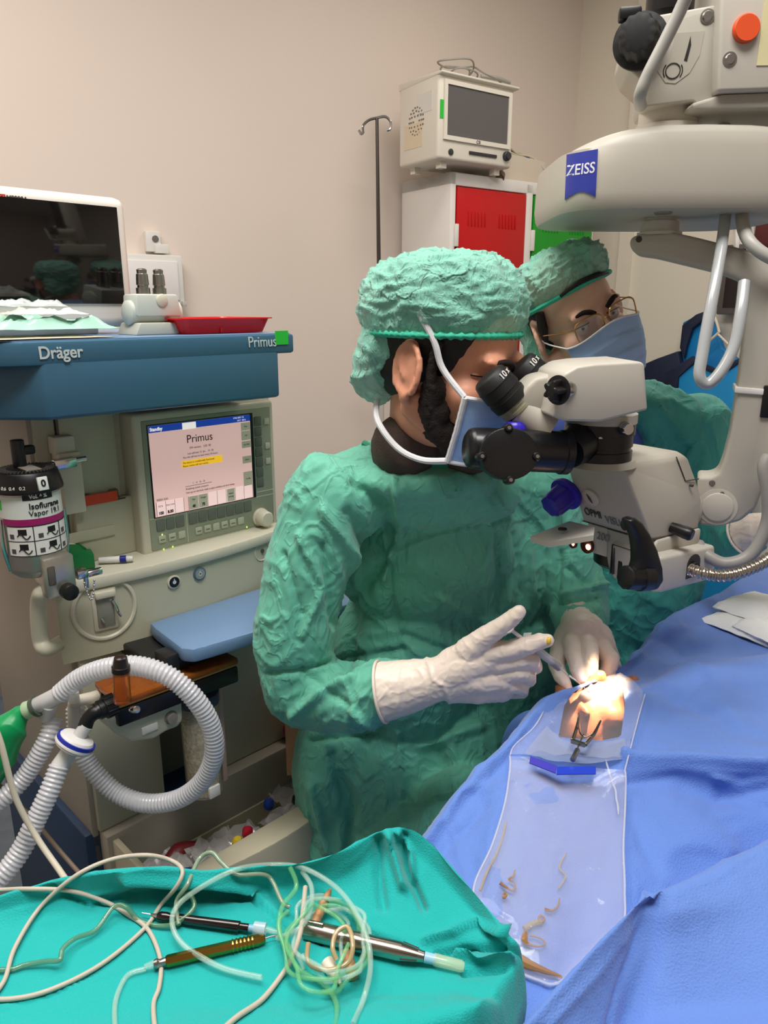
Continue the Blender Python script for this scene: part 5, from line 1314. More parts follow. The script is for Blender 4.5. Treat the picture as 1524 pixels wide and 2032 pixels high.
# ---------------------------------------------------------------- surgeon
SH = Matrix.Translation(P(889, 714, 1.065)) @ Matrix.Rotation(R(57), 4, 'Z') @ Matrix.Rotation(R(14), 4, 'X') @ Matrix.Scale(1.06, 4)
nb = P(838, 905, 1.165)
def chain(b, pts): 
    for (p, r1), (q, r2) in zip(pts, pts[1:]): b.rc(p, q, r1, r2)
ShR, ShL = P(652, 992, 1.12), P(1062, 960, 1.24)
ElR, WrR = P(600, 1372, 1.085), P(868, 1345, 1.0)
ElL, WrL = P(1138, 1172, 1.21), P(1150, 1262, 1.10)
hip = P(800, 1640, 1.25); chest = P(838, 1120, 1.235)
def surgeon():
    b = B()
    head_shape(b, SH, nb+V((0, .015, -.03)), .052)
    ear(b, SH, -1); ear(b, SH, 1)
    chain(b, [(nb+V((0, .02, -.08)), .06), (chest+V((0, .045, 0)), .06), (hip+V((0, .02, 0)), .105)])
    for sh, el, wr in ((ShR, ElR, WrR), (ShL, ElL, WrL)):
        s2 = sh+V((0, .02, -.01)); chain(b, [(nb+V((0, .045, -.09)), .038), (s2+V((0, .012, 0)), .034), (el+V((.0, .0, .0)), .026), (wr+V((0, .004, 0)), .016)])
    # lap and legs, seated under the drape
    hp = hip+V((0, .02, -.12))
    for s in (-1, 1):
        h0 = hp+V((s*.09, 0, 0)); kn = V((h0.x+.22, h0.y-.18, .50)); ft = V((kn.x, kn.y, .09))
        chain(b, [(h0, .08), (kn, .055), (ft, .04), (ft+V((.1, -.08, -.04)), .03)])
    me = b.bake(.0042, 5)
    o = put(me, 'person', skin, None, 180, origin=(hip.x, hip.y, 0))
    tag(o, 'seated surgeon in a green gown bending to the microscope eyepieces, holding a syringe', 'person')
    for s in (-1, 1):
        h0 = hp+V((s*.09, 0, 0)); kn = V((h0.x+.22, h0.y-.18, .50)); ft = V((kn.x, kn.y, .12))
        b = B(); chain(b, [(h0, .09), (kn, .07), (ft, .06)]); put(b.bake(.008, 6), 'trouser_leg', mat('scrub_blue', (86, 104, 190), .7, bump=.3, bscale=600), o, 180)
        b = B(); b.rc((kn.x, kn.y+.01, .055), (kn.x+.10, kn.y-.08, .045), .05, .042); put(b.bake(.006, 4), 'shoe', mat('clog_grey', (70, 70, 76), .5), o, 180)
    # hair and beard
    b = B(SH); b.ell((0, .02, .04), (.080, .101, .090)); b.ell((0, .05, -.01), (.068, .062, .062))
    me = b.bake(.005, 3)
    put(me, 'hair', hairm, o, 180)
    for s in (-1, 1):
        b = B(SH); g = []
        path = [(.0765, -.020, .035, .016), (.0765, -.019, .005, .013), (.072, -.022, -.030, .018), (.066, -.024, -.055, .026), (.056, -.036, -.080, .028), (.044, -.055, -.100, .02)]
        b.tube([(s*x, y, z) for x, y, z, w in path], [w*.5 for *_, w in path], 12, 5)
        for (x, y, z, w) in path[2:]: b.ell((s*(x-.008), y, z), (.013, w*1.0, .02))
        me = b.bake(.0035, 6)
        displace(me, lambda co, n_: .0022*noise.noise(co*220))
        put(me, 'beard', beardm, o, 180)
    b = B(SH); b.ell((0, -.06, -.098), (.040, .034, .026)); put(b.bake(.003, 3), 'beard', beardm, o, 180)
    eyes(SH, o, (0, -.35), .1, sk=skin, rec=-.055); brow(SH, o, -1, -.001, -.004); brow(SH, o, 1, -.001, -.004)
    # cap
    fl = lambda a, t: 1+.10*max(0, math.sin(a))*(1-t)
    cap, CX = bouffant(SH, o, .032, .093, .111, .100, .016, -13, capm, 4.2, .0075, flare=fl)
    g = []
    # loose back bag of the cap behind the ear
    b = B(SH); b.ell((-.0, .075, .0), (.076, .045, .06)); b.ell((-.03, .085, -.035), (.045, .032, .05))
    me = b.bake(.0045, 8); displace(me, lambda co, n_: .007*(ridged(co, 26, 1, 3, 2)-.4)+.003*(ridged(co, 60, .8, 8, 2)-.3)); put(me, 'cap_back', capm, cap, 180)
    bp = []
    for k in range(49):
        a = 2*math.pi*k/48; q = V((.0865*math.cos(a), .102*math.sin(a)*(1+.08*max(0, math.sin(a))), .0)); bp.append(q)
    b = B(CX).tube(bp, .0048, 8, 3); me = b.mesh('band')
    displace(me, lambda co, n_: .0016*math.sin(co.x*900)+.001*math.sin(co.z*700)); put(me, 'cap_band', capm2, cap, 180)
    # mask
    g = []
    for i in range(27):
        v = i/26; row = []
        for j in range(41):
            u = -1+2*j/40; a = u*R(80)
            rad = .092+.004*math.cos(a); bul = .026*math.cos(a)**2*(1-.35*v)
            z = -.022-.088*v+.014*math.cos(a)**3*(1-v)-.004*math.sin(math.pi*v)*0
            depth = .062+.052*math.cos(a)*(1-.25*max(0, v-.5)*2)
            p = V((math.sin(a)*(.070-.010*v+.006), -(depth+bul*.35)+.004*v, z))
            p.y += .0016*(1 if (v*9 % 1) < .5 else 0)*math.cos(a)
            row.append(p)
        g.append(row)
    mk = B(SH).grid(g, .0014).build('face_mask', maskm, o, 60)
    for s in (-1, 1):
        ed = [g[i][0 if s < 0 else 40] for i in range(27)]
        b = B(SH); b.tube([p+V((s*.001, -.0015, 0)) for p in ed], .0042, 8, 2, spline=False); b.build('mask_edge', maskw, mk)
        t = ed[0]; pts = [t, V((s*.079, -.035, .004)), V((s*.084, -.018, .033)), V((s*.088, .01, .062))]
        b = B(SH); b.tube(pts, .0042, 8, 5); b.build('mask_strap', maskw, mk)
        t = ed[-1]; pts = [t, V((s*.064, -.028, -.122)), V((s*.066, .01, -.118)), V((s*.062, .05, -.095)), V((s*.03, .078, -.075))]
        B(SH).tube(pts, .0044, 8, 5).build('mask_strap', maskw, mk)
    B(SH).tube([p+V((0, -.0012, .0)) for p in g[0]], .0028, 8, 2, spline=False).build('mask_edge', maskw, mk)
    B(SH).tube([p+V((0, -.0012, .0)) for p in g[-1]], .0028, 8, 2, spline=False).build('mask_edge', maskw, mk)
    # dark collar
    b = B(); n0 = SH @ V((0, .034, -.125)); b.rc(n0-V((0, 0, .012)), nb+V((-.015, .01, -.01)), .053, .062); b.ell(nb+V((.0, .0, -.026)), (.098, .080, .036)); b.rc(P(870, 890, 1.12), P(925, 905, 1.10), .035, .035)
    me = b.bake(.004, 6); displace(me, lambda co, n_: .003*ridged(co, 18, .8, 2, 2)); put(me, 'knit_collar', darkk, o, 180)
    # gown
    b = B()
    b.ell(chest+V((.0, .0, .045)), (.172, .112, .17)); b.ell(P(870, 1060, 1.2), (.15, .09, .12))
    b.ell(P(820, 1300, 1.25), (.155, .12, .17)); b.ell(P(800, 1520, 1.27), (.162, .14, .18)); b.ell(P(800, 1720, 1.28), (.170, .16, .17))
    b.rc(P(700, 1470, 1.23), P(665, 1720, 1.22), .065, .075); b.rc(P(930, 1450, 1.23), P(960, 1700, 1.23), .09, .12)
    b.rc(nb+V((-.06, .02, -.035)), ShR+V((.012, .0, -.006)), .058, .070); b.rc(nb+V((.06, .02, -.045)), ShL+V((-.02, 0, -.02)), .056, .062); b.ell(nb+V((.0, .005, -.062)), (.140, .100, .052)); b.ell(P(905, 985, 1.13), (.10, .055, .045)); b.ell(P(838, 950, 1.125), (.118, .082, .040)); b.ell(P(985, 1110, 1.25), (.105, .09, .16)); b.ell(P(1000, 1310, 1.27), (.11, .10, .16)); b.ell(P(660, 1530, 1.25), (.075, .10, .16))
    chain(b, [(ShR, .072), (P(608, 1130, 1.10), .068), (P(583, 1270, 1.09), .064), (ElR+V((-.005, 0, .005)), .060)])
    chain(b, [(ElR, .060), (P(690, 1380, 1.05), .056), (P(745, 1375, 1.025), .050), (P(790, 1368, 1.0), .042)])
    chain(b, [(ShL, .066), (P(1110, 1080, 1.23), .055), (P(1140, 1170, 1.2), .052), (P(1152, 1215, 1.17), .047), (P(1152, 1236, 1.145), .041)])
    for s in (-1, 1):     # lap of the gown
        h0 = hip+V((s*.08, -.01, -.12)); b.rc(h0, V((h0.x+.18, h0.y-.14, .56)), .115, .09); b.rc(V((h0.x+.18, h0.y-.14, .56)), V((h0.x+.17, h0.y-.13, .30)), .09, .10)
    me = b.bake(.0044, 16)
    L = [([(690, 1020), (760, 1120), (700, 1200), (690, 1330)], 14, -.008), ([(640, 1010), (700, 1100), (718, 1190)], 9, .006),
         ([(535, 1335), (600, 1330), (660, 1312), (720, 1296)], 5, -.006), ([(580, 1420), (640, 1370), (700, 1345)], 9, .008), ([(600, 1330), (690, 1400)], 7, -.004),
         ([(660, 1330), (740, 1300), (800, 1290)], 8, -.005), ([(770, 1105), (830, 1075), (900, 1055), (980, 1040), (1050, 1028)], 3, .0025), ([(770, 1110), (778, 1200), (800, 1300)], 6, -.004),
         ([(985, 1060), (992, 1150), (985, 1240)], 6, -.007), ([(1005, 1070), (1012, 1200)], 5, .005), ([(960, 1090), (965, 1230)], 5, .004), ([(1025, 1060), (1035, 1180)], 5, -.004), ([(1050, 1070), (1060, 1180)], 5, .004),
         ([(780, 950), (795, 1040), (760, 1150)], 6, .006), ([(700, 960), (760, 1000), (780, 1080)], 8, -.006), ([(870, 1180), (960, 1230), (1030, 1235)], 8, .006), ([(800, 1260), (880, 1290), (900, 1300)], 8, -.006),
         ([(1095, 1000), (1110, 1100), (1100, 1200)], 10, -.010), ([(1130, 1130), (1180, 1170)], 6, -.006), ([(1110, 1180), (1195, 1160)], 5, .005), ([(1110, 1200), (1190, 1185)], 5, -.005),
         ([(790, 1450), (795, 1530), (800, 1640)], 5, .005), ([(660, 1500), (700, 1600), (690, 1690)], 9, -.008), ([(620, 1560), (650, 1690)], 8, .007), ([(800, 1590), (900, 1560), (960, 1540)], 8, -.007), ([(830, 1480), (950, 1440)], 12, .008), ([(610, 1470), (760, 1450)], 6, -.008),
         ([(590, 1060), (640, 1160), (600, 1260)], 6, .006), ([(560, 1100), (600, 1220)], 6, -.005), ([(640, 1080), (660, 1240)], 7, -.006), ([(700, 1410), (740, 1440)], 7, .007)]
    def dn(co, n_):
        q = V((co.x, co.y, co.z*.45)); d = .0070*(ridged(q, 6, 1.1, 2.2, 2)-.4)+.0042*(ridged(V((co.x+co.z*.35, co.y, co.z*.5)), 13, 1.6, 7, 6)-.15)+.0020*(ridged(V((co.x-co.z*.3, co.y, co.z*.7)), 26, 1.6, 5, 6)-.15)+.0010*(ridged(co, 70, 1.2, 1, 4)-.2)
        return d+1.6*crease(co, n_, L)
    displace(me, dn)
    gw = put(me, 'surgical_gown', gownm, o, 180)
    # neck binding
    pts = []
    c = nb+V((.012, .0, -.062))
    px = [(700, 868), (722, 880), (760, 900), (820, 918), (880, 925), (945, 918), (990, 905)]
    T = BVHTree.FromPolygons([tuple(gw.matrix_world @ v.co) if False else tuple(FR[o] @ v.co) for v in me.vertices], [tuple(p.vertices) for p in me.polygons])
    for x, y in px:
        h, n_ = cast(x, y, T)
        if h: pts.append(h+n_*.001)
    if len(pts) > 2: B().tube(pts, .0055, 8, 6).build('neck_binding', mat('gown_binding', (40, 138, 108), .6), gw)
    return o, gw, T
surg, sgown, ST = surgeon()
# ---------------------------------------------------------------- gloves
def glove(parent, fore, palm, fingers, name='glove', voxel=.0017, cuff=None, wr=.003, L=(), it=5):
    b = B(); chain(b, fore)
    for ch in palm: chain(b, ch)
    me = b.bake(.0024, 4)
    b2 = B(); b2.v = [v.co.copy() for v in me.vertices]; b2.f = [tuple(p.vertices) for p in me.polygons]
    for f in fingers: chain(b2, f)
    me = b2.bake(voxel, it)
    displace(me, lambda co, n_: wr*(ridged(V((co.x, co.y, co.z)), 24, 1, 4, 3)-.3)*.35+.0008*(ridged(co, 80, .8, 2, 2)-.3)+crease(co, n_, L))
    if cuff:
        c_, a_, _r = cuff; a_ = a_.normalized(); bb = bmesh.new(); bb.from_mesh(me)
        bmesh.ops.delete(bb, geom=[v for v in bb.verts if (v.co-c_).dot(a_) > .0005 and (v.co-c_).length < .09], context='VERTS'); bb.to_mesh(me); bb.free()
    g = put(me, name, glovem, parent, 180)
    if cuff:
        c, ax, r_ = cuff; ax = ax.normalized(); u = ax.orthogonal().normalized(); w = ax.cross(u)
        B().tube([c+(u*math.cos(R(a))+w*math.sin(R(a)))*r_ for a in range(0, 361, 12)], .0022, 8, 2).build('glove_cuff', glovem, g)
    return g
def F(*pts): return [(P(x, y, Y), r) for x, y, Y, r in pts]
cR0, cR1 = P(758, 1372, .995), P(800, 1366, .99)
gR = glove(surg, F((762, 1372, .995, .044), (800, 1364, .99, .041), (850, 1352, .98, .034), (885, 1342, .972, .031)),
      [F((885, 1338, .972, .030), (930, 1318, .965, .028), (975, 1302, .96, .022)), F((890, 1352, .972, .028), (940, 1345, .965, .026), (1000, 1345, .96, .021)), F((900, 1362, .972, .024), (950, 1372, .965, .018), (1000, 1372, .965, .015)), F((900, 1320, .972, .026), (945, 1285, .962, .018))],
      [F((930, 1293, .962, 0.0202), (965, 1262, .952, 0.0151), (1000, 1240, .942, 0.0129), (1024, 1221, .936, 0.0106), (1030, 1214, .935, 0.0095)),          # thumb
       F((970, 1297, .955, 0.0168), (1010, 1290, .945, 0.0140), (1048, 1280, .938, 0.0129), (1075, 1272, .938, 0.0110), (1087, 1270, .94, 0.0092)),   # index
       F((985, 1316, .955, 0.0157), (1035, 1309, .945, 0.0132), (1056, 1312, .95, 0.0121), (1062, 1324, .965, 0.0106), (1045, 1330, .975, 0.0095)),   # middle
       F((985, 1340, .957, 0.0151), (1030, 1334, .946, 0.0129), (1048, 1340, .952, 0.0114), (1050, 1350, .967, 0.0101), (1030, 1354, .976, 0.0090)),  # ring
       F((980, 1364, .962, 0.0134), (1018, 1360, .952, 0.0118), (1036, 1364, .958, 0.0103), (1036, 1374, .972, 0.0090), (1016, 1376, .978, 0.0084))],  # little
      cuff=(cR0, cR0-cR1, .0455), L=[([(845, 1300), (860, 1350), (880, 1360), (895, 1400)], 4, .0018), ([(800, 1320), (790, 1400)], 5, .0015)])
yt = P(1089, 1272, .929); B().ell(yt, (.0035, .004, .006)).build('glove_stain', mat('iodine_yellow', (232, 196, 70), .4), gR)
gL = glove(surg, F((1150, 1225, 1.155, .034), (1150, 1248, 1.115, .031)),
      [F((1150, 1250, 1.105, .030), (1140, 1275, 1.095, .024)), F((1165, 1250, 1.105, .028), (1195, 1285, 1.095, .022)), F((1185, 1262, 1.110, .024), (1205, 1305, 1.100, .020)), F((1130, 1262, 1.110, .024), (1112, 1295, 1.090, .018))],
      [F((1112, 1290, 1.090, .016), (1104, 1318, 1.070, .0130), (1112, 1342, 1.050, .0110), (1124, 1358, 1.040, .0088), (1126, 1363, 1.038, .0078)),   # thumb
       F((1135, 1275, 1.080, .0155), (1139, 1305, 1.055, .0125), (1146, 1330, 1.040, .0112), (1153, 1346, 1.035, .0095)),          # index
       F((1165, 1272, 1.080, .015), (1172, 1300, 1.050, .0130), (1172, 1335, 1.035, .0112), (1163, 1358, 1.032, .0092), (1160, 1364, 1.032, .0085)),   # middle
       F((1190, 1280, 1.085, .0155), (1212, 1308, 1.060, .0135), (1206, 1336, 1.048, .0115), (1188, 1346, 1.050, .0098)),     # ring
       F((1200, 1300, 1.095, .014), (1218, 1320, 1.080, .0118), (1204, 1346, 1.065, .0098), (1188, 1350, 1.060, .009))],  # little
      cuff=None)
# ---------------------------------------------------------------- syringe
sy = thing('syringe', 'thin clear syringe held in the surgeon\'s right gloved hand', 'syringe', P(1065, 1290, .935))
s0, s1 = P(1012, 1248, .935), P(1112, 1326, .975)
dv = (s1-s0)
clr = mat('clear_plastic', (226, 226, 228), .1, alpha=.42, spec=.9)
B().cyl(s0+dv*.30, s0+dv*.98, .0062, n=20, bev=.0006).build('barrel', clr, sy)
B().cyl(s0, s0+dv*.85, .0026, n=12).build('plunger_rod', mat('plunger_white', (214, 206, 204), .4), sy)
B().cyl(s0-dv*.02, s0+dv*.0, .0075, n=20, bev=.0004).build('thumb_pad', MATS['plunger_white'], sy)
B().cyl(s0+dv*.85, s0+dv*.97, .0056, n=16).build('plunger_seal', mat('seal_dark', (60, 48, 40), .4), sy)
B().box((-.013, -.0065, -.0008), (.013, .0065, .0008), .0003, M=face_frame(s0+dv*.30, dv.orthogonal(), dv.cross(dv.orthogonal()))).build('finger_flange', clr, sy)
n0 = P(1142, 1350, 1.005); n1 = P(1176, 1379, .985)
ndl = thing('cannula', 'fine steel cannula held in the left glove above the patient\'s eye', 'needle', n0)
B().cyl(s1, P(1126, 1338, .985), .002, .0012, 10).build('nozzle', clr, sy)
B().cyl(P(1130, 1341, .993), n0, .0018, .001, 10).build('hub', clr, ndl)
B().cyl(n0, n1, .0006, .0004, 8).build('shaft', chrome, ndl)
# ---------------------------------------------------------------- assistant
AH = Matrix.Translation(P(1141, 630, 1.275)) @ Matrix.Rotation(R(16), 4, 'Z') @ Matrix.Rotation(R(-25), 4, 'Y') @ Matrix.Rotation(R(2), 4, 'X') @ Matrix.Scale(.89, 4)
def assistant():
    nk = P(1165, 770, 1.33)
    b = B(); head_shape(b, AH, nk, .048); ear(b, AH, -1); ear(b, AH, 1)
    shl, shr = P(1375, 850, 1.40), P(1050, 860, 1.42)
    el, wr = P(1440, 1060, 1.34), P(1500, 1060, 1.2)
    elr, wrr = P(1060, 1080, 1.40), P(1130, 1180, 1.34)
    ch = P(1215, 960, 1.43); hp = P(1210, 1400, 1.46)
    chain(b, [(nk, .05), (ch+V((0, .03, 0)), .07), (hp+V((0, .03, 0)), .08)])
    chain(b, [(nk+V((0, .03, -.06)), .03), (shl+V((0, .01, -.01)), .034), (el, .034), (P(1490, 1058, 1.235), .022)])
    chain(b, [(nk+V((0, .02, -.05)), .04), (shr, .042), (elr, .034), (wrr, .022)])
    for s in (-1, 1): chain(b, [(hp+V((s*.07, .03, -.04)), .07), (V((hp.x+s*.09, hp.y, .5)), .06), (V((hp.x+s*.09, hp.y, .09)), .04), (V((hp.x+s*.1, hp.y-.12, .04)), .032)])
    me = b.bake(.0042, 4)
    o = put(me, 'person', skin2, None, 180, origin=(hp.x, hp.y, 0))
    tag(o, 'standing assistant with gold glasses and blue mask behind the microscope', 'person')
    for s in (-1, 1):
        b = B(); chain(b, [(V((hp.x+s*.07, hp.y+.03, hp.z-.04)), .078), (V((hp.x+s*.08, hp.y+.02, .5)), .075), (V((hp.x+s*.09, hp.y, .12)), .06)]); put(b.bake(.008, 6), 'trouser_leg', mat('scrub_blue', (86, 104, 190), .7, bump=.3, bscale=600), o, 180)
        b = B(); b.rc((hp.x+s*.09, hp.y+.01, .055), (hp.x+s*.1, hp.y-.13, .045), .05, .042); put(b.bake(.006, 4), 'shoe', mat('clog_grey', (70, 70, 76), .5), o, 180)
    b = B(AH); b.ell((0, .026, .036), (.077, .092, .076)); b.ell((0, .045, -.01), (.068, .06, .062)); put(b.bake(.005, 3), 'hair', hairm, o, 180)
    b = B(AH); b.tube([(-.074, -.022, .045), (-.0765, -.018, .015), (-.075, -.012, -.015)], [.008, .010, .003], 8).tube([(-.05, -.068, .066), (-.02, -.082, .076), (.02, -.084, .074), (.05, -.068, .064)], [.003, .0045, .0045, .002], 8); b.build('hairline', hairm, o)
    eyes(AH, o, (-.38, -.04), .9, sk=skin2); brow(AH, o, -1, .002); brow(AH, o, 1, .002)
    cap, CX = bouffant(AH, o, .040, .094, .116, .084, .022, -16, capm, 8.4, .009)
    b = B(AH); b.ell((0, .088, .0), (.078, .048, .07)); b.ell((-.045, .07, -.06), (.04, .045, .06)); me = b.bake(.0045, 8); displace(me, lambda co, n_: .007*(ridged(co, 28, 1, 5, 2)-.4)); put(me, 'cap_back', capm, cap, 180)
    bp = [V((.0875*math.cos(2*math.pi*k/48), .108*math.sin(2*math.pi*k/48), 0)) for k in range(49)]
    B(CX).tube(bp, .0045, 8, 3).build('cap_band', capm2, cap)
    # mask with pleats
    g = []
    for i in range(33):
        v = i/32; row = []
        for j in range(41):
            u = -1+2*j/40; a = u*R(72)
            z = -.020-.098*v+.020*math.cos(a)**4*(1-v)
            depth = .064+.058*math.cos(a)*(1-.2*max(0, v-.5)*2)+.008*math.sin(math.pi*v)
            p = V((math.sin(a)*(.080-.012*v), -depth-.004*(1-v)*math.cos(a)**6, z)); w_ = (v*4.2) % 1
            p.y += .0035*(w_-.5)*math.cos(a)*(1 if .15 < v < .85 else 0)+.0022*(ridged(V((p.x*8, z*30, 1)), 1.0, .8, 3, 2)-.4)
            row.append(p)
        g.append(row)
    mk = B(AH).grid(g, .0014).build('face_mask', maskm, o, 60)
    B(AH).tube([p+V((0, -.001, .0)) for p in g[0]], .0018, 8, 2, spline=False).build('mask_edge', maskw, mk)
    for s in (-1, 1):
        ed = [g[i][0 if s < 0 else 40] for i in range(33)]
        B(AH).tube([ed[0], V((s*.080, -.015, -.012)), V((s*.082, .012, .012))], .0014, 6, 5).build('ear_loop', maskw, mk)
        B(AH).tube([ed[-1], V((s*.072, -.020, -.072)), V((s*.079, .010, -.048))], .0014, 6, 5).build('ear_loop', maskw, mk)
    # earring
    ec = V((-.083, .012, -.058)); B(AH).tube([ec+V((.003*math.sin(R(a)), .010*math.cos(R(a)), -.010+.010*math.sin(R(a)))) for a in range(0, 361, 24)], .0008, 6, 2).build('earring', mat('gold', (214, 170, 110), .25, 1), o)
    # glasses
    gold = MATS['gold']
    gl = thing('glasses', 'thin gold framed glasses worn by the assistant', 'glasses', AH @ V((0, -.105, 0)))
    for s in (-1, 1):
        cx = s*.034; pts = []
        for a in range(0, 361, 12):
            c, s_ = math.cos(R(a)), math.sin(R(a)); e = 2/3.4
            x = math.copysign(abs(c)**e, c)*.027; z = math.copysign(abs(s_)**e, s_)*.024
            x *= 1+.08*(z/.024)
            pts.append(V((cx+x, -.107+.35*abs(cx+x)**1.6, z-.004)))
        B(AH).tube(pts, .0013, 8, 2).build('lens_rim', gold, gl)
        vs_ = pts[:-1]; B(AH).add(vs_+[p+V((0, .0012, 0)) for p in vs_], [tuple(range(len(vs_))), tuple(range(len(vs_), 2*len(vs_)))[::-1]]).build('lens', mat('lens_clear', (230, 235, 240), .03, alpha=.10, spec=1), gl)
        B(AH).tube([pts[2]+V((s*.0, 0, 0)) if s > 0 else pts[13], V((s*.070, -.085, .008)), V((s*.080, -.03, .004)), V((s*.0815, .012, .0))], .0013, 8, 4).build('temple', gold, gl)
    B(AH).tube([V((-.008, -.1065, .004)), V((0, -.1105, .008)), V((.008, -.1065, .004))], .0012, 8, 4).tube([V((-.009, -.106, -.004)), V((-.007, -.100, -.008))], .0012, 6, 4).tube([V((.009, -.106, -.004)), V((.007, -.100, -.008))], .0012, 6, 4).build('bridge', gold, gl)
    # blue scrub top at the neck, gown
    b = B(); b.rc(nk+V((0, .01, -.05)), ch, .066, .10); b.rc(nk+V((.0, .015, -.05)), P(1278, 806, 1.39), .046, .040); put(b.bake(.006, 6), 'scrub_top', mat('scrub_blue', (86, 104, 190), .7, bump=.3, bscale=600), o, 180)
    b = B(); b.ell(ch+V((0, .0, -.03)), (.175, .115, .17)); b.ell(P(1230, 1150, 1.45), (.17, .12, .20)); b.ell(P(1230, 1330, 1.47), (.19, .14, .22)); b.rc(P(1220, 1400, 1.47), V((P(1220, 1400, 1.47).x, 1.50, .35)), .15, .16)
    b.rc(P(1275, 812, 1.38), shl+V((0, 0, -.01)), .050, .066); b.rc(P(1110, 830, 1.41), shr, .05, .06)
    chain(b, [(shl, .067), (P(1395, 930, 1.38), .062), (P(1400, 1010, 1.36), .058), (P(1430, 1062, 1.33), .052), (P(1470, 1068, 1.26), .042)])
    chain(b, [(shr, .06), (elr, .055), (wrr, .045)])
    me = b.bake(.006, 12)
    L = [([(1300, 800), (1350, 860), (1385, 900)], 5, .006), ([(1300, 910), (1350, 880), (1390, 900)], 5, -.006), ([(1300, 800), (1330, 790), (1370, 820)], 4, .004), ([(1270, 900), (1330, 960)], 5, .005), ([(1400, 850), (1430, 950)], 8, -.006)]
    displace(me, lambda co, n_: .012*(ridged(V((co.x, co.y, co.z*.6)), 8, 1.1, 6, 2)-.4)+.004*(ridged(co, 24, 1, 1, 2)-.35)+crease(co, n_, L))
    put(me, 'surgical_gown', gownm2, o, 180)
    c0 = P(1462, 1068, 1.255)
    g = glove(o, F((1478, 1062, 1.235, .034), (1500, 1052, 1.215, .030), (1524, 1046, 1.20, .026)), [F((1530, 1044, 1.2, .026), (1570, 1040, 1.19, .024)), F((1530, 1060, 1.2, .022), (1570, 1060, 1.19, .02))],
      [F((1570, 1020, 1.19, .013), (1610, 1015, 1.18, .011), (1640, 1020, 1.17, .009)), F((1572, 1035, 1.19, .013), (1620, 1035, 1.17, .011), (1650, 1042, 1.16, .009)), F((1572, 1050, 1.19, .013), (1618, 1055, 1.17, .011), (1646, 1062, 1.16, .009)), F((1570, 1066, 1.19, .012), (1610, 1072, 1.18, .010), (1635, 1080, 1.17, .008)), F((1540, 1075, 1.19, .013), (1565, 1095, 1.17, .011), (1585, 1105, 1.16, .009))],
      cuff=(P(1476, 1062, 1.235), P(1476, 1062, 1.235)-P(1500, 1052, 1.215), .036))
    return o
asst = assistant()
# ---------------------------------------------------------------- patient under the drape
def patient():
    b = B(); c = P(1192, 1400, 1.0); c = PZ(1192, 1400, .80)
    # lying face up, crown towards the surgeon on the left, feet to the right of the picture
    H0 = Matrix.Translation(PZ(1190, 1394, .850)+V((-.011, .028, -.078))) @ Matrix.Rotation(R(108), 4, 'Z') @ Matrix.Rotation(R(-90), 4, 'X')
    H0 = H0 @ Matrix.Scale(.90, 4) @ Matrix.Rotation(R(-5), 4, 'X')
    dirn = H0.to_3x3() @ V((0, 0, -1)); dirn.z = 0; dirn.normalize()
    head_shape(b, H0, (H0 @ V((0, .03, -.13))), .05)
    n_ = H0 @ V((0, .03, -.14)); up = V((0, 0, 1))
    ch = n_+dirn*.25-up*.0; hp = n_+dirn*.62-up*.0; sd = dirn.cross(up)
    chain(b, [(n_, .05), (ch, .085), (hp, .09)])
    for s in (-1, 1):
        chain(b, [(n_+dirn*.08-up*.01, .045), (n_+dirn*.1+sd*s*.10-up*.04, .045), (n_+dirn*.38+sd*s*.10-up*.04, .035), (n_+dirn*.62+sd*s*.10-up*.04, .026), (n_+dirn*.72+sd*s*.10-up*.04, .025)])
        chain(b, [(hp+sd*s*.08, .075), (hp+sd*s*.09+dirn*.42-up*.01, .055), (hp+sd*s*.09+dirn*.82-up*.02, .035), (hp+sd*s*.1+dirn*.86+up*.06, .03)])
    me = b.bake(.0045, 4)
    o = put(me, 'person', skin3, None, 180, origin=(n_.x, n_.y, .70))
    tag(o, 'patient lying under the blue drape with only the skin round one eye uncovered', 'person')
    b = B(H0); b.ell((0, .03, .082), (.088, .096, .066)); b.ell((0, .06, .03), (.08, .066, .08)); put(b.bake(.005, 4), 'head_wrap', mat('drape_wrap', (96, 134, 210), .75, bump=.4, bscale=60), o, 180)
    return o, n_, dirn, sd
pat, pn, pdir, psd = patient()
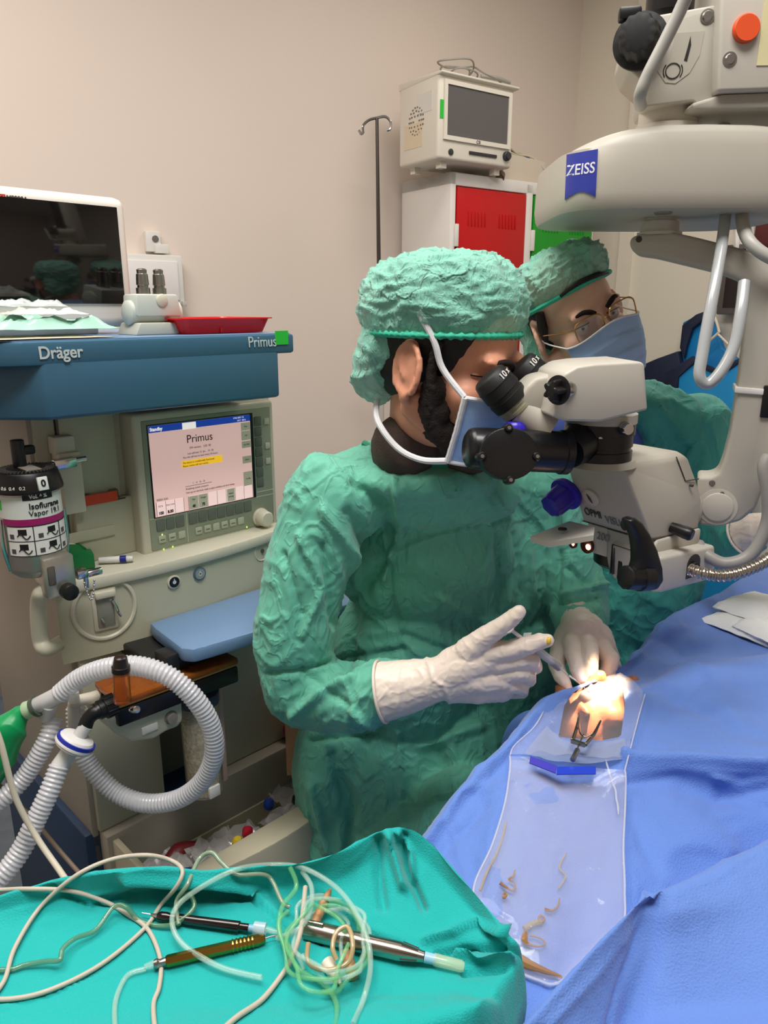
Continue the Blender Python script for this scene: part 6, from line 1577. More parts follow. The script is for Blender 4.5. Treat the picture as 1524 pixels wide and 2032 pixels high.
# ================================================================ DRAPED PATIENT AND TABLE
drapem = mat('drape_blue', (96, 134, 210), .75, bump=.35, bscale=500, var=.05, vscale=5, sheen=.3, weave=420)
def rowz(*pts): return [PZ(x, y, z) for x, y, z in pts]
def lower(row, dx, dy, z): return [V((p.x+dx, p.y+dy, z)) for p in row]
def drape_main():
    e1_ = rowz((700, 1830, .79), (832, 1662, .80), (900, 1572, .82), (1005, 1478, .84), (1064, 1398, .862), (1130, 1370, .866), (1228, 1330, .852), (1330, 1228, .866), (1430, 1176, .86), (1600, 1090, .86), (1800, 990, .86))
    rows = [lower(e1_, -.10, .09, .34), lower(e1_, -.06, .055, .62), e1_,
        rowz((720, 1860, .79), (850, 1700, .80), (925, 1600, .822), (1020, 1500, .845), (1082, 1428, .864), (1150, 1400, .862), (1234, 1346, .858), (1335, 1280, .864), (1440, 1230, .86), (1620, 1180, .86), (1830, 1130, .86)),
        rowz((740, 1890, .79), (870, 1730, .80), (950, 1630, .822), (1040, 1530, .843), (1100, 1460, .850), (1165, 1440, .852), (1238, 1372, .868), (1338, 1322, .862), (1440, 1300, .862), (1620, 1280, .862), (1850, 1250, .86)),
        rowz((755, 1905, .79), (885, 1750, .80), (970, 1650, .822), (1052, 1550, .843), (1110, 1480, .849), (1172, 1465, .851), (1246, 1385, .878), (1340, 1334, .885), (1442, 1318, .892), (1620, 1290, .895), (1860, 1260, .89)),
        rowz((770, 1930, .79), (900, 1790, .80), (985, 1700, .82), (1062, 1600, .838), (1120, 1530, .844), (1180, 1510, .846), (1250, 1450, .865), (1350, 1415, .872), (1455, 1405, .878), (1640, 1380, .88), (1870, 1350, .88)),
        rowz((780, 1980, .79), (905, 1850, .80), (990, 1770, .815), (1070, 1680, .828), (1130, 1600, .836), (1190, 1570, .842), (1258, 1512, .862), (1360, 1500, .872), (1470, 1500, .876), (1660, 1480, .876), (1900, 1460, .87)),
        rowz((780, 2030, .78), (905, 1920, .79), (990, 1850, .80), (1075, 1760, .815), (1140, 1680, .824), (1200, 1640, .828), (1265, 1590, .838), (1370, 1570, .842), (1490, 1560, .850), (1680, 1560, .86), (1920, 1560, .85)),
        rowz((780, 2100, .78), (905, 2000, .785), (995, 1930, .79), (1080, 1850, .80), (1150, 1770, .805), (1210, 1730, .81), (1275, 1690, .815), (1385, 1660, .818), (1510, 1640, .82), (1700, 1640, .83), (1950, 1660, .83)),
        rowz((780, 2200, .77), (905, 2120, .775), (995, 2060, .775), (1085, 1970, .78), (1160, 1890, .785), (1220, 1850, .79), (1290, 1810, .79), (1400, 1770, .79), (1530, 1740, .79), (1730, 1740, .80), (1990, 1780, .80)),
        rowz((780, 2400, .76), (905, 2300, .76), (1000, 2230, .765), (1090, 2150, .765), (1170, 2070, .77), (1240, 2030, .77), (1320, 1990, .77), (1430, 1950, .77), (1570, 1920, .77), (1790, 1930, .77), (2080, 1990, .77))]
    rows.append(lower(rows[-1], 0, -.05, .60)); rows.append(lower(rows[-2], .0, -.06, .34))
    g = patch(rows, 14, 12)
    b = B().grid(g); me = b.mesh('drape')
    bb = bmesh.new(); bb.from_mesh(me); bmesh.ops.recalc_face_normals(bb, faces=bb.faces[:]); bb.to_mesh(me); bb.free()
    # make normals point up
    me.update()
    if sum(p.normal.z*p.area for p in me.polygons) < 0: me.flip_normals()
    L = [([(1240, 1503), (1340, 1500), (1524, 1515)], 8, .012), ([(1250, 1545), (1340, 1545), (1420, 1575), (1524, 1560)], 22, -.014), ([(1300, 1360), (1380, 1400), (1460, 1450), (1524, 1470)], 14, -.007), ([(1330, 1600), (1440, 1690)], 30, .008), ([(1250, 1600), (1300, 1720)], 18, -.005), ([(860, 1700), (960, 1600)], 12, -.006), ([(1160, 1560), (1100, 1540)], 10, .0),
         ([(1395, 1345), (1340, 1390), (1320, 1420)], 9, -.004), ([(1420, 1545), (1470, 1560), (1524, 1550)], 7, .006), ([(1440, 1580), (1524, 1600)], 14, -.007),
         ([(930, 1560), (980, 1570), (1020, 1560)], 6, .005), ([(890, 1620), (930, 1760), (900, 1850)], 10, .004), ([(1300, 1260), (1360, 1290), (1400, 1285)], 9, -.008), ([(1310, 1245), (1400, 1255)], 6, .004), ([(1340, 1230), (1370, 1280)], 5, .004),
         ([(1470, 1270), (1485, 1230)], 3, -.003), ([(1380, 1340), (1400, 1318)], 3, -.002), ([(1280, 1380), (1270, 1440), (1245, 1500)], 9, .006)]
    # keep the eye opening: press the cloth down around the uncovered skin
    eye = PZ(1188, 1405, .85)
    def dn(co, n_):
        d = .008*(ridged(V((co.x, co.y, co.z)), 5, 1, 4, 2)-.4)+.0022*(ridged(co, 22, 1.2, 6, 3)-.3)+crease(co, n_, L)
        return d
    displace(me, dn)
    ex, ey = eye.x, eye.y
    # opening in the drape around the eye
    bb = bmesh.new(); bb.from_mesh(me); kill = []
    for f in bb.faces:
        c = f.calc_center_median()
        if abs(c.z-.85) < .05:
            px, py, _ = project(c); poly = [(1108, 1462), (1120, 1400), (1140, 1372), (1200, 1345), (1236, 1348), (1240, 1400), (1232, 1462), (1190, 1470)]
            ins = False
            for i in range(len(poly)):
                (x1, y1), (x2, y2) = poly[i], poly[i-1]
                if (y1 > py) != (y2 > py) and px < (x2-x1)*(py-y1)/(y2-y1)+x1: ins = not ins
            if ins: kill.append(f)
    bmesh.ops.delete(bb, geom=kill, context='FACES')
    hole = [v for v in bb.verts if v.is_boundary and abs(v.co.z-.85) < .06 and 1090 < project(v.co)[0] < 1260 and 1330 < project(v.co)[1] < 1490]
    for v in hole:
        px, py, _ = project(v.co); best = None
        for i in range(len(poly)):
            (x1, y1), (x2, y2) = poly[i-1], poly[i]; dx, dy = x2-x1, y2-y1
            k = max(0, min(1, ((px-x1)*dx+(py-y1)*dy)/(dx*dx+dy*dy))); q = (x1+k*dx, y1+k*dy); dd = (q[0]-px)**2+(q[1]-py)**2
            if best is None or dd < best[0]: best = (dd, q)
        v.co = PZ(best[1][0], best[1][1], v.co.z)
    bb.to_mesh(me); bb.free()
    o = put(me, 'surgical_drape', drapem, None, 180)
    tag(o, 'large blue surgical drape spread over the patient and table with an opening at the eye', 'drape')
    tr = BVHTree.FromPolygons([tuple(FR[o] @ v.co) for v in me.vertices], [tuple(p.vertices) for p in me.polygons])
    return o, tr
drape, DT = drape_main()
def near_fold():
    ridge = rowz((900, 2230, .80), (960, 2120, .83), (1045, 2030, .85), (1110, 1955, .862), (1170, 1890, .87), (1230, 1830, .876), (1288, 1776, .882), (1350, 1748, .885), (1430, 1712, .887), (1524, 1668, .89), (1640, 1615, .89), (1850, 1520, .89))
    back = [V((p.x+.005, p.y+.02, p.z-.05)) for p in ridge]; back2 = [V((p.x+.0, p.y+.03, p.z-.10)) for p in ridge]
    r2 = rowz((900, 2280, .79), (975, 2170, .82), (1060, 2080, .838), (1125, 2000, .850), (1180, 1930, .856), (1228, 1870, .860), (1262, 1815, .866), (1340, 1800, .880), (1430, 1775, .884), (1530, 1740, .886), (1650, 1700, .888), (1870, 1620, .888))
    r3 = rowz((900, 2380, .78), (985, 2270, .81), (1070, 2180, .825), (1140, 2080, .832), (1190, 2010, .834), (1225, 1950, .838), (1258, 1900, .842), (1345, 1870, .858), (1440, 1850, .866), (1550, 1830, .872), (1680, 1800, .875), (1900, 1740, .875))
    r4 = rowz((900, 2600, .77), (990, 2480, .79), (1080, 2370, .80), (1150, 2260, .805), (1195, 2160, .808), (1225, 2080, .812), (1262, 2020, .818), (1360, 1990, .83), (1460, 1980, .84), (1580, 1970, .85), (1720, 1950, .85), (1950, 1900, .85))
    r5 = rowz((900, 2900, .76), (990, 2800, .77), (1080, 2700, .78), (1150, 2500, .785), (1200, 2380, .79), (1235, 2280, .79), (1275, 2220, .795), (1380, 2180, .80), (1490, 2170, .81), (1620, 2160, .82), (1780, 2150, .82), (2020, 2120, .82))
    g = patch([back2, back, ridge, r2, r3, r4, r5, [V((p.x, p.y-.02, .5)) for p in r5]], 12, 10)
    me = B().grid(g).mesh('f'); bb = bmesh.new(); bb.from_mesh(me); bmesh.ops.recalc_face_normals(bb, faces=bb.faces[:]); bb.to_mesh(me); bb.free(); me.update()
    if sum(p.normal.z*p.area for p in me.polygons) < 0: me.flip_normals()
    L = [([(1288, 1780), (1262, 1860), (1225, 1960), (1205, 2040)], 8, -.004), ([(1300, 1785), (1290, 1900), (1240, 2040)], 20, -.005), ([(1524, 1690), (1480, 1715), (1440, 1745), (1380, 1765)], 2.5, -.0022), ([(1090, 2032), (1180, 1930), (1270, 1810)], 14, .004)]
    displace(me, lambda co, n_: .003*(ridged(co, 5, 1, 14, 2)-.4)+.0007*(ridged(co, 30, 1, 6, 3)-.3)+crease(co, n_, L))
    o = put(me, 'surgical_drape', drapem, None, 180)
    tag(o, 'nearer blue drape sheet raised in a sharp fold at the lower right', 'drape')
near_fold()
# operating table under the drape
def op_table():
    c = pn+pdir*.45; ang = math.degrees(math.atan2(pdir.y, pdir.x)); T = thing('operating_table', 'operating table hidden beneath the blue drape and the patient', 'operating table', (c.x, c.y, 0), ang)
    F_ = FR[T]
    B(F_).box((-.50, -.20, .62), (1.0, .20, .68), .02, seg=3).build('mattress', mat('mattress_black', (30, 30, 34), .5), T)
    B(F_).box((-.48, -.19, .58), (.98, .19, .62), .005).build('table_top', steel, T)
    B(F_).box((.0, -.13, .10), (.4, .13, .58), .02).build('column', steel, T); B(F_).box((-.2, -.2, .0), (.7, .2, .1), .02).build('base', blackp, T)
op_table()
# adhesive patch and plastic pouch
clearp = mat('clear_pouch', (226, 226, 236), .08, alpha=.17, spec=1, bump=.5, bscale=45)
greyf = mat('grey_film', (150, 164, 196), .3, alpha=.55, spec=.6)
def on_drape(px, py, lift=.004):
    h, n_ = cast(px, py, DT)
    if h is None: return PZ(px, py, .85)+V((0, 0, lift))
    if n_.z < 0: n_ = -n_
    return h+n_*lift
def pouch():
    T = thing('drainage_pouch', 'clear plastic fluid pouch stuck over the eye and hanging across the blue drape', 'pouch', PZ(1120, 1520, .86))
    def sheet(rows, ru, rv, amp, f, seed, name, m, th=.0004):
        g = patch(rows, ru, rv); me = B().grid(g).mesh('s'); bb = bmesh.new(); bb.from_mesh(me); bmesh.ops.recalc_face_normals(bb, faces=bb.faces[:]); bb.to_mesh(me); bb.free(); me.update()
        if sum(p.normal.z*p.area for p in me.polygons) < 0: me.flip_normals()
        displace(me, lambda co, n_: amp*(ridged(co, f, 1, seed, 3)-.25))
        return put(me, name, m, T, 180)
    D = on_drape
    # film over the eye
    rows = [rowz((1082, 1400, .868), (1135, 1368, .872), (1190, 1345, .872), (1235, 1338, .882), (1276, 1372, .884)),
            rowz((1060, 1440, .866), (1120, 1415, .868), (1180, 1400, .866), (1232, 1395, .876), (1268, 1420, .880)),
            rowz((1025, 1480, .862), (1100, 1462, .864), (1170, 1455, .862), (1228, 1450, .868), (1255, 1460, .872)),
            rowz((1012, 1500, .860), (1090, 1498, .860), (1160, 1500, .860), (1215, 1505, .862), (1244, 1500, .866))]
    sheet(rows, 10, 8, .004, 26, 4, 'adhesive_film', clearp)
    sheet([rowz((1085, 1440, .8635), (1120, 1468, .8600), (1180, 1474, .8590), (1240, 1466, .8650)), rowz((1060, 1470, .8615), (1115, 1490, .8590), (1180, 1494, .8580), (1243, 1490, .8640)), rowz((1040, 1495, .8605), (1110, 1512, .8590), (1180, 1515, .8580), (1244, 1505, .8630))], 8, 6, .002, 26, 6, 'absorbent_strip', mat('grey_film', (120, 134, 162), .5, alpha=.75))
    # pouch front rim and body
    rim = rowz((1012, 1500, .860), (1060, 1505, .862), (1105, 1522, .864), (1180, 1524, .864), (1240, 1528, .864))
    rows = [rim,
            rowz((1012, 1525, .855), (1055, 1545, .852), (1105, 1556, .850), (1180, 1556, .852), (1242, 1545, .858)),
            [D(x, y, .008) for x, y in ((1000, 1600), (1050, 1610), (1105, 1612), (1170, 1612), (1234, 1606))],
            [D(x, y, .009) for x, y in ((975, 1690), (1035, 1690), (1100, 1690), (1165, 1690), (1234, 1690))],
            [D(x, y, .009) for x, y in ((948, 1775), (1015, 1780), (1090, 1782), (1160, 1780), (1232, 1775))],
            [D(x, y, .008) for x, y in ((960, 1840), (1010, 1860), (1075, 1880), (1150, 1880), (1228, 1850))],
            [D(x, y, .005) for x, y in ((1005, 1925), (1030, 1935), (1065, 1948), (1100, 1958), (1160, 1930))]]
    sheet(rows, 12, 10, .0025, 17, 8, 'pouch_front', clearp)
    rows2 = [[p-V((0, 0, .0055)) for p in r_] for r_ in rows]
    sheet(rows2, 6, 5, .001, 20, 2, 'pouch_back', clearp)
    # edge seals and highlights
    for k, idx in (('l', 0), ('r', -1)):
        e = [r_[idx] for r_ in rows]; B().tube(e, .0012, 6, 8).build('seal_edge', mat('seal_clear', (220, 222, 234), .1, alpha=.5, spec=1), T)
    B().tube(rows[-1], .0014, 6, 8).build('seal_edge', MATS['seal_clear'], T)
    B().tube([rows[0][-1], PZ(1268, 1420, .882), PZ(1280, 1378, .886)], .0010, 6, 6).build('seal_edge', MATS['seal_clear'], T)
    B().tube([rows[0][0]+V((0, 0, .001)), PZ(1022, 1478, .864), PZ(1062, 1440, .868), PZ(1084, 1400, .87)], .0010, 6, 6).build('seal_edge', MATS['seal_clear'], T)
    # blue stiffener strip
    bm_ = mat('strip_blue', (40, 66, 190), .25)
    def strip(a, b_, c, d, nm, m):
        ps = [a, b_, c, d]; t = [p+V((0, -.0006, .0016)) for p in ps]
        B().add(ps+t, [(0, 1, 2, 3)[::-1], (4, 5, 6, 7), (0, 1, 5, 4), (1, 2, 6, 5), (2, 3, 7, 6), (3, 0, 4, 7)]).build(nm, m, T)
    strip(PZ(1052, 1502, .868), PZ(1105, 1521, .868), PZ(1103, 1536, .866), PZ(1050, 1515, .866), 'stiffener', mat('strip_violet', (66, 62, 176), .3))
    strip(PZ(1105, 1523, .868), PZ(1182, 1522, .868), PZ(1182, 1537, .866), PZ(1104, 1538, .866), 'stiffener', bm_)
    # iodine stains inside the pouch
    st_ = mat('iodine_stain', (176, 124, 34), .3, alpha=.62); st2 = mat('iodine_pale', (196, 170, 96), .3, alpha=.45)
    def stain(pts, r, m=st_):
        B().tube([D(x, y, .0065) for x, y in pts], r, 8, 6).build('stain', m, T)
    stain([(1020, 1734), (1016, 1748), (1008, 1754), (1020, 1760), (1020, 1770), (1008, 1772), (992, 1762)], [.0006, .0014, .001, .0008, .001, .0012, .002])
    stain([(1000, 1783), (995, 1788), (993, 1782), (998, 1778), (1001, 1784)], .0012)
    stain([(1106, 1790), (1104, 1804), (1092, 1814), (1078, 1812)], [.0008, .001, .0012, .0018])
    stain([(1079, 1830), (1073, 1836), (1067, 1830), (1072, 1823), (1079, 1829)], .0012)
    stain([(1042, 1858), (1040, 1872), (1050, 1880), (1068, 1884), (1078, 1878), (1070, 1868), (1050, 1864)], [.0025, .0035, .0015, .0008, .001, .0008, .001])
    stain([(1022, 1905), (1045, 1918), (1075, 1930), (1110, 1946)], [.006, .005, .003, .0012])
    stain([(1004, 1640), (990, 1690), (972, 1740), (960, 1775)], .0012, st2)
    stain([(1120, 1700), (1108, 1730), (1118, 1745), (1104, 1770)], .001, st2); stain([(1040, 1850), (1058, 1840), (1072, 1836)], .003, st2)
    # lettering-free bubble marks
    B().tube([D(1208+k*1.6, 1520+k*12, .011) for k in range(10)], [.0004]+[.0012]*8+[.0003], 6, 3).build('film_crease', MATS['seal_clear'], T)
pouch()
# grey cloth patch under the film
def greycloth():
    pass
# eye speculum
def speculum():
    T = thing('eye_speculum', 'small steel eye speculum with a screw lying on the clear film', 'speculum', PZ(1150, 1472, .875))
    Z = .876
    q = lambda x, y, z=Z: PZ(x, y, z)
    st3 = mat('speculum_steel', (150, 138, 122), .25, 1)
    B().tube([q(1148, 1415, .884), q(1146, 1438), q(1136, 1470)], [.0008, .0022, .0024], 8).tube([q(1147, 1430, .882), q(1150, 1452), q(1156, 1460)], .001, 8).build('blade_arm', st3, T)
    B().tube([q(1192, 1430, .884), q(1178, 1458), q(1162, 1478)], [.0012, .0024, .0024], 8).tube([q(1176, 1455, .88), q(1164, 1462), q(1156, 1460)], .001, 8).build('blade_arm', st3, T)
    a, c = q(1134, 1470), q(1162, 1479); B().tube([a+(c-a)*k/4 for k in range(5)], .0034, 4, 1, spline=False).build('cross_bar', mat('speculum_bar', (176, 160, 134), .3, 1), T)
    for p_ in (a, c): B().ell(p_+V((0, -.001, .003)), .0018, u=10, v=8).build('pivot_pin', st3, T)
    B().tube([q(1158, 1458), q(1148, 1480), q(1141, 1498)], .0011, 8).build('screw_shaft', st3, T)
    B().cyl(q(1146, 1488), q(1136, 1508), .0034, n=14, bev=.0006).build('screw_head', steel, T)
speculum()
# gauze pads
def gauze():
    gm_ = mat('gauze_white', (228, 228, 226), .95, bump=.6, bscale=260)
    def pad(corners, z, h, lab, seed):
        g = []; a, b_, c, d = [V((p.x, p.y, 0)) for p in corners]; n = 18; top = []
        for i in range(n+1):
            row = []
            for j in range(n+1):
                u, v = i/n, j/n; p = a.lerp(b_, v).lerp(d.lerp(c, v), u); e = min(u, v, 1-u, 1-v)
                row.append(V((p.x+.002*noise.noise(V((u*6, v*6, seed))), p.y+.002*noise.noise(V((u*6, v*6, seed+4))), z+h*min(1, (e*4.5))**.5+.0025*noise.noise(V((u*5, v*5, seed+9))))))
            g.append(row)
        tag(B().grid(g, .006).build('gauze_pad', gm_, None, 60), lab, 'gauze')
    Z = on_drape(1450, 1215, 0).z
    cc = lambda l: [PZ(x, y, Z+.01) for x, y in l]
    pad(cc([(1388, 1222), (1530, 1276), (1620, 1250), (1450, 1198)]), Z+.002, .016, 'lower folded white gauze pad on the blue drape, partly covered', 1)
    pad(cc([(1452, 1244), (1540, 1284), (1640, 1262), (1500, 1215)]), Z+.012, .014, 'middle folded white gauze pad peeping out under the top one', 5)
    pad(cc([(1412, 1214), (1545, 1262), (1650, 1240), (1480, 1190)]), Z+.020, .022, 'topmost thick white gauze pad on the blue drape', 2)
gauze()
# stool behind the surgeon
def stool():
    T = thing('surgeon_stool', 'round stool with a tan leather edge under the surgeon', 'stool', (P(798, 1600, 1.30).x, 1.30, 0))
    x, y = P(798, 1600, 1.30).x, 1.30
    le = mat('tan_leather', (176, 138, 106), .5, bump=.3, bscale=120); zs = P(590, 1530, 1.2).z
    B().lathe((x, y, zs-.16), (x, y, zs-.09), [(0, .13), (.01, .145), (.05, .145), (.07, .12)], 48).build('seat', le, T)
    # curved backrest seen left of the gown
    pts = []
    g = []
    for i in range(9):
        g.append([V((x+.235*math.cos(R(a)), y+.235*math.sin(R(a)), zs-.085+.17*i/8)) for a in range(100, 184, 6)])
    B().grid(g, .03).build('backrest', le, T, 60)
    pipe = [V((x+.238*math.cos(R(a)), y+.238*math.sin(R(a)), zs+.085)) for a in range(100, 184, 6)]
    B().tube(pipe, .006, 8, 2).build('backrest_piping', mat('leather_dark', (60, 46, 36), .5), T)
    B().cyl((x, y, .08), (x, y, zs-.15), .03).build('gas_lift', chrome, T); B().cyl((x-.20, y, zs-.17), (x-.18, y, zs-.02), .015).build('backrest_bracket', chrome, T)
    for k in range(5):
        a = 2*math.pi*k/5; o = B().tube([(x, y, .10), (x+.26*math.cos(a), y+.26*math.sin(a), .07)], .018, 8).build('leg', chrome, T)
        B().ell((x+.26*math.cos(a), y+.26*math.sin(a), .035), (.03, .03, .035)).build('castor', blackp, o)
stool()
# ================================================================ INSTRUMENT TABLE IN FRONT
clothm = mat('cloth_teal', (0, 170, 166), .8, bump=.45, bscale=700, var=.05, vscale=6, sheen=.2)
def tz(*pts): return [PZ(x, y, z) for x, y, z in pts]
def inst_cloth():
    b0 = tz((-260, 1880, .885), (-60, 1800, .89), (30, 1772, .895), (140, 1748, .905), (250, 1730, .915), (330, 1728, .912), (420, 1732, .905), (520, 1722, .905), (600, 1716, .905), (680, 1690, .915), (752, 1655, .925), (800, 1646, .928), (850, 1672, .92), (905, 1736, .91), (960, 1800, .90), (1006, 1866, .893))
    fall = lower(b0, -.012, .045, .62); fall0 = lower(b0, -.01, .03, .80)
    r1 = tz((-260, 1910, .88), (-60, 1830, .884), (40, 1800, .888), (150, 1775, .892), (260, 1762, .893), (340, 1772, .885), (430, 1775, .882), (520, 1765, .880), (600, 1755, .882), (690, 1740, .892), (752, 1700, .910), (800, 1690, .914), (845, 1715, .908), (895, 1765, .898), (950, 1825, .890), (1012, 1885, .889))
    r2 = tz((-260, 1950, .88), (-60, 1870, .88), (50, 1845, .88), (160, 1830, .879), (270, 1815, .877), (350, 1812, .876), (440, 1810, .876), (530, 1800, .876), (610, 1800, .876), (690, 1810, .880), (755, 1790, .888), (805, 1780, .892), (845, 1800, .89), (895, 1840, .885), (950, 1880, .884), (1016, 1900, .886))
    r3 = tz((-260, 2010, .88), (-60, 1950, .88), (60, 1930, .879), (170, 1920, .878), (280, 1910, .877), (360, 1900, .876), (450, 1895, .876), (540, 1890, .876), (620, 1885, .876), (700, 1890, .876), (770, 1890, .878), (825, 1890, .878), (865, 1895, .876), (910, 1905, .876), (955, 1915, .878), (1008, 1925, .884))
    r4 = tz((-260, 2100, .88), (-60, 2040, .88), (70, 2020, .88), (180, 2010, .879), (290, 2000, .878), (370, 1990, .877), (460, 1985, .877), (550, 1980, .876), (630, 1975, .876), (710, 1970, .876), (780, 1965, .876), (840, 1962, .877), (885, 1965, .879), (920, 1970, .882), (955, 1975, .884), (985, 1975, .884))
    r5 = tz((-260, 2300, .88), (-60, 2240, .88), (70, 2220, .88), (180, 2200, .88), (290, 2180, .879), (370, 2160, .878), (460, 2150, .877), (550, 2140, .877), (630, 2120, .877), (710, 2100, .878), (780, 2090, .878), (840, 2080, .878), (880, 2065, .878), (905, 2055, .88), (930, 2045, .882), (950, 2035, .882))
    front = [V((p.x+.01, p.y-.015, .70)) for p in r5]
    rows = [fall, fall0, b0, r1, r2, r3, r4, r5, front]
    # side fall on the right
    for r_ in rows:
        e = r_[-1]; r_.append(V((e.x+.010, e.y, e.z-.02))); r_.append(V((e.x+.012, e.y-.01, min(e.z-.08, .80)))); r_.append(V((e.x+.0, e.y-.02, .62)))
    g = patch(rows, 9, 16)
    me = B().grid(g).mesh('c'); bb = bmesh.new(); bb.from_mesh(me); bmesh.ops.recalc_face_normals(bb, faces=bb.faces[:]); bb.to_mesh(me); bb.free(); me.update()
    if sum(p.normal.z*p.area for p in me.polygons) < 0: me.flip_normals()
    L = [([(250, 1736), (345, 1742), (430, 1745), (500, 1760)], 9, .006), ([(200, 1790), (290, 1770), (400, 1775), (480, 1778)], 9, -.007),
         ([(490, 1772), (560, 1840), (640, 1870)], 5, -.004), ([(470, 1770), (500, 1768), (550, 1820)], 6, .0035), ([(770, 1655), (782, 1700), (800, 1760)], 7, .008), ([(800, 1660), (806, 1720), (840, 1800)], 7, -.007), ([(752, 1665), (750, 1740), (760, 1800)], 8, -.006), ([(790, 1650), (815, 1690), (820, 1740)], 5, .006),
         ([(640, 1780), (720, 1850), (800, 1880)], 6, -.005), ([(840, 1870), (900, 1850), (950, 1830), (1000, 1850)], 6, .005), ([(870, 1895), (930, 1885), (1000, 1880)], 6, -.006), ([(905, 1905), (960, 1900), (1010, 1905)], 7, .007), ([(920, 1930), (960, 1925), (1005, 1920)], 6, -.005),
         ([(690, 1985), (860, 1985)], 2.5, .0016), ([(240, 1925), (100, 1975), (0, 2000)], 3, .0012), ([(100, 1760), (180, 1800)], 8, -.004)]
    displace(me, lambda co, n_: .0035*(ridged(co, 7, 1, 11, 2)-.4)+.0012*(ridged(co, 22, 1.3, 3, 4)-.2)+1.8*crease(co, n_, L))
    o = put(me, 'instrument_cloth', clothm, None, 180)
    tag(o, 'teal green cotton cloth covering the instrument table in the foreground', 'cloth')
    return o, BVHTree.FromPolygons([tuple(FR[o] @ v.co) for v in me.vertices], [tuple(p.vertices) for p in me.polygons])
icloth, IT = inst_cloth()
def mayo():
    T = thing('instrument_table', 'steel instrument stand hidden beneath the teal cloth', 'table', (-.1, .45, 0))
    B().box((-.36, .20, .845), (.055, .55, .862), .004).build('table_top', steel, T)
    for x in (-.33, .03): 
        for y in (.24, .52): B().cyl((x, y, .0), (x, y, .85), .012).build('leg', steel, T)
    B().box((-.33, .24, .2), (.03, .52, .215), .003).build('shelf', steel, T)
mayo()
def IC(px, py, lift=.003):
    h, n_ = cast(px, py, IT)
    if h is None: return PZ(px, py, .885+lift)
    if n_.z < 0: n_ = -n_
    return h+V((0, 0, lift))
def cpath(pts, r):
    out = []
    for p in pts:
        if len(p) == 2: out.append(IC(p[0], p[1], r+.0008))
        else: out.append(PZ(p[0], p[1], max(.879+p[2], IC(p[0], p[1], r).z)))
    return out
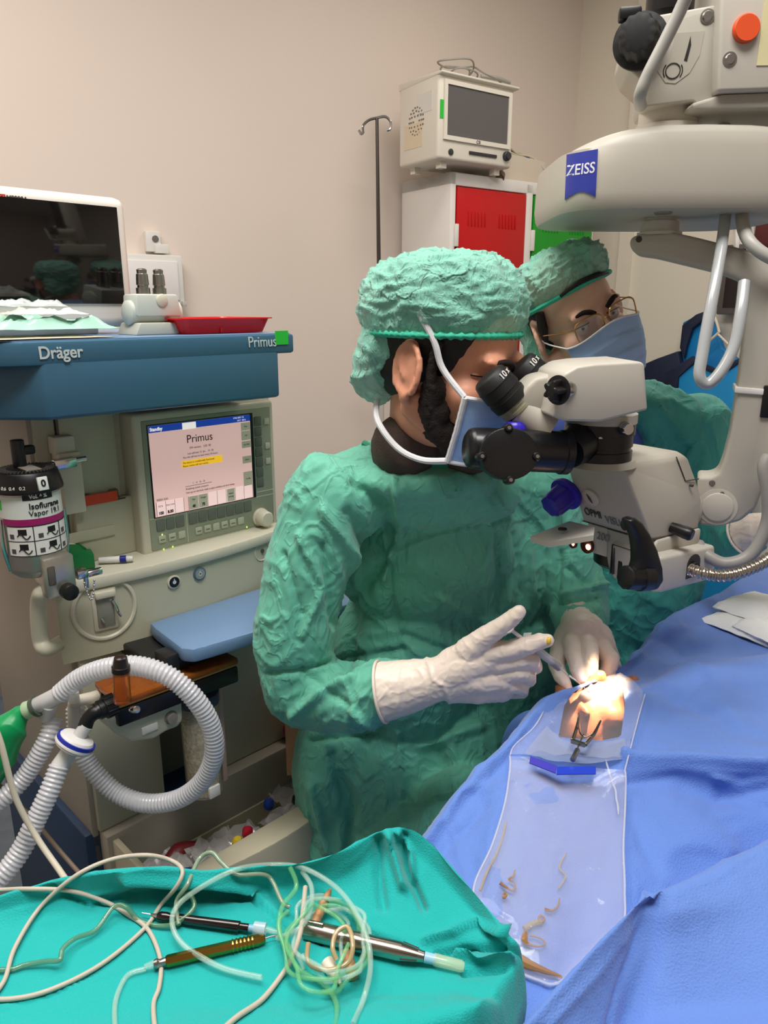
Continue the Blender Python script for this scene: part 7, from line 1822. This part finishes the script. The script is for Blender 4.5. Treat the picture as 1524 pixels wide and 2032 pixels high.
# --- handpieces
def bar(a, b_, prof, m, name, parent, n=28):
    d = (b_-a); L_ = d.length; return B().lathe(a, b_, [(t*L_, r) for t, r in prof], n).build(name, m, parent)
tub = mat('clear_tubing', (196, 226, 212), .06, alpha=.30, spec=1)
def handpieces():
    ph = thing('ultrasound_handpiece', 'thick steel surgical handpiece with a clear sleeve on the teal cloth', 'handpiece', IC(725, 1885, 0))
    a, b_ = IC(606, 1862, .010), IC(842, 1914, .008)
    bar(a, b_, [(0, .0072), (.01, .0085), (.5, .0085), (.52, .0078), (.8, .0078), (.97, .0048), (1, .0044)], mat('handpiece_steel', (178, 168, 156), .22, 1), 'body', ph)
    d = (b_-a).normalized(); c = IC(905, 1926, .006); 
    bar(b_, b_.lerp(c, .35), [(0, .0044), (1, .0042)], mat('hub_blue', (150, 196, 220), .3), 'sleeve_hub', ph, 16)
    bar(b_.lerp(c, .3), c+(c-b_)*.25, [(0, .0050), (.9, .0048), (1, .0034)], mat('sleeve_clear', (205, 226, 190), .12, alpha=.5, spec=1), 'test_chamber', ph, 16)
    u = d.cross(V((0, 0, 1))).normalized()
    for k in range(8):
        an = 2*math.pi*k/8; w = u*math.cos(an)+d.cross(u)*math.sin(an)
        B().tube([a.lerp(b_, .82)+w*.0074, a.lerp(b_, .95)+w*.0052], .0007, 6, 2).build('grip_groove', mat('groove_dark', (96, 88, 80), .4, .8), ph)
    B().cyl(a-d*.001+V((0, 0, .008)), a+d*.018+V((0, 0, .009)), .0026, n=12, bev=.0005).build('luer_port', MATS['handpiece_steel'], ph)
    gp_ = thing('irrigation_handpiece', 'slim gold coloured handpiece with a ribbed grip on the teal cloth', 'handpiece', IC(430, 1900, 0))
    a, b_ = IC(330, 1919, .006), IC(527, 1873, .006); gold2 = mat('handpiece_gold', (190, 148, 66), .22, 1)
    bar(a, b_, [(0, .0040), (.02, .0048), (.93, .0048), (1, .0030)], gold2, 'body', gp_, 6)
    for k in range(6): t = .66+.04*k; bar(a.lerp(b_, t), a.lerp(b_, t+.014), [(0, .0054), (1, .0054)], gold2, 'grip_ring', gp_, 12)
    bar(IC(306, 1925, .006), a, [(0, .0034), (.3, .0042), (.5, .003), (1, .0034)], steel, 'connector', gp_, 16)
    bar(IC(288, 1928, .005), IC(308, 1924, .006), [(0, .0022), (1, .0036)], tub, 'tube_socket', gp_, 12)
    B().tube([b_, IC(545, 1868, .006), IC(560, 1869, .004)], .0008, 8).build('tip', chrome, gp_)
    bp_ = thing('diathermy_pen', 'slim black diathermy pen with a fine steel tip on the teal cloth', 'pen', IC(410, 1838, 0))
    a, b_ = IC(314, 1828, .006), IC(494, 1852, .006)
    bar(a, b_, [(0, .0028), (.03, .0042), (.10, .0042), (.14, .0034), (.18, .0040), (.9, .0046), (.91, .0034), (1, .0034)], mat('pen_black', (22, 12, 14), .15, spec=.9), 'body', bp_)
    B().cyl(IC(300, 1825, .006), a, .0008, .002, 10).cyl(IC(283, 1822, .006), IC(300, 1825, .006), .0004, .0006, 8).build('needle_tip', chrome, bp_)
    bar(b_, IC(506, 1853, .006), [(0, .003), (1, .003)], mat('hub_bluish', (150, 200, 226), .2, alpha=.7), 'hub', bp_, 16)
    bar(IC(505, 1852, .006), IC(528, 1855, .006), [(0, .0056), (1, .0056)], mat('luer_clear', (206, 224, 234), .1, alpha=.55, spec=1), 'luer_lock', bp_, 10)
    bar(IC(528, 1855, .006), IC(556, 1860, .005), [(0, .003), (1, .0018)], tub, 'tube_socket', bp_, 12)
    o = thing('copper_clip', 'tan rubber tipped clip standing under the steel handpiece end', 'clip', IC(640, 1820, 0))
    tan = mat('clip_tan', (190, 142, 100), .5, .3, bump=.3, bscale=300)
    a, b_ = IC(624, 1848, .008), IC(656, 1793, .016); bar(a, b_, [(0, .0045), (.6, .0044), (.62, .0036), (.8, .0034), (1, .0016)], tan, 'stem', o, 14)
    bar(a.lerp(b_, .62), a.lerp(b_, .66), [(0, .0042), (1, .0042)], mat('copper', (184, 110, 80), .3, .9), 'ring', o, 14)
    o = thing('cable_plug', 'cream tapered plug lying beneath the clear tubing coil', 'plug', IC(660, 1935, 0))
    a, b_ = IC(648, 1918, .006), IC(676, 1962, .005); bar(a, b_, [(0, .0035), (.05, .0058), (.45, .0056), (.55, .0040), (1, .0012)], mat('plug_cream', (222, 212, 190), .35), 'body', o, 16)
    o = thing('cable_plug', 'tan ribbed plug lying right of the cream one beneath the coil', 'plug', IC(694, 1925, 0))
    bar(IC(686, 1900, .006), IC(702, 1948, .005), [(0, .004), (.3, .0052), (1, .0046)], tan, 'body', o, 14)
handpieces()
cordm = mat('cord_greige', (186, 178, 162), .5); cordm2 = mat('cord_cream', (208, 200, 180), .5)
def cord(pts, r, m, lab, cat='cord', name='cord'):
    o = B().tube(cpath(pts, r), r, 10, 8).build(name, m); tag(o, lab, cat); return o
# pixel, pixel, height above the cloth
cord([(-60, 1768, .02), (0, 1766, .012), (60, 1764, .014), (140, 1768, .012), (210, 1790, .006), (255, 1820), (290, 1845), (310, 1880), (320, 1920), (316, 1965), (305, 2000), (310, 2060), (320, 2100)], .0020, cordm, 'greige cord entering at the left edge and running down past the gold handpiece')
cord([(-20, 1990), (10, 1950), (30, 1880, .006), (80, 1800, .008), (150, 1738, .03), (220, 1706, .04), (290, 1697, .045), (340, 1708, .035), (362, 1728, .02), (350, 1760, .006), (320, 1800), (285, 1850), (200, 1920), (100, 1970), (20, 1988), (-60, 1985)], .0020, cordm, 'greige cord making a wide loop over the back left rim of the teal cloth')
cord([(606, 1760, .020), (602, 1800, .018), (596, 1850, .020), (580, 1900, .010), (560, 1940), (520, 1990), (470, 2025), (420, 2070)], .0023, cordm, 'thicker greige cord running from the tubing coil to the bottom edge')
cord([(-30, 1930), (20, 1930), (50, 1915, .004), (90, 1908, .006), (118, 1905, .008), (125, 1882, .010), (150, 1862, .008), (190, 1845, .006), (225, 1800, .012), (250, 1800, .012), (275, 1830), (310, 1842), (350, 1832, .004), (385, 1800, .01), (372, 1772, .016), (352, 1800, .012)], .0022, mat('tube_olive', (96, 142, 104), .12, alpha=.55, spec=1), 'thin olive green tube winding across the left of the cloth', 'tubing', 'tubing')
cord([(355, 1835, .004), (350, 1790, .012), (372, 1755, .02), (395, 1705, .03), (420, 1692, .035), (440, 1712, .03), (470, 1735, .02), (520, 1735, .015), (540, 1748, .014), (560, 1790, .01), (575, 1800, .008)], .0021, mat('tube_grey_green', (140, 162, 136), .18, alpha=.8, spec=1), 'grey green tube arching above the back rim of the cloth', 'tubing', 'tubing')
def loop(cx, cy, rx, ry, lift, a0, a1, n=22, jig=6, seed=0):
    out = []
    for k in range(n+1):
        a = R(a0+(a1-a0)*k/n); out.append((cx+rx*math.cos(a)+jig*math.sin(k*1.3+seed), cy+ry*math.sin(a)+jig*.6*math.cos(k*.9+seed), lift+.004*math.sin(k*.8+seed)))
    return out
cord(loop(500, 1810, 165, 90, .012, -100, -290, 20, 2)[::-1] if False else [(520, 1940, .004), (440, 1920, .004), (370, 1880, .008), (343, 1840, .012), (350, 1800, .014), (400, 1760, .014), (470, 1725, .018), (540, 1716, .02), (600, 1722, .02), (660, 1755, .024), (700, 1800, .03), (728, 1860, .03), (735, 1920, .02), (722, 1980, .008), (700, 2040)], .0024, tub, 'clear tube sweeping in the largest arc round the black pen to the bottom edge', 'tubing', 'tubing')
cord([(600, 1730, .018), (618, 1760, .02), (615, 1810, .02), (590, 1845, .02), (550, 1862, .008)], .0024, tub, 'clear tube joining the black pen to the coil', 'tubing', 'tubing')
cord([(290, 1928), (255, 1940), (235, 1975), (228, 2010), (230, 2060)], .0022, tub, 'clear tube leaving the left end of the gold handpiece', 'tubing', 'tubing')
gt = mat('tube_green_clear', (120, 206, 140), .06, alpha=.36, spec=1)
labs = ['clear greenish tube in the coil beside the steel handpiece', 'clear greenish tube in the coil beside the steel handpiece']
for k in range(6):
    pts = loop(630+9*((k*2)%5), 1855+9*((k*3)%4), 56+7*((k*3)%5), 74+5*((k*2)%4), .006+.003*k, 120+47*k, 400+60*k, 20, 8, k*1.7)
    o = cord(pts, .0019, gt if k % 2 else tub, 'clear greenish tube in the coil beside the steel handpiece', 'tubing', 'tubing'); o['group'] = 'coiled tubes beside the steel handpiece'
cord([(575, 1720, .02), (588, 1760, .016), (560, 1800, .014), (556, 1850, .01), (590, 1920, .006), (640, 1950, .004), (668, 2000), (660, 2070)], .0023, gt, 'greenish tube dropping from the rim through the coil to the bottom edge', 'tubing', 'tubing')
cord([(612, 1870, .022), (612, 1910, .014), (650, 1925, .014), (690, 1910, .016), (700, 1875, .024), (690, 1840, .026), (668, 1850, .024), (660, 1880, .02), (668, 1905, .014)], .0021, mat('tube_tan', (188, 166, 122), .2, alpha=.85, spec=1), 'tan tube wound round the steel handpiece', 'tubing', 'tubing')
# ================================================================ BREATHING HOSES
hosem = mat('hose_white', (226, 226, 230), .25, alpha=.66, spec=.9)
def hose(pts, r, lab, rib=(.0062, .0020)):
    o = B().tube([P(*p) for p in pts], r, 18, 10, rib=rib).build('breathing_hose', hosem, None, 70); tag(o, lab, 'hose'); return o
Yh = 1.0
hose([(118, 1378, Yh), (160, 1345, Yh), (215, 1325, .99), (275, 1322, .985), (335, 1342, .98), (385, 1385, .98), (418, 1440, .985), (424, 1500, .99), (400, 1552, 1.0), (352, 1586, 1.01), (290, 1594, 1.02), (235, 1575, 1.03), (190, 1535, 1.035), (165, 1495, 1.04), (152, 1440, 1.05), (150, 1400, 1.06)], .0132, 'corrugated white breathing hose bent in a big circle before the machine')
hose([(105, 1425, 1.02), (92, 1470, 1.0), (50, 1540, .98), (0, 1590, .96), (-60, 1640, .95)], .0125, 'left corrugated white hose running down to the left edge')
hose([(118, 1520, .95), (98, 1570, .93), (70, 1630, .91), (40, 1690, .89), (0, 1742, .87), (-60, 1800, .85)], .0130, 'front corrugated white hose below the round filter')
def fittings():
    white = mat('fitting_white', (224, 222, 218), .35); clrw = mat('fitting_clear', (214, 214, 212), .2, alpha=.75)
    t = thing('y_connector', 'translucent Y connector joining the two white hoses', 'connector', P(100, 1390, 1.0))
    B().cyl(P(70, 1402, 1.0), P(125, 1374, 1.0), .0125, .0125, 20, .001).cyl(P(98, 1396, 1.0), P(92, 1420, 1.01), .0125, .0115, 18).build('tee_body', clrw, t)
    B().lathe(P(76, 1400, 1.0), P(68, 1405, 1.0), [(0, .016), (.006, .016), (.007, .013)], 24).build('rubber_ring', mat('ring_green_grey', (70, 84, 70), .5), t)
    t = thing('breathing_filter', 'round white breathing filter with a blue band', 'filter', P(147, 1475, .97))
    a, b_ = P(160, 1455, .97), P(136, 1496, .96); d = (b_-a).normalized(); c = a.lerp(b_, .5)
    B().lathe(c-d*.014, c+d*.014, [(0, .012), (.003, .024), (.009, .028), (.013, .0285), (.0131, .0295), (.016, .0295), (.0161, .0285), (.020, .027), (.026, .014)], 40).build('disc', white, t)
    B().lathe(c-d*.0075, c-d*.0025, [(0, .0289), (.005, .0292)], 40).build('blue_band', mat('band_royal', (30, 46, 160), .4), t)
    B().cyl(c+d*.010, P(118, 1522, .955), .012, .0135, 20, .001).build('outlet', white, t); B().cyl(P(172, 1440, .975), c-d*.012, .010, .010, 20).build('inlet', clrw, t)
    t = thing('elbow_connector', 'ribbed black elbow connector between the filter and the machine', 'connector', P(200, 1400, .99))
    B().tube([P(168, 1445, .975), P(176, 1425, .98), P(192, 1412, .985), P(215, 1402, 1.0)], .0105, 16).build('elbow', blackp, t)
    a, b_ = P(190, 1412, .985), P(228, 1396, 1.005); d = (b_-a).normalized()
    B().lathe(a, b_, [(0, .012), (.004, .0125), (.0045, .0145), (.012, .0145), (.0125, .0165), ((b_-a).length, .0165)], 28).build('collar', blackp, t)
    for k in range(10):
        an = 2*math.pi*k/10; u = d.orthogonal().normalized(); w = u*math.cos(an)+d.cross(u)*math.sin(an); B().tube([a+d*.014+w*.0168, b_+w*.0168], .0011, 6, 2).build('grip_rib', blackp, t)
    B().cyl(P(262, 1408, .99), P(272, 1408, .975), .0055, n=14, bev=.001).build('side_screw', chrome, t)
    t = thing('sampling_port', 'cream elbow port beside the black connector', 'connector', P(150, 1390, 1.04))
    pc = mat('port_cream', (206, 200, 184), .4)
    B().tube([P(148, 1440, 1.04), P(147, 1400, 1.04), P(152, 1392, 1.04), P(180, 1385, 1.06), P(196, 1380, 1.08)], .0095, 14).build('elbow', pc, t)
    B().cyl(P(147, 1372, 1.03), P(147, 1392, 1.03), .007, .0085, 16, .001).build('cap', mat('cap_white', (222, 218, 208), .35), t)
    t = thing('pressure_valve', 'amber cylinder valve with a black cap on the amber cover', 'valve', P(240, 1385, .97))
    a, b_ = P(243, 1392, .965), P(239, 1320, .965)
    B().cyl(a, P(240, 1328, .965), .0125, .0115, 24, .001).build('amber_body', MATS['amber_clear'], t)
    B().lathe(P(240, 1332, .965), P(239, 1300, .965), [(0, .013), (.008, .013), (.0085, .0115), (.022, .009), (.024, .006)], 24).build('cap', mat('cap_brown', (34, 22, 16), .3), t)
    t = thing('breathing_bag', 'bright green rubber breathing bag hanging at the left edge', 'bag', P(20, 1500, .99))
    b = B(); chain(b, [(P(58, 1408, 1.0), .011), (P(40, 1418, 1.0), .016), (P(15, 1450, .99), .026), (P(-10, 1500, .985), .034), (P(-30, 1560, .98), .02)])
    me = b.bake(.003, 4); displace(me, lambda co, n_: .005*(ridged(V((co.x, co.y, co.z*.4)), 20, .8, 3, 2)-.4)); put(me, 'bag_body', mat('bag_green', (10, 150, 84), .35), t, 180)
    B().cyl(P(52, 1410, 1.0), P(66, 1404, 1.0), .014, .0125, 20, .001).build('neck', mat('neck_pale', (170, 196, 160), .4), t)
fittings()
o = B().tube([P(-30, 1400, .9), P(0, 1470, .89), P(30, 1580, .88), P(72, 1660, .87), P(120, 1730, .84), P(160, 1790, .78), P(190, 1850, .73)], .0042, 10, 8).build('cord', cordm2); tag(o, 'cream cable crossing in front of the corrugated hoses at the lower left', 'cord')
o = B().tube([P(-20, 1540, .99), P(60, 1620, .98), P(120, 1690, .97), P(180, 1760, .93), P(230, 1830, .88)], .0035, 10, 8).build('cord', mat('cord_brown', (130, 112, 96), .5)); tag(o, 'dull brown cable behind the cream one at the lower left', 'cord')
